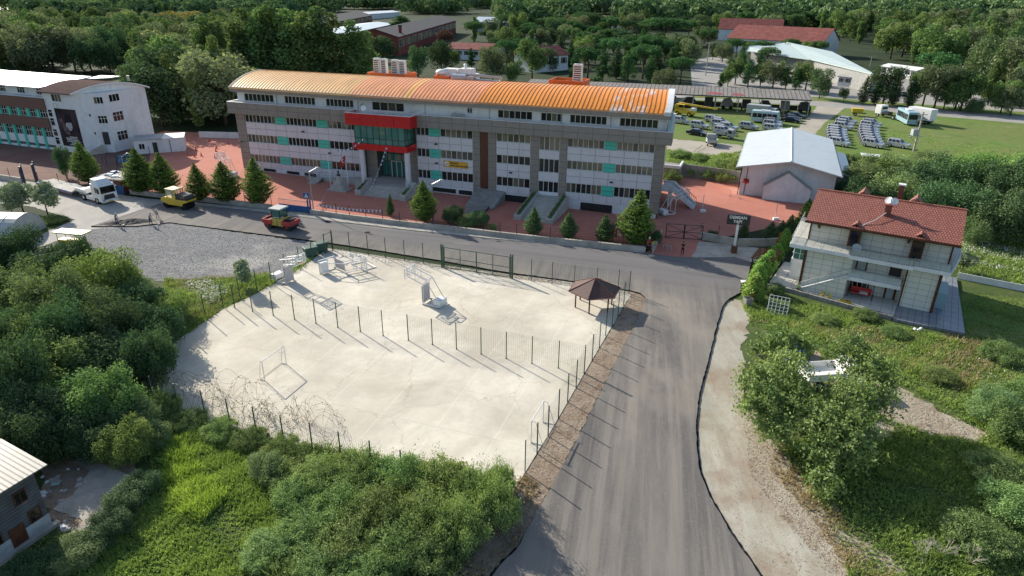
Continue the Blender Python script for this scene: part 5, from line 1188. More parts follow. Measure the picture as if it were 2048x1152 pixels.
# --- wooden house (bottom left)
WP0=Vector(at(105,1052)); WP1=Vector(at(14,1115)); wang=math.atan2(WP0.y-WP1.y,WP0.x-WP1.x)
wh=thing('wooden_house','weathered dark timber house with pale corrugated roof in the lower left corner','house',(WP0.x,WP0.y,0),wang)
PL=stripes('weathered_plank',(.115,.115,.13),(.03,.03,.035),'Z',.22,.03,.85,var=.25,grime=.5)
mb=MB(); mb.box(-9,0,0,6.0,1.0,4.35); mb.build('plank_wall',PL,wh); mb=MB(); mb.box(-9,.03,-.03,6.03,-.1,1.0); mb.build('plaster_base',M('dirty_plaster',(.42,.43,.43),.9,var=.15,grime=.6),wh)
mb=MB(); mb.box(-9,.3,-.35,0,-.1,.25); mb.build('plinth',CONC,wh)
for (u,z,wd,hh) in ((-1.35,2.75,.6,.7),(-.95,1.1,.6,.75),(-3.3,2.75,.6,.7),(-3.2,1.1,.6,.7)):
    f=MB(); 
    for a,b in ((u-.06,u),(u+wd,u+wd+.06),(u+wd/2-.02,u+wd/2+.02)): f.box(a,b,-.06,.0,z-.05,z+hh+.05)
    f.box(u-.06,u+wd+.06,-.062,.0,z-.06,z); f.box(u-.06,u+wd+.06,-.062,.0,z+hh,z+hh+.06); ff=f.build('window',WOOD,wh); g=MB(); g.box(u,u+wd,-.02,-.005,z,z+hh); o=g.build('pane',GLASS,ff)
mb=MB(); mb.box(-2.2,-1.35,-.05,-.0,0,1.5); mb.build('door',WOOD,wh)
CORR=stripes('corrugated_pale',(.27,.265,.245),(.11,.105,.10),'X',.28,.09,.4,.3,var=.08,grime=.3,bumps=.5)
mb=MB(); mb.hexa([(-9.5,-.55,4.35),(.55,-.55,4.35),(.55,3.2,5.0),(-9.5,3.2,5.0),(-9.5,-.55,4.43),(.55,-.55,4.43),(.55,3.2,5.08),(-9.5,3.2,5.08)]); mb.build('roof',CORR,wh)
mb=MB(); mb.hexa([(-9.5,3.2,5.0),(.55,3.2,5.0),(.55,6.5,4.35),(-9.5,6.5,4.35),(-9.5,3.2,5.08),(.55,3.2,5.08),(.55,6.5,4.43),(-9.5,6.5,4.43)]); mb.build('roof',CORR,wh)
# --- open vehicle shed (carport)
CA=math.atan2(180.4-196.1,78.5-20.3); c0=at(1170,180,4); CPF=Frame(c0[:2],math.degrees(CA)); cl=CPF.g(1623,199,4)[0]; cd=CPF.g(1623,181,4.6)[1]
cp=thing('vehicle_shed','long open vehicle shed with grey corrugated fibre roof and steel posts','vehicle shed',(c0[0],c0[1],0),CA)
CORG=stripes('fibre_roof',(.24,.225,.21),(.10,.095,.09),'X',1.1,.22,.9,var=.15,grime=.5,bumps=.5)
mb=MB(); mb.hexa([(-18,0,4),(cl,0,4),(cl,9.5,5.1),(-18,9.5,5.1),(-18,0,4.12),(cl,0,4.12),(cl,9.5,5.22),(-18,9.5,5.22)]); mb.build('roof',CORG,cp)
for a,b,yy in ((33,37.5,1.2),(39.5,43,1.1)):
    mb=MB(); k=1.1/9.5; mb.hexa([(a,yy,4.13+yy*k),(b,yy,4.13+yy*k),(b-.5,yy+2,4.13+(yy+2)*k),(a+.6,yy+2.2,4.13+(yy+2.2)*k),(a,yy,4.16+yy*k),(b,yy,4.16+yy*k),(b-.5,yy+2,4.16+(yy+2)*k),(a+.6,yy+2.2,4.16+(yy+2.2)*k)]); mb.build('red_roof_patch',M('patch_red',(.30,.09,.10),.8),cp)
for i in range(14):
    for y in (.4,9.0):
        mb=MB(); mb.tube((-17.5+i*(cl+17)/13,y,0),(-17.5+i*(cl+17)/13,y,4+y*.11),.13,n=6); mb.build('post',CONC,cp)
mb=MB(); mb.box(-18,cl,9.0,9.2,0,1.2); mb.box(-18,cl,.3,.5,3.75,4.0); mb.build('beam',DARK,cp)
# dark stored machines under the shed
for i in range(11):
    x=9+i*5.0; t=thing('stored_machine','dark parked machine in the shade of the long vehicle shed','machine',CPF.w(x,5.5,0),CA+R(90*(i%2)),'machines parked inside the shed'); rg=random.Random(i)
    mb=MB(); mb.extr([(-1.6,.5),(1.6,.5),(1.6,1.5),(.7,2.5+rg.random()*.6),(-1.0,2.6),(-1.6,1.6)],-1.1,1.1); mb.build('body',M('stored_grey',(.07,.065,.06),.8) if i%3 else M('stored_pale',(.25,.24,.22),.7),t)
    for sx in (-1,1):
        for sy in (-1.1,1.1):
            mb=MB(); mb.tube((sx,sy-.15,.5),(sx,sy+.15,.5),.5,n=12); mb.build('wheel',BLACKM,t)
# --- generic background halls
def hall(name,label,px0,px1,depth,h,rise,wallm,roofm,cat='hall',windows=0,band=None,ang=None,zbase=0,overhang=.5):
    a=at(*px0); b=at(*px1); L=math.hypot(b[0]-a[0],b[1]-a[1]); an=math.atan2(b[1]-a[1],b[0]-a[0]) if ang is None else ang
    t=thing(name,label,cat,(a[0],a[1],0),an)
    mb=MB(); mb.box(0,L,0,depth,-.1,h); mb.add([(0,0,h),(0,depth,h),(0,depth/2,h+rise),(L,0,h),(L,depth,h),(L,depth/2,h+rise)],[(0,1,2),(5,4,3)]); mb.build('wall',wallm,t)
    o_=overhang; k=rise/(depth/2)
    mb=MB(); mb.hexa([(-o_,-o_,h-o_*k),(L+o_,-o_,h-o_*k),(L+o_,depth/2,h+rise),(-o_,depth/2,h+rise),(-o_,-o_,h-o_*k+.2),(L+o_,-o_,h-o_*k+.2),(L+o_,depth/2,h+rise+.2),(-o_,depth/2,h+rise+.2)]); mb.build('roof',roofm,t)
    mb=MB(); mb.hexa([(-o_,depth/2,h+rise),(L+o_,depth/2,h+rise),(L+o_,depth+o_,h-o_*k),(-o_,depth+o_,h-o_*k),(-o_,depth/2,h+rise+.2),(L+o_,depth/2,h+rise+.2),(L+o_,depth+o_,h-o_*k+.2),(-o_,depth+o_,h-o_*k+.2)]); mb.build('roof',roofm,t)
    for i in range(windows):
        w_=L/windows; win_part(t,i*w_+.12*w_,(i+1)*w_-.12*w_,h*.45,h*.85,3,y=-.05,curt=.3)
    return t,an,L
DROOF=M('slate_roof',(.085,.085,.09),.85,var=.12,scale=.6,grime=.2); RROOF=M('faded_red_roof',(.22,.075,.065),.8,var=.18,scale=.5,grime=.3); BRICKW=M('red_brick_wall',(.20,.055,.045),.8,var=.15,scale=1.2); LROOF=stripes('light_blue_roof',(.46,.53,.57),(.30,.36,.40),'X',2.2,.2,.4,.2,var=.05,grime=.2); PALER=stripes('pale_green_roof',(.44,.52,.50),(.34,.41,.40),'X',2.5,.15,.5,.1,var=.05,grime=.2)
# dark roofed workshops: front right eave line measured
hall('workshop','long workshop with dark slate roof and red brick walls, right of the blue roof',(798,112),(912,66),21,8.5,3.2,BRICKW,DROOF,windows=12,cat='workshop')
hall('workshop','long workshop with dark slate roof, behind and left of the blue roof',(628,74),(745,46),24,6.5,3.4,BRICKW,DROOF,windows=12,cat='workshop')
hall('linking_hall','low hall with light blue metal roof between the two dark workshops',(690,92),(790,66),24,6,1.2,BRICKW,LROOF)
hall('red_roof_building','long white building with faded red roof beyond the pines, right of the flagpole',(1452,103),(1640,116),24,7,6,WALLW,RROOF,cat='building',windows=12)
hall('red_roof_building','shorter building with streaky red roof behind the long red roofed one',(1435,80),(1560,84),20,7,6,WALLW,RROOF,cat='building')
dp=thing('pale_depot','large depot hall with pale green grey roof beyond the car park','depot',(0,0,0))
def roofpoly(parent,px,zs,mat,name='roof',th=.3):
    P=[at(p[0],p[1],z) for p,z in zip(px,zs)]; n=len(P); mb=MB(); mb.add(P+[(x,y,z-th) for x,y,z in P],[tuple(range(n)),tuple(range(2*n-1,n-1,-1))]+[(i,(i+1)%n,n+(i+1)%n,n+i) for i in range(n)]); mb.build(name,mat,parent)
def wallpoly(parent,px,z,mat,name='wall'):
    P=[at(p[0],p[1],z)[:2] for p in px]; c=(sum(p[0] for p in P)/len(P),sum(p[1] for p in P)/len(P)); P=[(c[0]+(p[0]-c[0])*.97,c[1]+(p[1]-c[1])*.97) for p in P]; mb=MB(); mb.prism(P,-.1,z-.4); mb.build(name,mat,parent)
roofpoly(dp,[(1574,84),(1664,103),(1754,150),(1620,118)],[8.5,8,6,6],PALER); roofpoly(dp,[(1573.5,84.5),(1619,118.5),(1494,101),(1498,92)],[8.5,6,6,7.5],PALER); wallpoly(dp,[(1580,92),(1660,107),(1750,149),(1620,117),(1500,100)],6,M('depot_wall',(.30,.30,.29),.8))
hall('small_gatehouse','small white flat gatehouse at the corner of the far car park',(1674,172),(1712,176),7,3.2,.5,WALLW,M('grey_flat_roof',(.36,.36,.35),.8),cat='gatehouse',windows=3)
hall('small_gatehouse','small hut with brown tile roof next to the far gatehouse',(1714,174),(1748,178),6,2.6,1.2,WALLW,RROOF,cat='gatehouse')
hall('long_cabin','long low white cabin behind the trees at the far right',(1760,150),(1830,160),7,3.4,.7,WALLW,WHITE,cat='cabin',windows=6)
hall('white_block','two storey white block with concrete frame roof behind the umbrella pines',(1176,62),(1236,66),16,7.5,.4,WALLW,CONC,cat='building',windows=5)
hall('red_roof_house','white walled house with red roof behind the orange roof, left one',(895,118),(990,122),14,4.5,2.2,WALLW,RROOF,cat='house',windows=6)
hall('red_roof_house','white walled house with red roof behind the orange roof, right one',(1068,146),(1135,140),12,6,2.8,WALLW,RROOF,cat='house',windows=4)
hall('grey_hall','pale grey shed with light ribbed roof near the top centre',(946,64),(1012,66),24,7,3,GREYV,LROOF)
hall('white_shed','white metal shed among the trees at the upper left',(170,38),(275,46),30,7,4,WALLW,WHITE,cat='shed')
hall('white_shed','white metal shed at the left edge near the top',(-60,40),(35,52),30,7,4,WALLW,WHITE,cat='shed')
hall('white_shed','low pale shed beside the dark workshops near the top',(700,42),(800,34),18,5,1.5,WALLW,ROOFW,cat='shed')
hall('factory_block','wide pale factory block at the top edge left of centre',(600,18),(680,14),40,10,1,GREYV,WHITE,cat='factory',windows=14)
hall('factory_block','long low factory at the top edge above the yellow tree',(30,8),(260,4),60,10,1,WALLW,GREYV,cat='factory',windows=18)
hall('factory_block','low pale building at the top edge above the workshops',(480,6),(590,4),60,9,1,WALLW,BRICKW,cat='factory',windows=10)
# tall chimney beside the workshop
ch=thing('brick_chimney','slim dark chimney stack at the end of the right workshop','chimney',at(803,106)); mb=MB(); mb.box(-.7,.7,-.7,.7,0,13); mb.build('stack',BRICKW,ch); mb=MB(); mb.box(-.8,.8,-.8,.8,12.2,13.1); mb.build('cap',DARK,ch)
# --- greenhouse tunnel
gh=thing('plastic_tunnel','rounded translucent plastic tunnel greenhouse at the left edge','greenhouse',at(60,470),R(176))
pm,pt,pb_=newmat('plastic_film'); pb_.inputs['Base Color'].default_value=(.42,.43,.40,1); pb_.inputs['Roughness'].default_value=.35; pb_.inputs['Alpha'].default_value=.9
g_=noise(pt,.8,7,.7); pt.links.new(mixc(pt,ramp(pt,g_,.35,.75),(.50,.51,.49),(.30,.31,.29)),pb_.inputs['Base Color'])
mb=MB(); n=14; rw=3.0; Lg=14; V=[];F=[]
for k in range(9):
    for i in range(n+1): a=math.pi*i/n; V.append((k*Lg/8,rw*math.cos(a),2.9*math.sin(a)))
for k in range(8):
    for i in range(n): F.append((k*(n+1)+i,k*(n+1)+i+1,(k+1)*(n+1)+i+1,(k+1)*(n+1)+i))
F.append(tuple(range(n+1))); F.append(tuple(range(8*(n+1),9*(n+1)))); mb.add(V,F); mb.build('film',pm,gh)
mb=MB()
for k in range(9):
    for i in range(n): a=math.pi*i/n; b=math.pi*(i+1)/n; mb.tube((k*Lg/8,3.02*math.cos(a),2.92*math.sin(a)),(k*Lg/8,3.02*math.cos(b),2.92*math.sin(b)),.035,n=4)
mb.build('hoops',STEEL,gh)
# ------------------------------------------------------------ fences and street furniture
def zat(px,py,base):
    r=ray(px,py); t=math.hypot(base[0],base[1])/math.hypot(r[0],r[1]); return HCAM+r[2]*t
FH=2.65
def post_mesh(h,w=.07,mat=GREENM):
    mb=MB(); mb.box(-w/2,w/2,-w/2,w/2,0,h); mb.box(-w*.6,w*.6,-w*.6,w*.6,h,h+.03); mb.box(-w,w,-w,w,-.01,.02); return mb
_pm={}
def fence(label,pts,h=FH,mesh=True,z=.06,mat=GREENM,name='mesh_fence',cat='fence',group=None,pw=.07,step=.17,hstep=.2,px=True,skip=(),closed=None,wire=.0024,bottom=.05):
    P=[at(*p)[:2] if px else p for p in pts]; root=thing(name,label,cat,(P[0][0],P[0][1],z),0,group); o0=Vector((P[0][0],P[0][1],0))
    key=(h,pw,mat.name)
    for i,p in enumerate(P):
        if key not in _pm:
            o=post_mesh(h,pw,mat).build('post',mat,root); _pm[key]=o.data
        else: o=bpy.data.objects.new('post',_pm[key]); COL.objects.link(o); o.parent=root; KIDS.setdefault(root.name,[]).append(o)
        o.location=(p[0]-P[0][0],p[1]-P[0][1],0)
        if i+1<len(P) and i not in skip:
            q=P[i+1]; L=math.hypot(q[0]-p[0],q[1]-p[1]); o.rotation_euler=(0,0,math.atan2(q[1]-p[1],q[0]-p[0]))
            if mesh:
                k=('pan',h,step,mat.name)
                if k not in _pm:
                    mb=MB(); n=int(2.5/step)
                    for a in range(1,n): mb.tube((a/n,0,bottom),(a/n,0,h-.05),wire,n=3,caps=False)
                    m=int((h-.1)/hstep)
                    for b in range(m+1): mb.tube((0,0,bottom+b*(h-.1)/m),(1,0,bottom+b*(h-.1)/m),wire*1.15,n=3,caps=False)
                    w_=mb.build('mesh_panel',mat,root); _pm[k]=w_.data
                else: w_=bpy.data.objects.new('mesh_panel',_pm[k]); COL.objects.link(w_); w_.parent=root; KIDS.setdefault(root.name,[]).append(w_)
                w_.location=o.location; w_.rotation_euler=o.rotation_euler; w_.scale=(L,1,1)
    return root
fence('green back court fence beside the main road, left of the double gate',[(665,500),(700,505),(736.5,510.5),(772,516.5),(809.4,522),(846.7,528),(885,535.5)],z=0,group=None)
fence('green back court fence right of the double gate, behind the gazebo',[(1023.4,557.6),(1062.5,562.8),(1104,569),(1148,575),(1192.7,580),(1235.7,584),(1258,587.5)],z=0)
fence('green mesh fence on the left side of the court by the weeds',[(372,668),(411.6,636),(447,616),(481,600),(515,585),(543.8,569),(572,552),(599.8,537),(625,522),(650.6,508)],z=0)
fence('green mesh fence on the right side of the court along the side road',[(1258,587.5),(1247,612),(1235.7,632),(1224,652.7),(1211,673),(1198.4,696),(1184,722),(1168,748),(1152,776),(1135,805),(1116.7,838),(1096,873),(1074,908),(1050,945)],z=0)
FP=[(296.5,753),(346,768),(400,781),(450.6,797.7),(504,814),(559.6,831),(618,845.5),(676,864),(738,882),(800,901),(868,921),(940,941),(1010,960)]
fence('green mesh fence along the near edge of the court, tangled in brambles',[at(*p,FH)[:2] for p in FP],z=0,px=False,step=.17)
fence('green mesh divider across the court, left half',[(470,617),(505.5,624),(547,632.3),(589.4,640),(632.3,648),(676,656),(721,664.4),(766.5,672.7)],z=.06)
fence('green mesh divider across the court, right half',[(817,681.8),(865,690.4),(913,699.5),(962.3,709.4),(1012.5,718.3),(1063.8,728),(1116.7,737.3),(1168,746)],z=.06)
# double gate of the court
A_=at(885,535.5); B_=at(1023.4,557.6); gr=thing('double_gate','green framed double gate in the back fence of the court','gate',(A_[0],A_[1],0),math.atan2(B_[1]-A_[1],B_[0]-A_[0])); GL=math.hypot(B_[0]-A_[0],B_[1]-A_[1])
for x in (-.1,.15,GL-.15,GL+.1):
    mb=MB(); mb.box(x-.06,x+.06,-.06,.06,0,2.95); mb.build('post',GREENM,gr)
for a,b in ((.3,GL/2-.03),(GL/2+.03,GL-.3)):
    mb=MB()
    for z in (.15,1.35,2.6): mb.box(a,b,-.03,.03,z-.035,z+.035)
    for x in (a,(a+b)/2,b): mb.box(x-.035,x+.035,-.031,.031,.15,2.6)
    n=int((b-a)/.17)
    for i in range(n): mb.tube((a+i*.17,0,.15),(a+i*.17,0,2.6),.006,n=3,caps=False)
    for j in range(12): mb.tube((a,0,.15+j*.2),(b,0,.15+j*.2),.007,n=3,caps=False)
    mb.build('gate_leaf',GREENM,gr)
og=thing('side_gate','open green gate leaf at the back left corner of the court','gate',at(650.6,508),R(60)); mb=MB()
for x in (0,1.35): mb.box(x-.04,x+.04,-.04,.04,.05,2.6)
for z in (.15,1.4,2.5): mb.box(0,1.35,-.03,.03,z-.03,z+.03)
for i in range(8): mb.tube((.1+i*.16,0,.15),(.1+i*.16,0,2.5),.006,n=3,caps=False)
mb.build('gate_leaf',GREENM,og)
for k,(px,py) in enumerate(((622,512),(643,503))):
    t=thing('green_container',['left green waste container behind the court fence','right green waste container behind the court fence'][k],'waste container',at(px,py),R(35)); mb=MB()
    mb.prism([(-.65,-.45),(.65,-.45),(.65,.45),(-.65,.45)],.15,1.15,top=[(-.78,-.55),(.78,-.55),(.78,.55),(-.78,.55)]); mb.build('tub',M('bin_green',(.06,.12,.10),.6,var=.15,grime=.3),t,bev=.03)
    mb=MB(); mb.box(-.8,.8,-.57,.57,1.15,1.24); mb.build('lid',M('bin_lid',(.05,.10,.085),.5,var=.1),t,bev=.03)
    for sx in (-.5,.5):
        mb=MB(); mb.tube((sx,-.3,.1),(sx,.3,.1),.1,n=8); mb.build('wheel',BLACKM,t)
# school wall and its fence
def yardwall(label,pts,h,topmat=CONC,posts=True,mats=CONC,step=2.6,name='yard_wall',fh=1.4,z0=0):
    t=thing(name,label.replace('the ','long ',1),'wall',(0,0,0)); P=[at(*p)[:2] for p in pts]; mb=MB(); pp=[]
    for a,b in zip(P,P[1:]):
        L=math.hypot(b[0]-a[0],b[1]-a[1]); an=math.atan2(b[1]-a[1],b[0]-a[0]); mb.obox(((a[0]+b[0])/2,(a[1]+b[1])/2,z0+h/2),(L+.1,.28,h),an)
        k=max(1,int(L/.55))
        for i in range(k): f=(i+.5)/k; mb.obox((a[0]+(b[0]-a[0])*f,a[1]+(b[1]-a[1])*f,z0+h+.04),(L/k-.04,.36,.08),an)
        k=max(1,int(round(L/step))); pp+=[(a[0]+(b[0]-a[0])*i/k,a[1]+(b[1]-a[1])*i/k) for i in range(k)]
    pp.append(P[-1]); mb.build('wall_body',mats,t)
    if posts:
        f=fence('black wire fence on '+label,pp,h=fh,z=z0+h,mat=DARK,px=False,name='wire_fence',pw=.06,mesh=False)
        mb=MB()
        for a,b in zip(pp,pp[1:]):
            for z in (.25,.6,.95,1.3): mb.tube((a[0]-pp[0][0],a[1]-pp[0][1],z*fh/1.4),(b[0]-pp[0][0],b[1]-pp[0][1],z*fh/1.4),.008,n=3,caps=False)
        mb.build('wire',DARK,f)
    return t
yardwall('the wall left of the blue gate wings',[(-60,354),(0,359),(45,366)],.8)
yardwall('the wall left of the guard hut',[(80,370),(120,373),(162,380)],.8)
yardwall('the wall from guard hut to blue gate',[(262,388),(330,396),(440,407),(545,420)],.7)
yardwall('the wall below the bunting and conifers',[(622,429),(700,440),(800,452),(900,463),(1000,475),(1100,486),(1200,496),(1290,505)],.7)
yardwall('the low wall right of the black gate',[(1400,478),(1470,492)],.9); yardwall('the low wall beside the company sign',[(1474,492),(1530,492),(1560,490)],.9)
wall_run('gateway_wall','grey sloping side wall left of the red gateway',[(1305,508),(1322,470)],.7,.2,CONC); 
# blue gate
A_=at(560,422); B_=at(621,429); bgt=thing('blue_gate','blue sliding gate in the school wall behind the tandem roller','gate',(A_[0],A_[1],0),math.atan2(B_[1]-A_[1],B_[0]-A_[0])); GL=math.hypot(B_[0]-A_[0],B_[1]-A_[1])
mb=MB(); mb.box(0,GL,-.04,.04,.15,1.15); mb.build('panel',BLUEP,bgt)
mb=MB(); mb.box(0,GL,-.03,.03,1.85,1.92); 
for i in range(26): mb.tube((i*GL/25,0,1.15),(i*GL/25,0,1.88),.015,n=4,caps=False)
mb.build('grille',STEEL,bgt)
for x in (GL-.25,GL+.15): mb=MB(); mb.box(x-.08,x+.08,-.08,.08,0,2.2); mb.build('gate_post',BLUEP,bgt)
ps=thing('crossing_sign','small blue pedestrian sign beside the blue sliding gate','sign',at(617,428)); mb=MB(); mb.tube((0,0,0),(0,0,3.0),.04); mb.build('pole',STEEL,ps)
mb=MB(); mb.box(-.4,.4,-.06,-.02,2.4,3.2); mb.build('plate',BLUEP,ps); mb=MB(); mb.add([(-.28,-.065,2.5),(.28,-.065,2.5),(0,-.065,3.08)],[(0,1,2)]); mb.build('triangle',WHITE,ps); mb=MB(); mb.box(-.04,.04,-.075,-.07,2.6,2.82); mb.ball((0,-.07,2.87),.045,sz=(1,.2,1)); mb.build('walking_figure',DARK,ps)
for k,(px,py) in enumerate(((50,369),(74,364))):
    t=thing('blue_gate_wing',['left rusty blue sheet gate wing at the far left entrance','right rusty blue sheet gate wing at the far left entrance'][k],'gate',at(px,py),R(-62)); mb=MB(); mb.box(-.9,.9,-.05,.05,.1,3.0); mb.build('sheet',M('rusty_blue%d'%k,(.03,.08,.18),.6,var=.4,scale=1.3,grime=.7),t)
    mb=MB(); 
    for x in (-.95,.95): mb.box(x-.07,x+.07,-.08,.08,0,3.2)
    mb.build('frame_post',DARK,t)
# black gate of the red gateway
A_=at(1330,476); B_=at(1404,481); blg=thing('black_gate','black braced double gate across the red gateway','gate',(A_[0],A_[1],0),math.atan2(B_[1]-A_[1],B_[0]-A_[0])); GL=math.hypot(B_[0]-A_[0],B_[1]-A_[1])
gh_=zat(1331,447,A_)
for a,b,nm in ((0,GL/2,0),(GL/2,GL,1)):
    mb=MB()
    for z in (.15,gh_/2,gh_): mb.box(a,b,-.03,.03,z-.035,z+.035)
    for x in (a+.05,b-.05): mb.box(x-.05,x+.05,-.04,.04,.05,gh_)
    if nm==0: mb.tube((a,0,gh_),(b,0,gh_/2),.035); mb.tube((a,0,.15),(b,0,gh_/2),.035)
    else: mb.tube((b,0,gh_),(a,0,gh_/2),.035); mb.tube((b,0,.15),(a,0,gh_/2),.035)
    mb.build('gate_leaf',DARK,blg)
for k,(px,py) in enumerate(((1330,497),(1338,500))):
    t=thing('folding_barrier',['left small grey trestle on the gateway edge','right small grey trestle on the gateway edge'][k],'trestle',at(px,py,.05),R(10)); mb=MB()
    for x in (-.25,.25): mb.tube((x,-.15,0),(x,0,.6),.025); mb.tube((x,.15,0),(x,0,.6),.025)
    mb.tube((-.25,0,.58),(.25,0,.58),.03); mb.build('legs',GREYV,t)
# street lamps
def lamp(px,py,top,head,label):
    b=at(px,py); h=zat(*top,b); hp=Vector(at(*head,h+.7))-Vector(b); t=thing('street_lamp',label,'street lamp',b)
    hp=Vector((1.6,-.3,h+.6)) if hp.length>30 else hp
    mb=MB(); mb.tube((0,0,0),(0,0,h),.09,.06,8); mb.build('pole',STEEL,t); mb=MB(); mb.tube((0,0,h-.03),(1.15,-.25,h+.62),.05,.04,6); mb.build('arm',STEEL,t)
    mb=MB(); mb.ball((1.35,-.29,h+.7),.3,sz=(1.0,.5,.28)); mb.build('head',WHITE,t,smooth=True)
lamp(627.5,424,(626,343),(634,335),'grey street lamp by the blue gate with a curved arm'); lamp(867,441,(867,368),(880,358),'grey street lamp beside the tall conifer under the school sign'); lamp(250,345,(250,313),(262,305),'grey street lamp behind the guard hut')
def pole(name,label,cat,base,top,r=.15,mat=CONC,extras=None):
    b=at(*base); h=zat(*top,b); t=thing(name,label,cat,b); mb=MB(); mb.tube((0,0,0),(0,0,h),r,r*.65,8); mb.build('shaft',mat,t); return t,h
up,h=pole('utility_pole','concrete utility pole carrying a transformer in the grass field','utility pole',(1827,303),(1847,224),.22)
mb=MB(); mb.box(-1.3,-.25,-.5,.5,h*.42,h*.42+1.2); [mb.tube((-1.1+i*.35,0,h*.42+1.2),(-1.1+i*.35,0,h*.42+1.6),.07) for i in range(3)]; mb.build('transformer',GREYV,up)
mb=MB(); mb.box(-1.9,1.0,-.7,-.55,h*.40,h*.40+.12); mb.box(-1.9,1.0,.55,.7,h*.40,h*.40+.12); mb.box(-.6,.6,-.08,.08,h*.8,h*.8+.12); mb.box(-1.0,1.0,-.08,.08,h*.93,h*.93+.12); mb.tube((-1.9,-.6,h*.4),(-.1,0,h*.22),.05)
mb.build('crossarm',STEEL,up)
for bse,tp,lb_ in (((1411,152),(1419,84),'tall concrete utility pole among the pines behind the vehicle shed'),((1623,186),(1635,140),'concrete utility pole at the right end of the vehicle shed'),((1740,133),(1748,112),'concrete utility pole beside the far depot')):
    t,h=pole('utility_pole',lb_,'utility pole',bse,tp,.2); mb=MB(); mb.box(-1.2,1.2,-.08,.08,h-.5,h-.36); [mb.tube((x,0,h-.36),(x,0,h-.1),.06) for x in (-1.1,0,1.1)]; mb.build('crossarm',STEEL,t)
def flagpole(px,py,top,label,flag=None,wave=1.0,r=.06):
    b=at(px,py); h=zat(*top,b); t=thing('flag_pole',label,'flag pole',b); mb=MB(); mb.tube((0,0,0),(0,0,h),r,r*.6,7); mb.ball((0,0,h),r*1.6,n=6,m=4); mb.build('pole',WHITE,t)
    if flag:
        L,H_,z,sgnx,droop=flag; mb=MB(); V=[];F=[];n=10
        for i in range(n+1):
            for j in range(2): V.append((sgnx*L*i/n*(1-droop*.5),.12*math.sin(i*.9)*L,z-j*H_-droop*L*(i/n)))
        for i in range(n): F.append((2*i,2*i+1,2*i+3,2*i+2))
        mb.add(V,F); fl=mb.build('flag',REDV,t)
        mb=MB(); cx=sgnx*L*.35*(1-droop*.5); cz=z-H_/2-droop*L*.35; K=12
        for yy in (-.14*L-.02,.14*L+.02):
            V=[(cx+H_*.25*math.cos(a),yy,cz+H_*.25*math.sin(a)) for a in [R(45)+R(270)*k/K for k in range(K+1)]]+[(cx+.05*L+H_*.2*math.cos(a),yy,cz+H_*.2*math.sin(a)) for a in [R(45)+R(270)*k/K for k in range(K+1)]]
            mb.add(V,[(k,k+1,K+2+k,K+1+k) for k in range(K)])
            mb.add([(cx+.2*L+.09*H_*(1 if k%2==0 else .4)*math.cos(R(36*k)),yy,cz+.09*H_*(1 if k%2==0 else .4)*math.sin(R(36*k))) for k in range(10)],[tuple(range(10))])
        mb.build('crescent_and_star',WHITE,fl)
    return t
flagpole(662,377,(655,306),'bare white flag pole left of the bust monument'); flagpole(697,377,(690,308),'flag pole with a drooping red flag beside the bust monument',(1.7,1.1,0,-1,.8)) if False else None
b=at(697,377); hh=zat(690,308,b); flagpole(697,377,(690,308),'flag pole with a drooping red flag beside the bust monument',(1.5,1.2,hh-.1,-1,.7))
b=at(1100,52); hh=zat(1097,12,b); flagpole(1100,52,(1097,12),'tall flag pole with red flag above the far pine trees',(7.5,5.0,hh-2,-1,.3),r=.22)
# bust monument
mn=thing('bust_monument','dark bust on a stepped stone pedestal in the school yard','monument',sworld(23.6,-4.8),SANG)
mb=MB(); mb.box(-1.7,1.7,-1.1,1.1,0,.2); mb.box(-1.1,1.1,-.7,.8,.2,.9); mb.box(-.95,.3,-.3,.5,.9,1.5); mb.prism([(-.4,-.35),(.4,-.35),(.4,.35),(-.4,.35)],.9,2.3,top=[(-.3,-.26),(.3,-.26),(.3,.26),(-.3,.26)]); mb.build('pedestal',STONE,mn)
mb=MB(); mb.ball((0,0,2.48),.36,sz=(1,.6,.62)); mb.tube((0,0,2.55),(0,0,2.85),.12,.1); mb.ball((0,-.02,3.0),.19,sz=(.85,1,1.15)); mb.ball((0,-.2,2.98),.05); mb.build('bust',DARK,mn,smooth=True)
# bunting
def bunting(label,p0,p1,sag,n,size=.32):
    a=Vector(p0);b=Vector(p1); t=thing('bunting_string',label,'bunting',a); mb=MB(); pts=[]
    for i in range(n+1): f=i/n; p=a.lerp(b,f)-a; p.z-=sag*4*f*(1-f); pts.append(p)
    mb.path(pts,.012,3); mb.build('cord',WHITE,t)
    for c,m_ in ((0,WHITE),(1,BLUEP)):
        mb=MB()
        for i in range(n):
            if i%2==c: p=pts[i];q=pts[i+1]; d=(q-p)*.38; m=p.lerp(q,.5); 
            else: continue
            mb.add([m-d,m+d,m+Vector((.02,-.1,-size)) if abs((q-p).normalized().z)<.75 else m+Vector((size,0,-.05))],[(0,1,2)])
        mb.build('pennants',m_,t)
    return t
w1=at(636,408,2.0); w2=at(766,420,2.0)
bunting('white and blue bunting strung along the fence below the entrance',w1,w2,.25,34,.4)
bunting('bunting hanging steeply in front of the glass bay right side',sworld(31.8,-3.2,7.3),(Vector(sworld(31.6,-8.5,1.6))),.3,24,.3)
bunting('bunting running from the glass bay down towards the flag pole',sworld(27.8,-3.2,8.4),sworld(22.5,-2.9,6.0),.6,14,.3); bunting('bunting between the monument and the yard fence',at(656,378,.9),at(634,412,1.0),.2,14,.26)
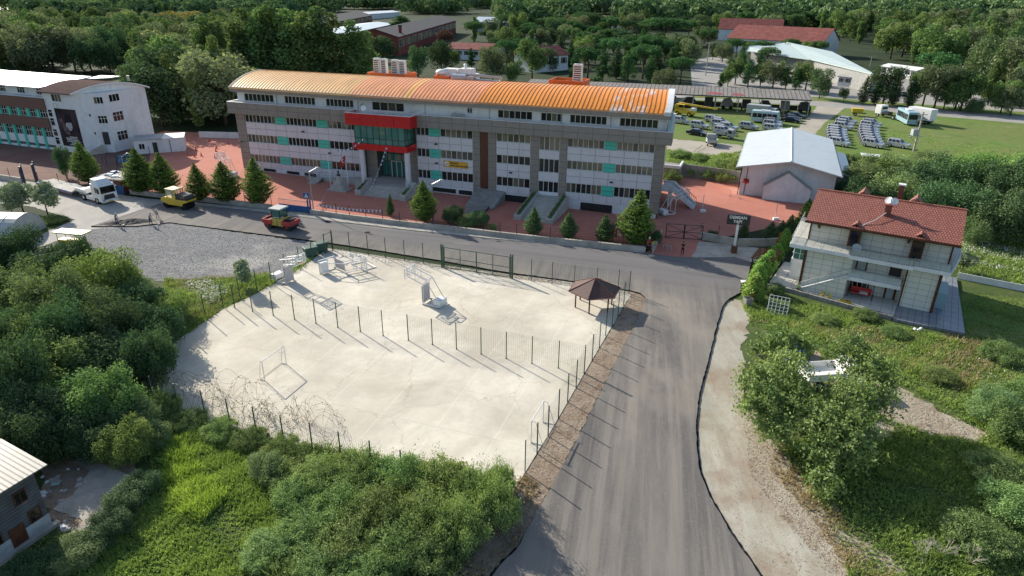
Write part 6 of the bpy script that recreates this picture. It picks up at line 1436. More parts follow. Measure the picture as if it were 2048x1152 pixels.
# ------------------------------------------------------------ court equipment
WT=WHITE
def hoop(label,base,head,s=1.0,panel=True,name='basketball_stand',tilt=None):
    t=thing(name,label,'basketball stand',base,head); z=0
    mb=MB(); 
    for y in (-.75,.75): mb.box(-1.1,1.0,y-.05,y+.05,.12,.22)
    for x in (-1.1,0,1.0): mb.box(x-.05,x+.05,-.75,.75,.121,.221)
    mb.build('base_frame',WT,t)
    mb=MB(); mb.box(-1.15,-.3,-.65,.65,.22,.8); mb.build('weight_box',WT,t,bev=.04)
    for x,y in ((-1,-.7),(-1,.7),(.9,-.7),(.9,.7)): mb=MB(); mb.tube((x,y-.05,.09),(x,y+.05,.09),.09,n=8); mb.build('wheel',BLACKM,t)
    mb=MB()
    for y in (-.55,.55):
        mb.path([(.95,y,.2),(.95,y,2.2),(2.9,y,2.75),(2.9,y,3.6)],.05); mb.path([(-.9,y,.6),(.55,y,2.75),(2.9,y,3.4)],.045); mb.tube((.95,y,2.2),(.55,y,2.75),.04); mb.tube((1.9,y,2.48),(1.9,y,3.15),.03)
    for p in ((.95,2.2),(.55,2.75),(1.9,3.1),(1.9,2.5)): mb.tube((p[0],-.55,p[1]),(p[0],.55,p[1]),.035)
    mb.build('support_arm',WT,t)
    mb=MB()
    for y0,y1,z0,z1 in ((-.9,.9,2.55,2.55),(-.9,.9,3.6,3.6)): mb.box(2.9,2.97,y0,y1,z0-.04,z0+.04)
    for y in (-.9,.9): mb.box(2.901,2.969,y-.04,y+.04,2.55,3.6)
    for y in (-.3,.3): mb.box(2.902,2.968,y-.025,y+.025,2.75,3.2)
    mb.box(2.902,2.968,-.3,.3,3.17,3.22); bb=mb.build('backboard_frame',WT,t)
    mb=MB(); mb.add([(2.93,-.88,2.57),(2.93,.88,2.57),(2.93,.88,3.58),(2.93,-.88,3.58)],[(0,1,2,3)]); mb.build('backboard',CLEAR,t)
    mb=MB(); K=14
    for k in range(K): a=2*math.pi*k/K;b=2*math.pi*(k+1)/K; mb.tube((3.25+.23*math.cos(a),.23*math.sin(a),2.72),(3.25+.23*math.cos(b),.23*math.sin(b),2.72),.02,n=5)
    mb.box(2.97,3.03,-.08,.08,2.65,2.75); mb.build('rim',ORANGE,t)
    if panel:
        mb=MB(); mb.box(1.0,1.12,-.6,.6,.2,2.0); mb.build('padding_panel',M('padding_grey',(.45,.42,.42),.7,var=.06),t)
    return t
b1=at(566,561,.06); q1=at(579,517,3.0); hoop('white wheeled basketball stand at the left edge of the court',b1,math.atan2(q1[1]-b1[1],q1[0]-b1[0]))
b2=at(869,608,.06); q2=at(841,550,3.0); hoop('white wheeled basketball stand in the middle of the court',b2,math.atan2(q2[1]-b2[1],q2[0]-b2[0]))
h3=hoop('toppled white basketball stand lying near the back left court corner',at(648,538,.06),R(20)); h3.rotation_euler=(R(88),0,R(48)); h3.location=(*at(655,542)[:2],.85)
fr=thing('toppled_goal_frame','toppled white tube frame with grey shadow beside the fallen stand','frame',at(703,530,.06),R(-40)); mb=MB()
mb.path([(0,0,.05),(2.6,0,.05),(2.8,1.4,.05),(.4,1.6,.05),(0,0,.05)],.045); mb.path([(0,0,.05),(.2,.2,1.1),(.8,1.3,1.0),(.4,1.6,.05)],.045); mb.build('tube_frame',WT,fr); mb=MB(); mb.box(-.2,.5,.0,.1,1.0,1.5); mb.build('small_board',WT,fr)
def goal(pA,pB,h,back,label,depth=1.0):
    a=at(*pA,.06);b=at(*pB,.06); L=math.hypot(b[0]-a[0],b[1]-a[1]); t=thing('football_goal',label,'goal',a,math.atan2(b[1]-a[1],b[0]-a[0])); mb=MB()
    mb.path([(0,0,0),(0,0,h),(L,0,h),(L,0,0)],.035,8); mb.build('goal_frame',WT,t); mb=MB(); mb.path([(0,0,h),(0,back*depth*.35,h),(0,back*depth,.05),(L,back*depth,.05),(L,back*depth*.35,h),(L,0,h)],.018,6); mb.path([(0,0,.05),(0,back*depth,.05)],.03); mb.path([(L,0,.05),(L,back*depth,.05)],.03); mb.build('back_stay',GREYV,t)
goal((530,762),(573,729),1.85,1,'white tube football goal on the left part of the court',.5)
goal((1062,886),(1086,845),1.9,-1,'white tube football goal against the right court fence',.9)
# gazebo
ctr=at(1187,612,.06); gz=thing('hexagonal_gazebo','hexagonal gazebo with brown shingle roof at the court corner','gazebo',ctr,R(10))
SH=tiles('brown_shingle',(.125,.06,.05),(.10,.048,.04),mortar=(.04,.02,.018),bw=.35,rowh=.2)
hxr=lambda r,k: (r*math.cos(R(60*k)),r*math.sin(R(60*k)))
for k in range(6):
    x,y=hxr(1.95,k); mb=MB(); mb.box(x-.06,x+.06,y-.06,y+.06,0,1.75); mb.build('post',WOOD,gz)
mb=MB(); V=[(*hxr(2.75,k),1.65) for k in range(6)]+[(*hxr(.03,k),2.72) for k in range(6)]; mb.add(V,[(k,(k+1)%6,6+(k+1)%6,6+k) for k in range(6)]+[tuple(range(6,12))]); mb.add([(*hxr(2.7,k),1.6) for k in range(6)],[tuple(range(6))]); mb.build('roof',SH,gz)
mb=MB(); 
for k in range(6):
    a=hxr(2.75,k);b=hxr(2.75,k+1); mb.tube((*a,1.64),(*b,1.64),.05,n=4); mb.tube((*a,1.69),(0,0,2.74),.035,n=4)
mb.build('roof_trim',WHITE if False else M('shingle_trim',(.20,.10,.08),.8),gz)
gz.scale=(1.0,1.0,1.15)
# small shelter beside the big conifer
sh=thing('yard_shelter','small brown roofed shelter behind the tallest roadside conifer','shelter',at(1262,486),R(-20)); mb=MB()
for x,y in ((-2.3,-1),(2.3,-1),(-2.3,1.5),(2.3,1.5)): mb.box(x-.07,x+.07,y-.07,y+.07,0,2.1)
mb.build('posts',WOOD,sh); mb=MB(); mb.add([(-2.8,-1.5,2.1),(2.8,-1.5,2.1),(2.8,2,2.1),(-2.8,2,2.1),(-1.6,.2,2.9),(1.6,.2,2.9)],[(0,1,5,4),(1,2,5),(2,3,4,5),(3,0,4),(3,2,1,0)]); mb.build('roof',SH,sh)
# red yard equipment
b=at(1334,428,.02); hoop('white portable basketball stand near the fire stair',b,R(25),panel=False)
for k,(px,py,tx,ty) in enumerate(((1404,424,1406,389),(1550,440,1553,406))):
    b=at(px,py,.02); h=zat(tx,ty,b); t=thing('volleyball_post',['white net post with box base in front of the fire stair','white net post with round planter base by the sports hall shadow'][k],'net post',b); mb=MB(); mb.tube((0,0,.2),(0,0,h),.05); mb.build('post',WHITE,t); mb=MB(); mb.box(-.3,.5,-.25,.25,0,.35); mb.build('base',WHITE,t,bev=.03)
goal((1457,392),(1476,397),1.2,1,'small white tube goal by the left corner of the sports hall',.7)
b=at(470,340,.02); hoop('white basketball stand in the sunlit corner left of the school',at(463,352,.02),R(140),panel=False)
for k,(px,py) in enumerate(((392,300),(418,283),(433,297),(432,303),(457,289),(376,311),(389,314),(403,312),(430,316))):
    t=thing('traffic_cone','small red training cone standing on the red yard left of the school','cone',at(px,py,.02),0,'red cones on the yard'); mb=MB(); mb.box(-.22,.22,-.22,.22,0,.05); mb.tube((0,0,.05),(0,0,.75),.17,.03,10); mb.build('cone_body',M('cone_red',(.60,.06,.03),.5),t)
pnl=thing('mural_boards','painted boards in pale blue beside the guard hut','board',at(236,330),R(20)); mb=MB(); mb.box(0,3.4,-.05,.05,.3,1.7); mb.build('board',M('mural',(.12,.22,.32),.6,var=.9,scale=1.2),pnl); mb=MB(); [mb.box(x-.05,x+.05,-.06,.06,0,1.8) for x in (0,1.7,3.4)]; mb.build('legs',DARK,pnl)
fence('short black railing between the brown yard and the red yard',[(205,325),(214,329),(236,338),(256,345),(276,352)],h=1.5,mesh=False,mat=DARK,name='railing')
fence('black railing beside the white cabin yard',[(288,300),(300,309),(312,304)],h=1.4,mesh=False,mat=DARK,name='railing')
# far lawn fence right of villa
fence('low white panel fence behind the villa garden',[(1915,556),(1960,563),(2000,572),(2048,582),(2120,596)],h=.8,mesh=False,mat=GREYV,name='panel_fence')
wall_run('concrete_panel_fence','low pale concrete panel fence at the right edge behind the villa lawn',[(1915,557),(2030,580),(2120,596)],.75,.08,WALLW)
# people ------------------------------------------------------------------
def person(label,loc,rz,bend=0,arms='down',shirt=CLOTHG,pants=CLOTHB,hat=None,sit=False,s=1.0):
    t=thing('person',label,'person',loc,rz,s=s)
    J={'pel':(0,0,.94),'bel':(0,0,1.12),'che':(0,0,1.33),'nec':(0,0,1.50),'hea':(0.01,0,1.60),'top':(0,0,1.73)}
    for sd_,y in (('l',.18),('r',-.18)):
        J['sh'+sd_]=(0,y,1.43)
        if arms=='fold': J['el'+sd_]=(.02,y*1.35,1.17); J['wr'+sd_]=(.24,y*.35,1.14)
        elif arms=='tool': J['el'+sd_]=(.14,y*1.25,1.2); J['wr'+sd_]=(.36,y*.5,1.06 if sd_=='l' else .98)
        else: J['el'+sd_]=(0,y*1.3,1.15); J['wr'+sd_]=(.06,y*1.35,.9)
        ky=y*.6
        if sit: J['hi'+sd_]=(0,y*.5,.9); J['kn'+sd_]=(.42,ky,.92); J['an'+sd_]=(.45,ky,.5); J['to'+sd_]=(.62,ky,.46)
        else:
            st=.12 if sd_=='l' else -.10
            if arms!='tool': st*=.3
            J['hi'+sd_]=(0,y*.5,.9); J['kn'+sd_]=(st*.6+.03,ky,.49); J['an'+sd_]=(st,ky*1.05,.09); J['to'+sd_]=(st+.17,ky*1.1,.04)
    def rot(p):
        if bend==0: return Vector(p)
        v=Vector(p)-Vector((0,0,.94)); return Matrix.Rotation(bend,3,'Y')@v+Vector((-.12,0,.94))
    upper=('bel','che','nec','hea','top','shl','shr','ell','elr','wrl','wrr')
    P={k:(rot(v) if k in upper else Vector(v)) for k,v in J.items()}
    rad={'pel':.135,'bel':.125,'che':.15,'nec':.06,'hea':.095,'top':.07,'sh':.065,'el':.045,'wr':.03,'hi':.095,'kn':.062,'an':.042,'to':.035}
    E_=[('pel','bel'),('bel','che'),('che','nec'),('nec','hea'),('hea','top')]
    for s_ in 'lr': E_+=[('che','sh'+s_),('sh'+s_,'el'+s_),('el'+s_,'wr'+s_),('pel','hi'+s_),('hi'+s_,'kn'+s_),('kn'+s_,'an'+s_),('an'+s_,'to'+s_)]
    # hands
    for s_,m in (('l',1),('r',-1)):
        w=P['wr'+s_]; d=(w-P['el'+s_]).normalized(); sd2=d.cross(Vector((0,0,1))).normalized() if abs(d.z)<.95 else Vector((0,1,0)); up_=sd2.cross(d)
        P['pa'+s_]=w+d*.06; rad['pa']=.032; E_.append(('wr'+s_,'pa'+s_))
        for f in range(4):
            k='f%d'%f+s_; P[k]=P['pa'+s_]+d*.05+sd2*(.03-.02*f)*m-up_*.005; P[k+'e']=P[k]+d*(.03+.006*(f in(1,2)))-up_*.03; rad[k[:2]]=.011; E_+=[('pa'+s_,k),(k,k+'e')]
        P['th'+s_]=w+d*.035+sd2*.045*m; P['tg'+s_]=P['th'+s_]+d*.04; rad['th']=.013; rad['tg']=.011; E_+=[('wr'+s_,'th'+s_),('th'+s_,'tg'+s_)]
    names=list(P); idx={k:i for i,k in enumerate(names)}
    me=bpy.data.meshes.new('body'); me.from_pydata([P[k] for k in names],[(idx[a],idx[b]) for a,b in E_],[]); o=bpy.data.objects.new('body_tmp',me); COL.objects.link(o)
    md=o.modifiers.new('s','SKIN'); sub=o.modifiers.new('u','SUBSURF'); sub.levels=1; sub.render_levels=1
    for i,k in enumerate(names):
        r=rad.get(k) or rad.get(k[:2]) or .02; me.skin_vertices[0].data[i].radius=(r,r); me.skin_vertices[0].data[i].use_root=(k=='pel')
    me2=bpy.data.meshes.new_from_object(o.evaluated_get(bpy.context.evaluated_depsgraph_get())); bpy.data.objects.remove(o); me2.materials.clear()
    b=link('body',me2,[shirt,pants,SKIN,BLACKM],t,True)
    kv=[(P[k],(2 if k[:2] in('he','to') and k in('hea','top') else 3 if k in('tol','tor','anl','anr') else 1 if k[:2] in('pe','hi','kn') else 2 if k[:2] in('wr','pa','f0','f1','f2','f3','th','tg','el','ne') else 0)) for k in names]
    for p in me2.polygons:
        c=p.center; p.material_index=min(kv,key=lambda q:(q[0]-c).length)[1]
    hp=P['hea']; 
    mb=MB(); mb.ball(hp+Vector((.085,0,.0)),.02,n=6,m=4,sz=(1,.7,1.3)); [mb.ball(hp+Vector((0,e,0)),.025,n=6,m=4,sz=(.6,.5,1.2)) for e in (.095,-.095)]; mb.build('nose_and_ears',SKIN,t)
    mb=MB(); [mb.ball(hp+Vector((.083,e,.03)),.012,n=6,m=4) for e in (.033,-.033)]; mb.box(hp.x+.078,hp.x+.088,-.022,.022,hp.z-.05,hp.z-.042); mb.build('eyes_and_mouth',DARK,t)
    mb=MB(); mb.ball(P['top']-(P['top']-hp)*.25,.105,n=10,m=6,sz=(1,.95,.75)); 
    if hat: mb.tube(P['top']-Vector((0,0,.05)),P['top']-Vector((-.03,0,.04)),.14,.13,10)
    mb.build('hat' if hat else 'hair',hat or DARK,t,smooth=True)
    return t,P
def shovel(label,a,b):
    t=thing('shovel',label,'shovel',a); d=Vector(b)-Vector(a); mb=MB(); mb.tube((0,0,0),d,.02); mb.build('handle',WOOD,t); mb=MB(); e=d; mb.hexa([e+Vector(p) for p in ((-.1,-.12,-.02),(.22,-.12,-.02),(.22,.12,-.02),(-.1,.12,-.02),(-.1,-.12,.01),(.22,-.12,.01),(.22,.12,.01),(-.1,.12,.01))]); mb.build('blade',DARK,t)
W1=at(235,450,.1); person('worker in pale cap and grey shirt standing left on the asphalt heap',W1,R(-10),R(18),'tool',CLOTHG,CLOTHB,WHITE); shovel('shovel held by the standing worker on the left of the heap',(W1[0]+.3,W1[1]-.1,1.1),(W1[0]+.9,W1[1]-.3,.25))
W2=at(302,449,.1); person('worker in grey with dark hair at the right end of the heap',W2,R(10),R(25),'tool',CLOTHG,CLOTHB,None); shovel('shovel held by the worker nearest the gravel',(W2[0]+.3,W2[1],1.05),(W2[0]+.95,W2[1]+.05,.2))
W3=at(316,437,.17); person('worker in pale shirt bending far over with a rake behind the heap',W3,R(165),R(60),'tool',M('pale_shirt',(.45,.44,.42),.9),CLOTHG,M('tan_cap',(.40,.33,.24),.9)); shovel('rake held by the bending worker behind the heap',(W3[0]-.5,W3[1]+.1,.8),(W3[0]-1.2,W3[1]-.2,.25))
person('man in black standing with hands together in the red gateway',at(1364,510,.1),R(-85),0,'fold',CLOTHK,CLOTHK)
person('person in red shirt and white helmet by the gateway wall end',at(1297,501,.17),R(-70),0,'down',CLOTHR,CLOTHK,WHITE)
person('person in yellow green vest bending beside the one in the white helmet',at(1305,503,.17),R(-80),R(35),'down',M('vest',(.45,.50,.10),.9),CLOTHG)
# asphalt heap
hp=thing('asphalt_heap','low heap of loose dark asphalt at the open end of the new road','heap',at(265,448,.0)); mb=MB(); rg=random.Random(4); n=26; V=[];F=[]
ap=at(182,453);bp=at(322,443); dx,dy=bp[0]-ap[0],bp[1]-ap[1]; L=math.hypot(dx,dy); ux,uy=dx/L,dy/L; c0_=at(265,448)
K=30;J_=10
for i in range(K+1):
    for j in range(J_+1):
        s_=(i/K-.62)*L; w_=(j/J_-.35)*3.6*(.25+.75*math.sin(math.pi*i/K)); z=.62*math.sin(math.pi*min(1,max(0,i/K)))**.8*math.sin(math.pi*j/J_)*(.6+.5*rg.random())*(.45+.6*(i/K)) if 0<j<J_ and 0<i<K else -.05
        V.append((ux*s_-uy*w_,uy*s_+ux*w_,z))
for i in range(K):
    for j in range(J_): F.append((i*(J_+1)+j,(i+1)*(J_+1)+j,(i+1)*(J_+1)+j+1,i*(J_+1)+j+1))
mb.add(V,F); mb.build('heap',groundmat('loose_asphalt',[((.07,.068,.068),0,0,0,0,None,0),((.15,.145,.14),4,.45,.7,.7,None,0)],bsc=10,bst=1,bdist=.1),hp)
# rubble and litter in the yard by the wooden house
rg=random.Random(12)
for k in range(26):
    px,py=rg.uniform(85,165),rg.uniform(935,1005); 
    if k>18: px,py=rg.uniform(110,140),rg.uniform(1040,1062)
    t=thing('rubble_piece','pale piece of debris lying on the bare soil by the wooden house','debris',at(px,py,.03),rg.uniform(0,6),'debris by the wooden house'); s_=rg.uniform(.08,.28); mb=MB(); mb.prism([(-s_,-s_*.6),(s_*.8,-s_*.7),(s_,s_*.5),(-s_*.4,s_*.7)],0,rg.uniform(.04,.15),top=[(-s_*.7,-s_*.4),(s_*.6,-s_*.5),(s_*.8,s_*.3),(-s_*.3,s_*.5)]); mb.build('chunk',[WALLW,CONC,STONE][k%3],t)
t=thing('tile_slab','pale green square tile lying on the bare soil by the wooden house','tile',at(111,967,.03),R(20)); mb=MB(); mb.box(-.25,.25,-.2,.2,0,.04); mb.build('slab',M('pale_green',(.40,.55,.48),.4),t)
# ------------------------------------------------------------ vehicles (x forward, y left)
def patch(mb,q,s0,s1,t0,t1,off=.012):
    a,b,c,d=[Vector(p) for p in q]; n=(b-a).cross(d-a).normalized()
    f=lambda s,t:(a.lerp(b,s)).lerp(d.lerp(c,s),t)+n*off
    mb.add([f(s0,t0),f(s1,t0),f(s1,t1),f(s0,t1)],[(0,1,2,3)])
def wheelset(t,xs,y,r,w=.22,rim=STEEL,name='wheel'):
    for x in xs:
        for s in (-1,1):
            mb=MB(); mb.tube((x,s*y-w/2,r),(x,s*y+w/2,r),r,n=16); o=mb.build(name,BLACKM,t); mb=MB(); yy=s*(y+w/2); mb.tube((x,yy-s*.01,r),(x,yy+s*.02,r),r*.58,r*.5,12); mb.build('rim',rim,o)
def archprof(x0,x1,zb,zt,axles,r,front,rear):
    """side outline with wheel arches cut from the lower edge"""
    P=[(x0,zb)]
    for ax in axles:
        P+= [(ax-r,zb)]+[(ax-r*math.cos(math.pi*k/6),zb+r*.95*math.sin(math.pi*k/6)) for k in range(1,6)]+[(ax+r,zb)]
    P+=[(x1,zb)]+front+rear; return P
def body_strips(prof_low,prof_top,y,mb): pass
def car(kind,paint):
    t=thing('parked_suv' if kind=='suv' else 'parked_saloon','x','x',(0,0,-500))
    if kind=='suv': L0,L1,W,hb,ht,wr=-2.15,2.15,.88,1.05,1.74,.36; ax=(-1.3,1.32); cab=[(-2.08,.95),(-1.95,.15)]; front=[(2.15,.75),(2.05,.95),(.95,1.08)]; rear=[(-2.12,1.05),(-2.15,.7)]; cb=(-2.08,.98,-1.9,.25)
    else: L0,L1,W,hb,ht,wr=-2.35,2.3,.88,.92,1.40,.32; ax=(-1.4,1.4); front=[(2.3,.6),(2.15,.78),(.9,.92)]; rear=[(-1.4,.95),(-2.25,.92),(-2.35,.6)]; cb=(-1.75,1.05,-1.05,.35)
    P=archprof(L0,L1,.32,hb,ax,wr+.06,front,rear)
    # triangulation-safe: split the shell in upper deck and lower sills
    mb=MB(); n=len(P)
    for s in (-1,1):
        mb.add([(p[0],s*W,p[1]) for p in P],[tuple(range(n))] )
    mb.add([(p[0],-W,p[1]) for p in P]+[(p[0],W,p[1]) for p in P],[(i,(i+1)%n,n+(i+1)%n,n+i) for i in range(n)])
    mb.build('body',paint,t)
    x0,x1,x2,x3=cb; w1=W-.03; w2=W-.2
    B=[(x0,-w1,hb-.02),(x1,-w1,hb-.02),(x1,w1,hb-.02),(x0,w1,hb-.02),(x2,-w2,ht),(x3,-w2,ht),(x3,w2,ht),(x2,w2,ht)]
    mb=MB(); mb.hexa(B); mb.build('cabin',paint,t,bev=.04)
    g=MB(); 
    R_=(B[0],B[1],B[5],B[4]); Lq=(B[2],B[3],B[7],B[6]); Fq=(B[1],B[2],B[6],B[5]); Bq=(B[3],B[0],B[4],B[7])
    cuts=((.06,.30),(.34,.60),(.64,.92)) if kind=='suv' else ((.12,.48),(.52,.86))
    for a,b in cuts: patch(g,R_,a,b,.16,.86)
    for a,b in cuts: patch(g,Lq,1-b,1-a,.16,.86)
    patch(g,Fq,.07,.93,.12,.9); patch(g,Bq,.1,.9,.15,.88); o=g.build('windows',GLASSV,t)
    wheelset(t,ax,W-.12,wr)
    d=MB(); d.box(L1-.02,L1+.08,-W+.02,W-.02,.34,.6); d.box(L0-.09,L0+.02,-W+.02,W-.02,.36,.62); d.box(L1-.01,L1+.03,-.45,.45,.64,.8); d.build('bumper',GREYV if kind=='suv' else paint,t,bev=.03)
    for s in (-1,1):
        mb=MB(); mb.box(L1-.08,L1+.02,s*.62-.14,s*.62+.14,.66,.82); mb.build('headlight',CLEAR if False else WHITE,t); mb=MB(); mb.box(L0-.02,L0+.04,s*.74-.09,s*.74+.09,.72,1.0); mb.build('tail_light',REDV,t)
        mb=MB(); mb.box(.75,.9,s*(W+.02)-.06,s*(W+.02)+.1*s,hb-.02,hb+.12); mb.build('mirror',paint,t)
    if kind=='suv':
        mb=MB(); mb.tube((L0-.25,0,.95),(L0-.02,0,.95),.35,n=16); mb.build('spare_wheel',BLACKM,t)
        mb=MB(); [mb.tube((x2+.15,s*.6,ht+.05),(x3-.1,s*.6,ht+.05),.025) for s in (-1,1)]; mb.build('roof_rail',DARK,t)
    return t
def carpos(rw,fw,W=.76,z=.01):
    a=at(*rw);b=at(*fw); h=math.atan2(b[1]-a[1],b[0]-a[0]); c=((a[0]+b[0])/2-math.sin(h)*W,(a[1]+b[1])/2+math.cos(h)*W,z); return c,h
m3=lambda x,y:(1640+x/6.4,190+y/6.4)
m2=lambda x,y:(1330+x/5.851,180+y/5.851)
PRO={}
def put(kind,paint,c,h,label,group=None):
    k=(kind,paint.name)
    if k not in PRO: PRO[k]=car(kind,paint); o=PRO[k]; o.location=c; o.rotation_euler=(0,0,h)
    else: o=dup(PRO[k],c,h)
    for q in ('group',):
        if q in o: del o[q]
    tag(o,label,'car',group); o.name='parked_suv' if kind=='suv' else 'parked_saloon'; return o
G2='silver off-road cars in the right hand column'; G1='silver off-road cars in the column beside the hall'
hd=carpos(m3(885,662),m3(1065,692))
put('suv',SILVER,hd[0],hd[1],'lone silver off-road car right of the two parked columns, left of the utility pole')
h2=hd[1]
def col(base,offs,label,group,h):
    n=len(offs)
    for i,(dx,dy) in enumerate(offs):
        p=m3(base[0]+dx,base[1]+dy); c=at(*p); put('suv',SILVER,(c[0],c[1],.01),h+R([0,1.5,-1,2,-2][i%5]),label if 0<i<n-1 else label.replace('one of the','nearest of the' if i==0 else 'farthest of the'),group if 0<i<n-1 else None)
col((668,668),[(0,0),(-14,-33),(-32,-68),(-45,-102),(-52,-134),(-54,-165),(-54,-196),(-40,-238),(-14,-270)],'one of the silver off-road cars in the longer right hand column',G2,h2)
col((235,650),[(0,0),(-18,-38),(-25,-73),(-30,-105),(-32,-136),(-28,-168)],'one of the silver off-road cars in the left column beside the hall roof',G1,h2)
col((290,440),[(0,0),(12,-36),(52,-70)],'one of the three silver off-road cars at the back of the left column',G1,h2)
MID=[((320,450),(468,462),'silver off-road car directly behind the navy saloon'),((488,372),(596,392),'silver off-road car at the back left of the middle cluster'),((555,400),(672,420),'silver off-road car second in the middle cluster'),((560,425),(690,445),'silver off-road car third in the middle cluster'),
((645,462),(792,486),'silver off-road car at the right of the middle cluster'),((580,488),(720,505),'silver off-road car behind the one next to the grey flatbed'),((590,512),(735,530),'silver off-road car right behind the grey flatbed truck'),((912,465),(1050,472),'silver off-road car standing alone behind the hall roof left of the bus'),
((1185,440),(1325,447),'silver off-road car in front of the small blue bus'),((1192,412),(1330,420),'silver off-road car between the small blue bus and another off-road car'),((112,396),(238,400),'silver off-road car with its bonnet up beside the school gable'),((1195,492),(1330,498),'silver off-road car mostly hidden by the hall roof')]
for i,(a,b,lb_) in enumerate(MID):
    c,h=carpos(m2(*a),m2(*b)); o=put('suv',SILVER,c,h2+R(10)+R([0,4,-3,2][i%4]) if i!=8 else h2+R(8),lb_)
    if 'bonnet' in lb_: 
        mb=MB(); mb.hexa([(.95,-.75,1.1),(1.1,-.75,1.1),(1.1,.75,1.1),(.95,.75,1.1),(1.7,-.75,1.9),(1.8,-.75,1.88),(1.8,.75,1.88),(1.7,.75,1.9)]); mb.build('raised_bonnet',SILVER,o)
c,h=carpos(m2(285,528),m2(450,544)); put('saloon',NAVY,c,h2+R(10),'dark navy saloon parked in the grass beyond the school gable')
for i,(a,b) in enumerate((((1398,375),(1535,390)),((1402,350),(1545,362)),((1445,322),(1590,337)))):
    c,h=carpos(m2(*a),m2(*b)); put('saloon',NAVY,c,h2+R(8),['dark saloon nearest of the three beside the small bus','dark saloon in the middle of the three beside the small bus','dark saloon farthest of the three, next to the shed'][i])
for px,py,h,lb_ in ((1798,192,R(150),'white saloon parked under the roadside trees at the far car park'),(1590,163,R(20),'dark car parked left of the far depot')):
    c=at(px,py); put('saloon',SILVER if px>1700 else NAVY,(c[0],c[1],.02),h,lb_)
def bus(label,c,h,L,W,H,paint,name='parked_bus'):
    t=thing(name,label,'bus',c,h); mb=MB(); mb.extr([(-L/2,.35),(L/2-.1,.35),(L/2,1.2),(L/2-.25,H-.1),(L/2-.4,H),(-L/2+.1,H),(-L/2,H-.2)],-W/2,W/2); mb.build('body',paint,t,bev=.06)
    g=MB(); n=int(L/1.1)
    for s in (-1,1):
        for i in range(n): a=-L/2+.3+i*(L-.8)/n; y=s*(W/2+.012); g.add([(a,y,1.35),(a+(L-.8)/n-.12,y,1.35),(a+(L-.8)/n-.12,y,H-.55),(a,y,H-.55)],[(0,1,2,3)])
    g.add([(-L/2-.012,-W/2+.2,1.5),(-L/2-.012,W/2-.2,1.5),(-L/2-.012,W/2-.2,H-.5),(-L/2-.012,-W/2+.2,H-.5)],[(0,1,2,3)]); g.add([(L/2-.03,-W/2+.15,1.25),(L/2-.03,W/2-.15,1.25),(L/2-.22,W/2-.15,H-.35),(L/2-.22,-W/2+.15,H-.35)],[(0,1,2,3)])
    g.build('windows',GLASSV,t); wheelset(t,(-L/2+1.8,L/2-1.6),W/2-.15,.48)
    mb=MB(); mb.box(-1.2,1.0,-.55,.55,H,H+.18); mb.build('roof_hatch',WHITE,t)
    for s in (-1,1): mb=MB(); mb.box(-L/2-.03,-L/2,s*(W/2-.3)-.12,s*(W/2-.3)+.12,.8,1.2); mb.build('tail_light',REDV,t)
    return t
c,h=carpos(m2(1000,378),m2(1320,405),1.1); bus('small pale blue bus parked behind the off-road cars by the hall',c,h,6.6,2.2,2.9,M('pale_bus',(.42,.53,.56),.4,var=.05,grime=.2))
a=at(*m3(1100,393)); b=at(*m3(985,330)); h=math.atan2(b[1]-a[1],b[0]-a[0]); c=(a[0]+math.cos(h)*4.2+math.sin(h)*1.2,a[1]+math.sin(h)*4.2-math.cos(h)*1.2,.01); bus('grey blue coach parked with its back to the field, left of the white box lorry',c,h,8.6,2.4,3.2,BLUEV,'parked_coach')
def boxtruck(label,c,h,L,W,H,boxm,cabm,name='box_lorry'):
    t=thing(name,label,'lorry',c,h); mb=MB(); mb.box(-L/2,L/2-2.0,-W/2,W/2,.95,H); mb.build('box',boxm,t,bev=.04); mb=MB(); mb.extr([(L/2-1.85,.6),(L/2,.6),(L/2,1.5),(L/2-.3,2.5),(L/2-1.85,2.6)],-W/2+.1,W/2-.1); mb.build('cab',cabm,t,bev=.06)
    g=MB(); g.add([(L/2-.02+.03,-W/2+.2,1.5),(L/2+.01,W/2-.2,1.5),(L/2-.26,W/2-.25,2.4),(L/2-.26,-W/2+.25,2.4)],[(0,1,2,3)])
    for s in (-1,1): y=s*(W/2-.085); g.add([(L/2-1.4,y,1.55),(L/2-.3,y,1.55),(L/2-.45,y,2.3),(L/2-1.4,y,2.3)],[(0,1,2,3)])
    g.build('windows',GLASSV,t); mb=MB(); mb.box(-L/2,L/2-.3,-.45,.45,.55,.95); mb.build('chassis',DARK,t); wheelset(t,(-L/2+1.5,L/2-1.0),W/2-.2,.48); return t
c,h=carpos(m2(940,318),m2(1320,340),1.1); boxtruck('long grey box lorry parked behind the small blue bus',c,h2+R(16),7.6,2.4,3.1,GREYV,GREYV)
a=at(*m3(1350,388)); h=math.atan2(b[1]-a[1],b[0]-a[0]); h=R(118); c=(a[0]+math.cos(h)*3.9+math.sin(h)*1.25+.6,a[1]+math.sin(h)*3.9-math.cos(h)*1.25,.01); boxtruck('big white box lorry parked right of the grey blue coach',(c[0],c[1],.01),h,8.0,2.6,3.7,WHITE,WHITE)
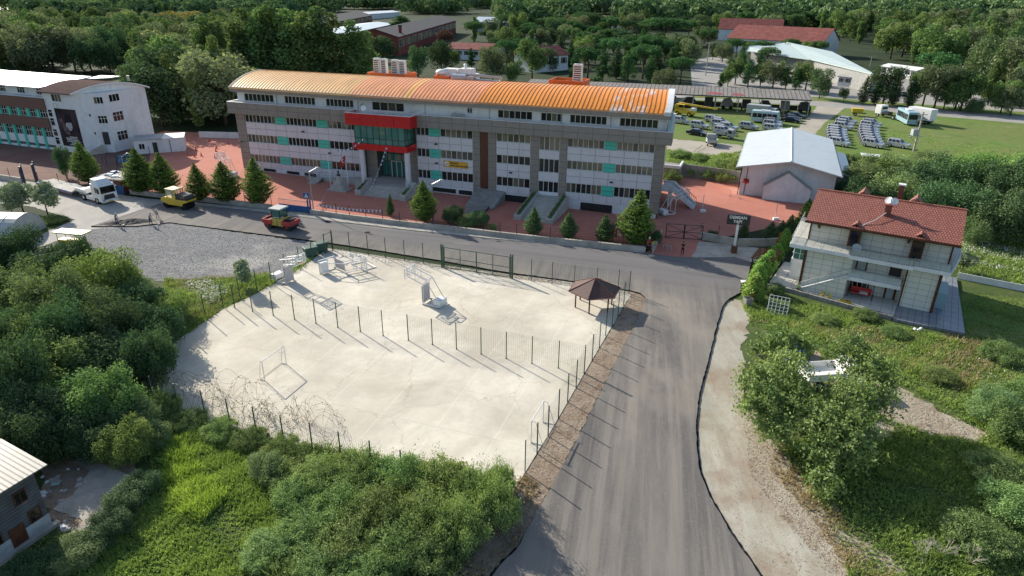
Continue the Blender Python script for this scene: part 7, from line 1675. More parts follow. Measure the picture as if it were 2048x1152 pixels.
# flatbed, cab, crane, trailer, tractor unit
def flat(label,c,h,L=5.2,bedm=GREYV,cabm=GREYV,rails=True,name='flatbed_truck'):
    t=thing(name,label,'lorry',c,h); mb=MB(); mb.box(-L/2,L/2-1.7,-1.05,1.05,.85,1.0); mb.build('bed',bedm,t)
    if rails: mb=MB(); mb.box(-L/2,L/2-1.7,-1.08,-1.02,1.0,1.5); mb.box(-L/2,L/2-1.7,1.02,1.08,1.0,1.5); mb.box(-L/2,-L/2+.06,-1.02,1.02,1.0,1.5); mb.box(L/2-1.76,L/2-1.7,-1.02,1.02,1.0,1.7); mb.build('side_boards',bedm,t)
    mb=MB(); mb.extr([(L/2-1.55,.5),(L/2,.5),(L/2,1.2),(L/2-.35,2.05),(L/2-1.55,2.1)],-.95,.95); mb.build('cab',cabm,t,bev=.06); g=MB(); g.add([(L/2-.0,-.8,1.25),(L/2-.0,.8,1.25),(L/2-.33,.75,1.98),(L/2-.33,-.75,1.98)],[(0,1,2,3)])
    for s in (-1,1): g.add([(L/2-1.2,s*.965,1.3),(L/2-.25,s*.965,1.3),(L/2-.5,s*.965,1.95),(L/2-1.2,s*.965,1.95)],[(0,1,2,3)])
    g.build('windows',GLASSV,t); wheelset(t,(-L/2+1.1,L/2-.8),.85,.38); mb=MB(); mb.box(-L/2,L/2-.2,-.4,.4,.5,.84); mb.build('chassis',DARK,t); return t
c,h=carpos(m2(600,560),m2(760,578),.8); flat('grey flatbed truck with raised side boards in front of the silver cars',c,h2+R(12),4.6)
c=at(*m2(560,660)); t=flat('old grey truck with its back to the bramble bank beside leaning poles',(c[0],c[1]+1.5,.01),R(80),4.6,GREYV,GREYV)
for k in range(2):
    a=Vector(at(*m2(330+45*k,745-5*k),.0)); b_=Vector(at(*m2(440+30*k,640+40*k),1.4)); t=thing('leaning_pole',['left pale pole leaning against the old grey truck','right pale pole leaning against the old grey truck'][k],'pole',a); mb=MB(); mb.tube((0,0,.3),b_-a,.07); mb.build('shaft',CONC,t)
cc=at(*m2(220,300)); cr=thing('mobile_crane','yellow mobile crane with a long horizontal boom behind the school gable','crane',(cc[0],cc[1],.01),h2+R(12))
mb=MB(); mb.extr([(-2.2,.7),(3.0,.7),(3.0,1.5),(1.2,1.7),(-2.2,1.6)],-1.1,1.1); mb.build('carrier',YELLOW,cr,bev=.05); mb=MB(); mb.box(-2.2,0.2,-1.0,.2,1.75,2.9); mb.box(-2.4,-1.2,-1,1,1.7,2.6); mb.build('upper_cab',YELLOW,cr,bev=.05); g=MB(); g.box(.2,.23,-.9,.1,2.1,2.8); g.box(-1.2,.1,-1.03,-1.0,2.1,2.8); g.build('windows',GLASSV,cr)
mb=MB(); mb.hexa([(-2,.4,2.7),(8.5,.5,2.3),(8.5,.8,2.3),(-2,.9,2.7),(-2,.4,3.2),(8.5,.5,2.65),(8.5,.8,2.65),(-2,.9,3.2)]); mb.build('boom',YELLOW,cr); mb=MB(); mb.tube((0,.6,1.8),(2.2,.6,2.8),.12); mb.build('boom_ram',DARK,cr)
mb=MB(); mb.box(2.0,3.0,-.9,.9,1.5,2.2); mb.build('driver_cab',WHITE,cr,bev=.05); wheelset(cr,(-1.5,1.9),.95,.6,.35,YELLOW)
c=at(*m2(215,195)); boxtruck('white van under the edge of the long shed behind the crane',(c[0],c[1]+1,.01),h2+R(14),5.2,2.0,2.3,WHITE,WHITE,'parked_van')
c=at(*m3(465,265)); t=thing('yellow_trailer','yellow tipping trailer parked by the far track','trailer',(c[0],c[1],.01),h2+R(30)); mb=MB(); mb.prism([(-1.2,-.8),(1.2,-.8),(1.2,.8),(-1.2,.8)],.9,1.9,top=[(-1.45,-.95),(1.45,-.95),(1.45,.95),(-1.45,.95)]); mb.build('tub',YELLOW,t); mb=MB(); mb.box(-1.1,2.2,-.1,.1,.6,.85); mb.build('drawbar',DARK,t); wheelset(t,(-.4,),.7,.42)
c=at(*m3(820,285)); t=thing('tractor_unit','white lorry cab with bare black chassis left of the coach','lorry',(c[0],c[1],.01),R(112)); mb=MB(); mb.box(.3,2.2,-1.15,1.15,.8,3.0); mb.build('cab',WHITE,t,bev=.1); g=MB(); g.box(2.2,2.22,-1,1,1.8,2.7); g.box(.8,2.0,-1.17,-1.15,1.9,2.6); g.box(.28,.3,-.9,.9,2.0,2.6); g.build('windows',GLASSV,t)
mb=MB(); mb.box(-4.5,.3,-.45,-.3,.7,.95); mb.box(-4.5,.3,.3,.45,.7,.95); [mb.box(x,x+.12,-.3,.3,.72,.9) for x in (-4.4,-3,-1.5,-.2)]; mb.box(-1.6,-.1,-.9,.9,.96,1.5); mb.build('chassis',DARK,t); wheelset(t,(-3.4,1.3),.95,.48)
# --- low loader truck, white
ca,h=carpos((161.5,400),(198,408),1.0); fx=at(198,408.5); hT=R(-31); tc=(fx[0]-math.sin(hT)*1.05,fx[1]+math.cos(hT)*1.05,.03)
t=thing('white_lorry','white tractor lorry with low loader trailer parked on the old road','lorry',tc,hT)
mb=MB(); mb.extr([(-1.0,.45),(-.55,.45),(-.5,.9),(.5,.9),(.55,.45),(1.35,.45),(1.42,1.35),(1.25,2.75),(1.0,3.0),(-1.0,3.05)],-1.24,1.24); mb.build('cab',WHITE,t,bev=.07)
mb=MB(); mb.hexa([(-1.0,-1.1,3.03),(.95,-1.1,2.98),(.95,1.1,2.98),(-1.0,1.1,3.03),(-.95,-1.0,3.75),(.1,-.9,3.6),(.1,.9,3.6),(-.95,1.0,3.75)]); mb.build('roof_fairing',WHITE,t,bev=.06)
g=MB(); g.add([(1.405,-1.08,1.72),(1.405,1.08,1.72),(1.27,1.05,2.72),(1.27,-1.05,2.72)],[(0,1,2,3)]); g.add([(1.06,-.95,2.86),(1.06,.95,2.86),(.98,.9,3.0),(.98,-.9,3.0)],[(0,1,2,3)])
for s in (-1,1): g.add([(.05,s*1.252,1.8),(1.15,s*1.252,1.75),(1.05,s*1.252,2.55),(.05,s*1.252,2.6)],[(0,1,2,3)])
g.build('windows',GLASSV,t)
mb=MB(); mb.add([(1.435,-.85,.8),(1.435,.85,.8),(1.425,.7,1.5),(1.425,-.7,1.5)],[(0,1,2,3)]); mb.build('grille',DARK,t); mb=MB(); mb.box(1.3,1.52,-1.22,1.22,.38,.75); mb.build('bumper',WHITE,t,bev=.05)
mb=MB(); mb.box(1.5,1.54,-.35,.35,.45,.6); mb.build('number_plate',YELLOW,t)
for s in (-1,1): 
    mb=MB(); mb.box(1.44,1.53,s*.95-.2,s*.95+.2,.6,.78); mb.build('headlight',STEEL,t); mb=MB(); mb.box(1.1,1.25,s*1.38-.08,s*1.38+.08,1.8,2.5); mb.build('mirror',DARK,t)
mb=MB(); mb.box(-4.8,-.6,-.5,.5,.6,.95); mb.build('chassis',DARK,t); mb=MB(); mb.box(-2.9,-1.0,-1.2,-.6,.4,.95); mb.box(-2.9,-1.0,.6,1.2,.4,.95); mb.build('side_skirt',WHITE,t,bev=.05); mb=MB(); mb.box(-4.6,-3.0,-1.22,-.75,1.02,1.08); mb.box(-4.6,-3.0,.75,1.22,1.02,1.08); mb.build('mudguard',WHITE,t)
wheelset(t,(0,-3.7),1.05,.5,.3)
tl=thing('low_loader_trailer','long white and blue low loader trailer coupled behind the white lorry','trailer',(tc[0],tc[1],.03),hT)
mb=MB(); mb.box(-5.6,-2.6,-1.2,1.2,1.25,1.4); mb.box(-2.65,-2.55,-1.2,1.2,1.4,2.0); mb.box(-5.6,-2.65,-1.22,-1.16,1.4,1.75); mb.box(-5.6,-2.65,1.16,1.22,1.4,1.75); mb.build('gooseneck',WHITE,tl)
mb=MB(); mb.hexa([(-6.6,-1.3,.75),(-5.55,-1.3,1.2),(-5.55,1.3,1.2),(-6.6,1.3,.75),(-6.6,-1.3,.9),(-5.55,-1.3,1.4),(-5.55,1.3,1.4),(-6.6,1.3,.9)]); mb.box(-17,-6.6,-1.35,1.35,.75,.9); mb.build('bed',M('trailer_bed',(.38,.37,.35),.8,var=.15,grime=.4),tl)
mb=MB(); mb.box(-17,-6.6,-1.37,-1.34,.55,.82); mb.box(-17,-6.6,1.34,1.37,.55,.82); mb.build('side_beam',BLUEP,tl); mb=MB(); mb.box(-17,-6.6,-1.36,-1.335,.46,.54); mb.build('red_stripe',REDV,tl)
wheelset(tl,(-12.4,-13.5,-14.6,-15.7),1.1,.35,.3)
# --- rollers
ca=at(*(300+180/6.0235,360+345/6.0235)); cb=at(300+440/6.0235,360+385/6.0235); hr=math.atan2(cb[1]-ca[1],cb[0]-ca[0]); c=((ca[0]+cb[0])/2-math.sin(hr)*.95,(ca[1]+cb[1])/2+math.cos(hr)*.95,.16)
t=thing('pneumatic_roller','yellow pneumatic tyred road roller with black bonnet on the fresh asphalt','road roller',c,hr)
mb=MB(); mb.extr([(-2.6,1.15),(-2.5,.95),(-1.1,.55),(1.4,.55),(1.6,.95),(2.4,1.2),(2.45,1.5),(.5,1.45),(-.4,1.65),(-1.3,1.75),(-2.4,1.5)],-.95,.95); mb.build('body',YELLOW,t,bev=.06)
mb=MB(); mb.extr([(.25,1.45),(2.4,1.45),(2.45,1.75),(1.9,2.1),(.5,2.3)],-.85,.85); mb.build('bonnet',DARK,t,bev=.06); textmesh('BOMAG',.22,'side_mark',YELLOW,t,(1.25,-.87,1.85),(R(90),0,0))
mb=MB(); mb.box(-1.5,.35,-.9,.9,2.78,2.92); mb.build('roof',M('pale_yellow',(.62,.52,.25),.5),t,bev=.04)
mb=MB(); [mb.box(x-.05,x+.05,y-.05,y+.05,1.5,2.8) for x in (-1.35,-.3,.2) for y in (-.8,.8)]; mb.build('cab_post',YELLOW,t); mb=MB(); [mb.box(-1.3,.2,y-.01,y+.01,1.75,2.75) for y in (-.78,.78)]; mb.build('cab_glass',CLEAR,t)
mb=MB(); mb.box(-1.0,-.4,-.3,.3,1.5,1.85); mb.box(-1.1,-.95,-.3,.3,1.85,2.4); mb.build('seat',BLACKM,t)
for x in (-1.75,1.5):
    for y in (-.72,-.24,.24,.72): mb=MB(); mb.tube((x,y-.19,.5),(x,y+.19,.5),.5,n=18); mb.build('wheel',BLACKM,t)
c=at(300+1540/6.0235,360+610/6.0235); ca=at(300+1400/6.0235,360+590/6.0235); cb=at(300+1690/6.0235,360+640/6.0235); hr=R(-20); c=((ca[0]+cb[0])/2-math.sin(hr)*.85,(ca[1]+cb[1])/2+math.cos(hr)*.85,.16)
t=thing('tandem_roller','red and yellow tandem drum roller with grey cab roof on the new road','road roller',c,hr)
for x in (-1.55,1.55):
    mb=MB(); mb.tube((x,-.85,.62),(x,.85,.62),.62,n=28); mb.build('drum',M('drum_steel',(.045,.045,.048),.45,metal=.5,var=.1),t)
    mb=MB(); s=1 if x>0 else -1; 
    for y in (-.93,.93): mb.box(x-.7,x+.7,y-.07,y+.07,.75,1.35); mb.box(x-.12,x+.12,y-.06,y+.06,.35,.8)
    mb.box(x+s*.6,x+s*.78,-.93,.93,.8,1.35); mb.box(x-s*.65,x-s*.5,-.93,.93,.95,1.4); mb.build('drum_frame',REDV,t,bev=.02)
mb=MB(); mb.extr([(-1.0,.5),(-.1,.5),(-.1,1.6),(-.9,1.5)],-.8,.8); mb.extr([(.0,.5),(.95,.5),(.9,1.55),(.0,1.6)],-.8,.8); mb.build('body',M('dull_yellow',(.52,.38,.08),.45,grime=.2),t,bev=.05)
mb=MB(); mb.box(-.85,.55,-.8,.8,1.55,1.65); [mb.box(a-.05,a+.05,y-.05,y+.05,1.6,2.75) for a in (-.8,.5) for y in (-.75,.75)]; mb.build('cab_frame',DARK,t)
g=MB(); g.box(-.78,.48,-.76,-.74,1.7,2.7); g.box(-.78,.48,.74,.76,1.7,2.7); g.box(.49,.51,-.7,.7,1.7,2.7); g.build('cab_glass',GLASSG,t)
mb=MB(); mb.box(-1.05,.8,-.95,.95,2.75,2.95); mb.build('cab_roof',GREYV,t,bev=.05); mb=MB(); mb.box(1.0,1.9,-.6,.6,1.3,1.45); mb.tube((.9,-.5,1.5),(1.8,-.5,1.5),.04); mb.tube((.9,.5,1.5),(1.8,.5,1.5),.04); mb.build('hose_frame',DARK,t)
# --- small tractor with yellow canopy, driver
c=at(150,495,.03); hr=R(-12)
t=thing('canopy_tractor','small machine under a long yellow canopy among the left bushes','tractor',c,hr); mb=MB(); mb.box(-2.0,1.7,-.8,.8,2.0,2.15); mb.box(1.75,2.3,-.8,.8,2.02,2.18); mb.build('canopy',M('canopy_yellow',(.58,.56,.22),.5),t)
mb=MB(); [mb.tube((x,y,.8),(x,y,2.0),.035) for x in (-1.6,1.3) for y in (-.6,.6)]; mb.build('canopy_post',DARK,t); mb=MB(); mb.box(-1.8,1.2,-.5,.5,.5,1.1); mb.build('body',YELLOW,t,bev=.05); mb=MB(); mb.box(1.2,1.6,-.4,.4,.5,.8); mb.tube((1.7,0,.3),(2.5,0,.5),.06); mb.build('hitch',BLACKM,t); wheelset(t,(-1.1,.9),.65,.45)
person('seated worker in orange vest at the rear of the yellow canopy machine',tuple(Vector(c)+Vector((2.0,-.9,.1))),R(-20),R(15),'tool',M('orange_vest',(.65,.10,.03),.8),CLOTHB,None,True)
# --- white pickup and blue car half hidden by the walnut tree
c=at(1655,765,.02); flat('white flatbed truck half hidden behind the walnut tree',c,R(8),5.0,WHITE,WHITE)
c=at(1590,722,.02); put('saloon',M('blue_car',(.04,.08,.30),.3),(c[0],c[1],.02),R(60),'blue car hidden behind the walnut crown, left of the white truck')
for k,(px,py) in enumerate(((1837,663),(1841,660),(1829,661))): 
    t=thing('plastic_item','white plastic item lying in the grass below the slate terrace','litter',at(px,py),R(40*k),'white litter below the terrace'); mb=MB(); mb.ball((0,0,.15),.22,sz=(1,.7,.7),n=7,m=5); mb.build('bag',WHITE,t)
# manhole covers
for k,(px,py) in enumerate(((763,450),(1303,511),(657,443),(735,465))):
    o=MB(); o.tube((0,0,0),(0,0,.012),.4,n=16); q=o.build('manhole_cover',CONC if k<2 else ASPHE); q.location=at(px,py,.161 if k!=0 else .161); tag(q,['pale manhole cover near the far kerb of the main road, left one','pale manhole cover near the gateway kerb','dark manhole cover beside the tandem roller','dark manhole cover above the court corner on the road'][k],'manhole cover')
# ------------------------------------------------------------ planting
def tp(kind,bpx,tpx,wide,label,group=None,i=None,cat='tree',z=0):
    b=at(*bpx); h=zat(*tpx,b); return plant(kind,b[0],b[1],h,wide,label,cat,group,i)
def cpx(kind,px,py,rpx,h,label,group=None,i=None,cat='shrub',frac=.6):
    """crown centre at a pixel, radius in pixels"""
    c=at(px,py,h*frac); d=math.sqrt(c[0]**2+c[1]**2+(HCAM-h*frac)**2); r=rpx*d/FPX
    base={'shrub':3.2,'darkshrub':3.4,'bramble':3.2,'broad':5.6,'darkbroad':5.2,'umbrella':4.9,'pine':2.9,'poplar':2.4,'young':1.9,'yellowtree':5.4,'redtree':4.6,'cedar':2.6,'fir':1.45,'thuja':.66,'spruce':2.2}[kind]
    root=TREES[kind][0][0]; s=h/root['h']; return plant(kind,c[0],c[1],h,r/(base*s),label,cat,group,i)
# yard conifers along the wall
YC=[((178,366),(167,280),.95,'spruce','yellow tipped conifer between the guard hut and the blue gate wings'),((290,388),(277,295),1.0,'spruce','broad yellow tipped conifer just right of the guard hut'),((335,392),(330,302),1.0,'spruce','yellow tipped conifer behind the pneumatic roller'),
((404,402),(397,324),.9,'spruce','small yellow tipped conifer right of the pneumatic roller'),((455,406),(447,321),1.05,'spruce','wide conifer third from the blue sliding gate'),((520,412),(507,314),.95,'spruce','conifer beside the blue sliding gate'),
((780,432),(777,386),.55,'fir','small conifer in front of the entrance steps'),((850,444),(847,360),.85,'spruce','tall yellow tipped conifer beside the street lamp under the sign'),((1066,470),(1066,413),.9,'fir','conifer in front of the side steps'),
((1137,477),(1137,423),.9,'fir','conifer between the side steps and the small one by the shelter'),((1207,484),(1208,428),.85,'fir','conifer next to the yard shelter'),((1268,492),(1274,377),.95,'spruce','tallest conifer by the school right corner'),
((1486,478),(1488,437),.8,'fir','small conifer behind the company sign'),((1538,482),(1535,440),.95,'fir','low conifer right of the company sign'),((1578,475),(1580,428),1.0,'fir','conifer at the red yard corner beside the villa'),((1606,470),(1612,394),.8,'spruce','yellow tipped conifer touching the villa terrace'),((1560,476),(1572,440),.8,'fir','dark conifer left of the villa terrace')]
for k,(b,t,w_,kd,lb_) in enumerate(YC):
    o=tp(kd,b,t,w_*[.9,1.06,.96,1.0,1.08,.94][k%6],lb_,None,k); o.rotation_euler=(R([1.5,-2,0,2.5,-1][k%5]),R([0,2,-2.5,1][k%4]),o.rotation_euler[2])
for k,(px,py,r,h) in enumerate(((325,825,34,1.1),(380,838,36,1.1),(440,858,38,1.2),(500,876,38,1.2),(560,893,38,1.3),(610,905,34,1.2),(275,800,30,1.2))): cpx('bramble',px,py,r,h,'low bramble growing along the foot of the near court fence','brambles at the foot of the near fence',k,frac=.4)
tp('darkbroad',(134,357),(122,293),.55,'dark round tree left of the yellow tipped conifers, in front of the left building',None,0)
cpx('darkshrub',905,425,26,2.6,'dark bush beside the concrete ramp and street lamp',None,0); cpx('darkshrub',955,434,28,2.2,'dark bush left of the low pale kerb in front of the ramp',None,1); cpx('bramble',930,440,22,1.4,'low hedge in front of the dark bush by the ramp'); cpx('shrub',985,452,10,1.0,'tiny round shrub at the wall foot right of the ramp',None,0)
cpx('darkshrub',1308,470,22,1.8,'dark round bush by the red gateway wall',None,2); cpx('darkshrub',1425,466,12,.9,'small dark bush behind the low wall right of the black gate')
# thuja hedge by the villa
for k,(px,py,h,s) in enumerate(((1505,598,2.8,1.7),(1512,576,2.8,1.5),(1522,557,2.8,1.5),(1536,543,2.7,1.35),(1541,526,2.2,1.0),(1552,521,2.2,1.6),(1566,505,3.2,1.0))):
    b=at(px,py); plant('thuja',b[0],b[1],h,s,['nearest bright thuja at the garden corner','second bright thuja from the garden corner','third bright thuja from the garden corner','fourth bright thuja from the garden corner','slim thuja at the end of the hedge','squat bright thuja below the orange shrub','tall slim bright thuja farthest from the road'][k],'shrub')
cpx('fir',1537,505,9,2.0,'small dark conical shrub behind the thuja hedge',cat='shrub'); 
proto('orangeshrub',140,[(0,0,.9,.55,1.1),(0,0,1.6,.4,1.1)],3000,.07,leafmat('leaf_orange',(.28,.09,.03),(.42,.17,.05),.3,.1,False),.8,.04,limbs=False,name='orange_shrub'); b=at(1560,502); plant('orangeshrub',b[0],b[1],2.5,.9,'orange brown clipped shrub in the villa hedge','shrub')
cpx('shrub',1553,577,17,1.5,'grey green bush between the pergola and white terrace',None,2); cpx('young',1930,520,22,2.6,'small cypress like tree at the back right villa corner',cat='tree')
cpx('young',480,545,26,3.4,'light green sapling behind the left court fence',None,1,cat='tree')
for k,(px,py,r) in enumerate(((85,392,30),(35,385,30),(15,395,22))): cpx('young',px,py,r,4.6,['olive tree between the tunnel and white lorry','silver olive tree behind the plastic tunnel, left','silver olive tree at the left edge behind the tunnel'][k],None,1,cat='tree')
cpx('bramble',100,437,26,1.0,'low bright shrub strip under the olive tree by the tunnel')
# left thicket
TH=[(20,492,52,4.5,'darkshrub'),(85,525,60,4.6,'darkshrub'),(150,505,40,4.6,'darkshrub'),(195,545,62,4.6,'shrub'),(245,560,42,3.6,'shrub'),(25,570,60,5,'shrub'),(95,590,62,5,'shrub'),(270,600,60,4.4,'darkshrub'),(300,645,62,4.4,'darkshrub'),(215,640,66,4.6,'darkshrub'),(165,610,55,5,'shrub'),(335,605,40,3.2,'shrub'),(130,650,60,5,'darkshrub'),(50,660,62,5.4,'shrub'),(240,705,66,4.2,'darkshrub'),(300,700,50,3.8,'darkshrub'),(170,720,66,4.6,'shrub'),(90,730,66,5.2,'shrub'),(20,740,64,5.4,'darkshrub'),(150,790,70,4.2,'shrub'),(60,820,72,4.8,'darkshrub'),(215,790,56,3.4,'shrub'),(0,660,50,5,'darkshrub'),(105,860,60,3.6,'darkshrub'),(15,880,60,3.4,'darkshrub'),(185,865,56,2.8,'darkshrub'),(262,830,46,2.6,'shrub'),(245,880,44,2.2,'shrub'),(300,865,36,1.8,'shrub'),(320,800,34,2.2,'bramble')]
WHERE=['at the left edge below the plastic tunnel','below the yellow canopy machine','hiding the yellow canopy machine','beside the gravel yard, lighter green','at the gravel yard corner','at the left edge, second row','second row left','behind the court fence, dark and tall','largest dark one spilling over the court','dark one left of the court corner','in the second row centre','small one by the white flowers','third row dark one','third row left lighter one','dark one above the court corner','dark one shading the court corner','fourth row centre','fourth row left','fourth row at the left edge','fifth row centre','fifth row left','beside the court corner brambles','third row at the left edge','above the wooden house','at the left edge above the wooden house','above the concrete yard','at the bramble tangle left end','above the tall bright grass left','small one beside the bright grass','low tangle on the court fence left end']
for k,(px,py,r,h,kd) in enumerate(TH): cpx(kd,px,py,r,h*(1.35 if k%3==0 else 1),'thicket shrub '+WHERE[k],None,k)
# near bramble bank
BB=[(640,945,62,2.0),(720,935,60,2.2),(800,950,66,2.4),(880,955,66,2.6),(950,975,60,2.8),(992,1000,54,3.4),(600,985,58,1.6),(680,1000,66,2.0),(765,1010,70,2.4),(850,1025,70,2.6),(925,1040,62,3.0),(620,1050,64,1.5),(700,1070,70,1.8),(790,1085,70,2.0),(860,1095,56,1.6),(1000,955,34,2.6),(560,940,50,1.2),(545,1090,60,1.0),(640,1120,60,1.2),(740,1140,60,1.4)]
for k,(px,py,r,h) in enumerate(BB): cpx('bramble',px,py,r,h,'rounded bramble mound in the bank below the near court fence' if k not in(4,) else 'highest bramble mound at the near court corner by the road','bramble mounds below the court' if k!=4 else None,k,frac=.5)
cpx('shrub',525,925,34,1.6,'silver green shrub between the bright grass and bramble bank',None,2); 
for k,(px,py,r,h,kd) in enumerate(((250,990,46,1.6,'darkshrub'),(215,1045,42,1.5,'darkshrub'),(150,1100,44,1.5,'shrub'),(90,1120,40,1.2,'darkshrub'),(285,960,34,1.5,'darkshrub'),(180,1085,40,1.4,'darkshrub'),(40,1140,44,1.2,'darkshrub'))): cpx(kd,px,py,r,h,['ivy covered mound right of the concrete yard, middle','ivy covered mound below the concrete yard','leafy shrub below the concrete yard','dark shrub at the foot of the wooden house','ivy covered mound at the concrete yard right tip','dark low shrub near the bottom left edge','dark shrub in the bottom left corner'][k],None,k)
# walnut trees on the right
def walnut(seed,bpx,label,lobes_px,h,mat=L_WALNUT,n=23000,leaf=.125):
    b=at(*bpx); L=[]
    for (px,py,r,z) in lobes_px: c=at(px,py,z); d=math.sqrt(c[0]**2+c[1]**2+(HCAM-z)**2); L.append((c[0]-b[0],c[1]-b[1],z,r*d/FPX*.84,.85))
    rng=np.random.default_rng(seed); t=thing('walnut_tree',label,'tree',b)
    P,D,T,k=lobepts(rng,L,n,.3,.45,.45); kp=P[:,2]>.3; P,D,T=P[kp],D[kp],T[kp]
    clump=np.sin(P[:,0]*3.1)*np.sin(P[:,1]*2.7+1)*np.sin(P[:,2]*3.3); kp=(clump>-.08)|(rng.random(len(P))<.10); P,D,T=P[kp],D[kp],T[kp]
    leafmesh('crown',P,D*.5+rng.normal(size=D.shape)*.6,leaf,T,mat,t,rng)
    mb=MB(); rr=random.Random(seed); top=Vector((0,0,1.4)); mb.tube((0,0,-.1),top,.2,.17,9)
    for x,y,z,r,_ in L:
        e=Vector((x,y,z)); m=top.lerp(e,.45)+Vector((0,0,.35)); mb.tube(top,m,.11,.07,6); mb.tube(m,e,.07,.03,5)
        for q in range(7): d=Vector((rr.uniform(-1,1),rr.uniform(-1,1),rr.uniform(-.3,1))).normalized()*r*.95; mb.tube(m.lerp(e,.7),e+d,.03,.008,4)
    mb.build('trunk',BARKP,t); return t
walnut(1,(1563,880),'left walnut tree beside the gravel lane with thin upper branches',[(1560,690,48,4.6),(1510,760,42,3.6),(1600,690,34,4.6),(1545,800,52,3.2),(1600,800,40,3.0),(1500,810,30,3.0),(1560,860,40,2.2),(1620,830,44,3.0),(1570,740,50,4.4),(1520,700,26,4.2),(1535,850,34,1.6)],5)
walnut(2,(1668,935),'right walnut tree in front of the white flatbed truck',[(1700,700,44,4.6),(1740,740,48,4.2),(1700,800,56,3.6),(1750,800,44,3.4),(1660,860,56,2.8),(1700,900,50,2.2),(1640,910,40,1.8),(1720,860,44,2.8),(1770,760,26,3.8),(1650,970,36,1.1)],5)
dead=thing('bare_branches','bare grey twigs reaching over the gravel lane from the walnut','dead branch',at(1555,745,1.5)); mb=MB(); rr=random.Random(8)
def twig(mb,p,d,L,r,dep):
    e=p+d*L; mb.tube(p,e,r,r*.6,4)
    if dep:
        for _ in range(3): twig(mb,e,(d+Vector((rr.uniform(-.6,.6),rr.uniform(-.6,.6),rr.uniform(-.3,.5)))).normalized(),L*.7,r*.6,dep-1)
for _ in range(6): twig(mb,Vector((0,0,rr.uniform(-.5,1.5))),Vector((-1,rr.uniform(-.2,.8),rr.uniform(0,.5))).normalized(),1.1,.03,3)
mb.build('twigs',BARKP,dead)
for k,(px,py) in enumerate(((1880,1110),(1940,1125),(1850,1120))):
    t=thing('dead_bush','pale dry twig bush in the weeds near the bottom right edge','dead bush',at(px,py),0,'pale dead bushes'); mb=MB()
    for _ in range(7): twig(mb,Vector((0,0,0)),Vector((rr.uniform(-.7,.7),rr.uniform(-.7,.7),rr.uniform(.5,1))).normalized(),.55,.022,2)
    mb.build('twigs',M('dry_twig',(.42,.38,.33),.9),t)
# bramble tangle over the near fence (bare arching stems)
tg=thing('bramble_tangle','brown arching bramble stems hanging over the near court fence','bramble',at(400,800)); o_=Vector(at(400,800)); mb=MB(); rg=random.Random(21); LP=[];LD=[]
for _ in range(130):
    f=rg.random(); px=290+f*360; py=770+f*100+rg.uniform(-26,40); p=Vector(at(px,py))-o_; d=Vector((rg.uniform(-1,1),rg.uniform(-.2,1),0)).normalized(); H=rg.uniform(.6,2.2); L=rg.uniform(1.0,3.0); pts=[]
    for i in range(7): s_=i/6; pts.append(p+d*L*s_+Vector((rg.uniform(-.08,.08),rg.uniform(-.08,.08),H*math.sin(math.pi*min(s_*1.1,1))*.9+.1)))
    mb.path(pts,.009,3); 
    for q in pts[1:]:
        for _k in range(1 if f>.35 else 0): LP.append(q+Vector((rg.uniform(-.15,.15),rg.uniform(-.15,.15),rg.uniform(-.1,.1))))
mb.build('stems',M('bramble_stem',(.10,.065,.045),.9),tg); rng=np.random.default_rng(4); LP=np.array([tuple(p) for p in LP]); leafmesh('leaves',LP,sphdir(rng,len(LP),.5),.07,rng.random(len(LP)),L_OLIVE,tg,rng)
# bramble bank between school and vehicle yard, and right of the hall
for k,(px,py,r,h) in enumerate(((1352,330,26,2.2),(1385,335,28,2.2),(1420,340,26,2.4),(1455,345,26,2.6),(1360,305,24,1.6),(1400,312,20,1.4),(1440,322,24,1.8),(1470,325,20,2.2),(1345,350,20,2))): cpx('bramble',px,py,r,h,'bramble mound on the bank between the school gable and the hall','bramble bank behind the school',k)
RB=[(1725,345,42,5,'shrub'),(1770,330,40,4.5,'shrub'),(1820,335,44,5,'shrub'),(1740,385,48,5.5,'darkshrub'),(1790,375,56,6.5,'shrub'),(1850,365,58,7,'darkshrub'),(1910,345,58,7,'darkshrub'),(1975,340,58,7.5,'shrub'),(2030,360,58,8,'darkshrub'),(1880,400,56,6.5,'darkshrub'),(1945,405,58,7,'darkshrub'),(2010,420,58,7,'darkshrub'),(1860,320,34,4,'shrub'),(1700,320,24,3,'shrub'),(1700,375,28,3.4,'darkshrub'),(2060,440,50,6,'darkshrub'),(1960,450,34,4,'shrub')]
for k,(px,py,r,h,kd) in enumerate(RB): cpx(kd,px,py,r,h,['leafy tree in the grove right of the hall, front left','small tree beside the utility pole','leafy tree under the utility pole','dark tree at the hall right corner','large olive toned tree behind the villa ridge','dark tree behind the villa roof right','dark tree at the grove back centre','leafy tree at the grove back right','dark tree at the right edge of the grove','dark tree just right of the villa chimney','dark tree behind the flower meadow','dark tree at the right edge above the meadow','small tree at the edge of the open grass field','shrub by the silver cars near the hall','shrub behind the lean to shed','dark tree at the far right edge low','lighter shrub above the flower meadow'][k],None,k,cat='tree')
tb=thing('tin_shelter','small white tin roof shelter in the bushes right of the hall','shelter',at(1745,332),R(-15)); mb=MB(); mb.hexa([(-2.4,-.8,1.9),(2.4,-.8,1.7),(2.4,.8,1.9),(-2.4,.8,2.1),(-2.4,-.8,2.0),(2.4,-.8,1.8),(2.4,.8,2.0),(-2.4,.8,2.2)]); mb.build('roof',WHITE,tb); mb=MB(); mb.box(-2,1.8,-.5,.5,0,1.75); mb.build('body',CONCD,tb)
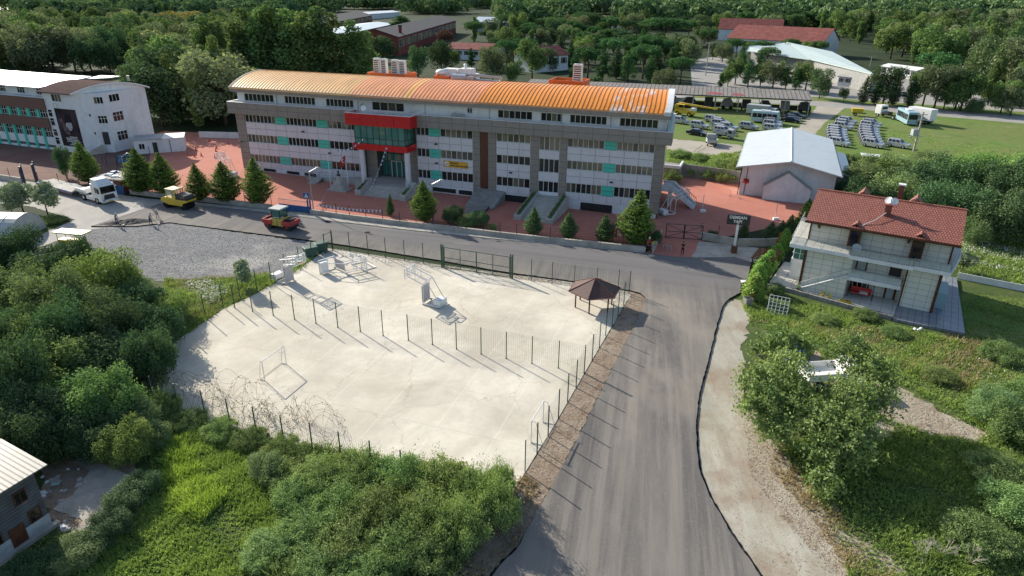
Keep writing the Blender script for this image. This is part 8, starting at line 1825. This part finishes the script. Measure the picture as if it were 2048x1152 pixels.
for k,(px,py,r,h,kd) in enumerate(((1990,800,46,2.6,'shrub'),(2035,840,46,2.6,'shrub'),(2045,780,40,2.4,'bramble'),(1880,745,30,1.0,'bramble'),(1730,625,24,1.0,'bramble'),(1650,635,26,.9,'bramble'),(1790,660,26,.9,'bramble'),(2010,700,40,1.4,'bramble'),(2040,1000,60,1.6,'bramble'),(1960,1060,60,1.4,'bramble'),(2000,930,50,1.4,'bramble'))): cpx(kd,px,py,r,h,['leafy bush above the dirt track right end','leafy bush at the right edge by the track','bramble at the right edge above the bushes','low bramble in the weedy slope','bramble clump below the villa wall centre','bramble clump below the trellis','bramble clump below the slate terrace','bramble in the slope at the right edge','bramble in the lower right corner','bramble near the dead twigs','bramble in the shaded weeds at the right'][k],None,k)
# herbs
TRK=[(1700,738),(1760,765),(1800,780),(1900,832),(1975,868),(1945,880),(1860,866),(1775,842),(1735,815),(1700,800)]; SOILP=[(1712,856),(1760,842),(1795,855),(1760,876),(1715,882)]
EXCL+=[TRK,SOILP]
herbs('tall_grass',[(300,870),(420,860),(560,920),(600,1000),(560,1152),(560,1240),(150,1240),(200,1100),(300,1010)],80000,.42,L_GRASS,1,.8,.028)
herbs('bright_grass',[(345,885),(400,860),(470,880),(500,930),(450,1000),(400,1050),(330,1010),(320,950)],15000,.65,L_LIME,2,.95,.028,.9)
herbs('weeds',[(330,560),(440,556),(505,553),(560,548),(620,515),(640,505),(600,540),(515,588),(447,620),(372,672),(330,640)],15000,.55,L_GRASS,3,.6,.035)
herbs('wild_flowers',[(340,570),(440,560),(480,575),(400,625),(345,625)],3200,.6,L_FLOWER,4,0,.04,.3)
herbs('dry_grass',[(330,560),(600,540),(447,620),(372,672)],4000,.5,L_DRY,5,.9,.025)
herbs('weeds',[(1480,600),(1600,600),(1790,650),(1935,690),(2048,700),(2200,760),(2200,900),(1985,860),(1900,820),(1800,770),(1640,690),(1500,650)],60000,.42,L_GRASS,6,.75,.03)
herbs('weeds',[(1640,700),(1900,830),(2200,900),(2200,1300),(1720,1240),(1680,1100),(1640,1000),(1560,900),(1640,860)],90000,.45,L_GRASS,7,.6,.033,.35)
herbs('weeds',[(1700,880),(1900,880),(2100,920),(2100,1020),(1900,980),(1760,960)],14000,.5,L_GRASS,17,.8,.03)
herbs('dry_grass',[(1480,640),(1560,650),(1700,700),(1900,780),(2048,800),(2048,700),(1800,660)],9000,.5,L_DRY,8,.9,.03,.9)
herbs('dry_grass',[(1560,880),(1640,980),(1720,1080),(1800,1152),(1860,1240),(1760,1240),(1640,1060),(1540,940)],6500,.45,L_DRY,9,.9,.03,.9)
herbs('lane_weeds',[(1540,940),(1640,1060),(1760,1200),(1600,1200),(1500,1000)],900,.14,L_DRY,10,.9,.02,1.5)
herbs('wild_flowers',[(1600,640),(1800,690),(2048,720),(2048,780),(1800,740)],450,.5,L_FLOWER,11,0,.028,.8)
herbs('meadow_grass',[(1900,470),(2048,460),(2250,500),(2250,600),(2048,580),(1915,555)],24000,.5,L_GRASS,12,.7,.045)
herbs('wild_flowers',[(1920,465),(2048,455),(2200,480),(2200,560),(1990,540),(1925,520)],6500,.55,L_FLOWER,13,0,.035,.6)
herbs('garden_grass',[(1912,585),(2100,600),(2250,660),(2250,740),(1935,690)],16000,.22,L_BRIGHT,14,.8,.035,.2)
herbs('verge_weeds',[(990,1000),(1050,950),(1080,970),(1040,1080),(960,1180),(880,1180)],4200,.3,L_DRY,15,.6,.035,1.0)
herbs('verge_weeds',[(250,745),(372,668),(447,618),(515,586),(505,575),(430,612),(360,655),(230,735)],5000,.35,L_GRASS,16,.6,.035,.4)
herbs('field_grass',[(1700,290),(1760,255),(2048,300),(2250,330),(2250,360),(1900,330),(1700,320)],12000,.12,L_GRASS,18,.7,.06,.6)
herbs('yard_edge_weeds',[(1335,330),(1480,345),(1500,300),(1420,312),(1335,300)],8000,.5,L_GRASS,19,.5,.08,.4)
herbs('understory',[(0,500),(200,540),(330,620),(360,680),(290,740),(330,800),(300,900),(60,900),(-100,700)],26000,.9,L_DARK,20,.2,.06,.2)
herbs('bank_weeds',[(560,900),(700,905),(860,935),(1000,960),(1020,1000),(960,1100),(880,1200),(540,1200),(540,1000)],26000,1.0,L_BRAMBLE,21,.45,.04,.3)
herbs('tall_grass',[(60,1080),(200,1060),(300,980),(400,1060),(560,1152),(560,1260),(0,1260)],16000,.3,L_GRASS,22,.6,.035,.4)
EXCL.clear()
pebbles('loose_stones',[(1440,620),(1500,640),(1500,800),(1640,1010),(1820,1152),(1850,1250),(1450,1250),(1385,900),(1400,740)],4000,.02,STG,31,.02)
pebbles('loose_stones',[(1480,780),(1560,880),(1700,1040),(1850,1152),(1850,1250),(1760,1250),(1600,1080),(1500,950)],6000,.028,STB,32,.02)
pebbles('loose_stones',[(1262,578),(1291,596),(1262,669),(1228,730),(1158,873),(1072,1030),(1036,1096),(960,1200),(880,1200),(900,1100),(1058,930),(1236,634)],5000,.03,STB,33,.02)
pebbles('loose_stones',[(655,496),(883,530),(1000,546),(1133,563),(1260,583),(1240,596),(1130,572),(1000,556),(883,540),(655,512)],5000,.06,STG,34,.03)
pebbles('loose_stones',[(190,458),(340,446),(480,465),(640,487),(620,515),(505,553),(320,563),(170,500),(60,520),(120,480)],16000,.04,STG,35,.03)
pebbles('loose_stones',[(1630,700),(1740,750),(1900,830),(1985,870),(1860,870),(1720,820),(1600,740)],3500,.03,STB,36,.02)
pebbles('loose_stones',[(80,930),(170,905),(250,900),(280,1030),(110,1050)],900,.03,STB,37,.03)
# --- row of poplars and other measured trees behind the school
def place(kind,px,py,h,wide,label,group,i=None,cat='tree'):
    b=at(px,py); return plant(kind,b[0],b[1],h,wide,label,cat,group,i)
G='tall leafy trees in the row behind the school roof'
for k,(px,top) in enumerate(((432,62),(455,70),(505,50),(535,55),(560,48),(592,52),(620,58),(650,50),(680,60),(715,72),(738,90))):
    b=at(px,205+ (px-430)*.03-(8 if k<2 else 0)); h=zat(px,top,b); plant('poplar',b[0],b[1],h*1.22,1.35,'tall leafy tree in the row right behind the school roof','tree',G,k)
plant('poplar',*at(448,228)[:2],zat(440,70,at(448,228)),1.0,'bright leafy tree leaning beside the left school gable','tree',None,1)
for px,py,r,h,kd,lb_ in ((765,92,38,11,'darkbroad','round dark tree in front of the brick workshop gable'),(835,115,26,11,'darkbroad','dark conical tree left of the twin trees behind the roof'),(882,105,30,12,'darkbroad','dark pointed tree right of the twin trees behind the roof'),(890,72,20,9,'redtree','copper leaved tree at the right workshop corner'),
(1065,110,32,14,'broad','tall light green tree left of the right roof tower'),(985,120,28,12,'broad','light green tree behind the ventilation boxes'),(1030,140,22,8,'broad','bright green bush behind the duct end'),(985,70,30,9,'umbrella','flat topped dark pine in front of the pale grey shed'),
(1230,72,36,12,'umbrella','large umbrella pine in front of the white block'),(1330,52,52,15,'umbrella','widest umbrella pine near the top centre right'),(1328,160,26,9,'broad','leafy tree growing in front of the long shed'),(1192,166,16,5,'young','small bright tree poking above the school roof by the shed'),
(1880,130,42,13,'umbrella','bright green umbrella pine at the right of the far cabin'),(1538,108,22,9,'umbrella','small umbrella pine left of the far depot'),(1645,160,24,9,'darkbroad','round tree beside the pole at the shed end'),(362,40,46,15,'yellowtree','yellow leaved tree at the upper left'),
(75,20,36,12,'broad','green tree at the top left above the forest'),(800,45,30,12,'pine','dark fir left of the pale grey shed'),(1100,45,40,12,'umbrella','dark pine beside the far flag pole'),(1160,48,34,11,'umbrella','dark pine left of the white block'),(1475,90,20,8,'umbrella','small pine in front of the red roofed building'),(1275,95,30,10,'umbrella','umbrella pine below the widest one')):
    cpx(kd,px,py,r,h,lb_,cat='tree',frac=.62 if kd!='umbrella' else .7)
GP='dark pines behind the long shed'
for k,(px,py,h) in enumerate(((1150,160,10),(1175,150,11),(1205,158,11),(1232,150,12),(1255,160,11),(1285,150,12),(1300,165,10),(1140,130,11),(1190,120,12),(1225,128,12),(1262,130,12),(1310,140,11),(1340,150,11),(1360,160,9),(1350,130,11),(1120,110,11),(1080,85,11),(1290,120,12))): place(['pine','umbrella','pine','cedar'][k%4],px,py+8,h,1.15,'dark pine in the dense group behind the long shed',GP,k)
for k,(px,py,h) in enumerate(((1470,160,9),(1495,168,9),(1520,165,9),(1545,168,9),(1570,172,8),(1590,176,8),(1610,175,9),(1480,145,9),(1515,148,9),(1600,160,8),(1560,155,8),(1440,170,5),(1455,165,6))): place('pine' if k%3 else 'broad',px,py+8,h,1.1,'dark conifer between the long shed and the far depot','conifers in front of the depot',k)
for k,(px,py,h,kd) in enumerate(((1686,205,4,'young'),(1725,208,8,'cedar'),(1748,209,7,'cedar'),(1765,209,11,'darkbroad'),(1785,211,8,'cedar'),(1817,214,9,'cedar'),(1845,212,11,'broad'),(1868,216,12,'broad'),(1887,218,9,'pine'),(1910,218,11,'darkbroad'),(1920,222,10,'broad'),(1945,226,4,'darkshrub'),(2000,228,9,'broad'),(2020,232,8,'broad'),(1975,210,16,'poplar'),(2040,215,11,'broad'))): place(kd,px,py,h,1.0,['slim young tree on the verge by the far car park','left cone shaped conifer on the verge','second cone shaped conifer on the verge','dark round tree between the verge conifers','conifer right of the dark round verge tree','dark narrow cypress behind the white lorry cab','leafy verge tree behind the coach','tall leafy verge tree behind the white box lorry','pine on the verge right of the white box lorry','dark leafy tree on the verge right of the pine','leafy tree farthest right of the lorry group','dark round bush on the road verge','leafy tree at the right end of the far road','second leafy tree at the right end of the far road','tall slender tree at the far right','leafy tree near the right edge by the road'][k],None,k)
for k in range(12): place(['pine','broad','umbrella'][k%3],1425+k*19,120+(k%2)*5,7.5+k%3,1.1,'tree in the line in front of the red roofed building','trees before the red roofed building',k)
for k in range(7): place(['broad','pine','darkbroad'][k%3],905+k*38,134+(k%3)*4,7+(k%3),1.1,'tree in front of the small red roofed houses','trees before the small houses',k)
# --- wood behind: individual trees, nearest ones
rng=np.random.default_rng(7); rr=random.Random(70)
KEEP=[((590,30),(930,130)),((930,20),(1000,75)),((1160,30),(1240,60)),((1385,105),(1700,200)),((1420,72),(1650,118)),((1480,85),(1670,175)),((1655,100),(1765,175)),((1750,130),(1860,190)),((895,100),(995,135)),((1060,100),(1140,150)),((1290,62),(1375,110)),((1205,85),(1265,120)),((-80,15),(48,60)),((160,0),(285,42)),((470,0),(720,16)),((680,20),(810,60))]
def blocked(px,py):
    for (a,b),(c,d) in KEEP:
        if a<=px<=c and b<=py<=d: return True
    return False
placed=[]
def try_place(px,py,mind):
    b=at(px,py)
    for q in placed:
        if abs(q[0]-b[0])<mind and abs(q[1]-b[1])<mind and math.hypot(q[0]-b[0],q[1]-b[1])<mind: return None
    placed.append(b); return b
W_=[]
# forest left of the school, dense
cnt=0
for _ in range(5000):
    if cnt>=230: break
    px=rr.uniform(-60,520); py=rr.uniform(60,262)
    lim=218+ (40 if 295<px<465 else -45 if px<290 else -10); 
    if px<295 and py>150: continue
    if px>465 and py>195: continue
    if py>lim or blocked(px,py): continue
    b=try_place(px,py,5.0 if py>110 else 7.0)
    if not b: continue
    kd=rr.choice(['broad','broad','darkbroad','broad','poplar']); h=rr.uniform(12,17.5) if not(300<px<430 and py<110) else 7
    if kd=='poplar': h=rr.uniform(12,16)
    plant(kd,b[0],b[1],h,rr.uniform(.9,1.2),'mixed green tree in the dense wood between the left building and the school','tree','wood left of the school'); cnt+=1
# right hand forest
cnt2=0
for _ in range(5000):
    if cnt2>=170: break
    px=rr.uniform(1640,2200); py=rr.uniform(40,205)
    if px<1770 and py>100: continue
    if px<1960 and py>150: continue
    if blocked(px,py): continue
    b=try_place(px,py,7.2)
    if not b: continue
    plant(rr.choice(['broad','broad','darkbroad','pine','broad','poplar']),b[0],b[1],rr.uniform(13,20),rr.uniform(.95,1.25),'mixed green tree in the tall wood at the upper right','tree','wood at the upper right'); cnt2+=1
cnt3=0
for _ in range(14000):
    if cnt3>=420: break
    px=rr.uniform(280,1700); py=rr.uniform(12,135)
    if blocked(px,py): continue
    if 640<px<930 and py>60: continue
    if 430<px<760 and py>110: continue
    b=try_place(px,py,6.6)
    if not b: continue
    plant(rr.choice(['broad','umbrella','darkbroad','umbrella','pine','broad','poplar']),b[0],b[1],rr.uniform(10,16) if py<90 else rr.uniform(9,12),rr.uniform(.95,1.25),'tree in the scattered wood beyond the school roof','tree','wood beyond the school'); cnt3+=1
# far woodland: one uncountable mass of simple leafy crowns
def farwood(n,ncl,rng):
    C=[];S=[]
    k=0
    while len(C)<n and k<200000:
        k+=1; px=rng.uniform(-150,2250); py=rng.choice([rng.uniform(-9,14),rng.uniform(10,60),rng.uniform(0,40)])
        if 30<px<620 and py<6 and py>-2 and rng.random()<.6: continue
        if blocked(px,py): continue
        b=at(px,py)
        if b[1]>2450 or b[1]<330: continue
        C.append((b[0],b[1])); 
    C=np.array(C); m=len(C); h=rng.uniform(13,21,m); r=h*rng.uniform(.36,.6,m); dist=C[:,1]; 
    cnt_=np.clip(ncl*500/dist,14,ncl).astype(int); idx=np.repeat(np.arange(m),cnt_); N_=len(idx)
    d=sphdir(rng,N_,.35); lump=1+.22*np.sin(d[:,0]*6+idx)*np.cos(d[:,1]*5+idx*2)*np.sin(d[:,2]*6)
    P=np.stack([C[idx,0]+d[:,0]*r[idx]*lump,C[idx,1]+d[:,1]*r[idx]*lump,h[idx]*.58+d[:,2]*h[idx]*.42*lump],1)
    size=.085*np.sqrt(dist[idx]/500)*r[idx]*1.9; tint=np.clip(.35*rng.random(N_)+.65*((idx*73%17)/16),0,1)
    return P,d*.7+rng.normal(size=d.shape)*.5,size,tint
P,D,S,T=farwood(5200,300,np.random.default_rng(3)); o=leafmesh('far_woodland',P,D,S,T,leafmat('leaf_far',(.035,.08,.035),(.13,.19,.075),.2,0,False),None,np.random.default_rng(2),aspect=.8); tag(o,kind='stuff')
prune()
for o in bpy.data.objects:
    if 'kind' not in o and o.parent is None and o.type in('MESH','EMPTY') and 'category' not in o: print('UNTAGGED',o.name)
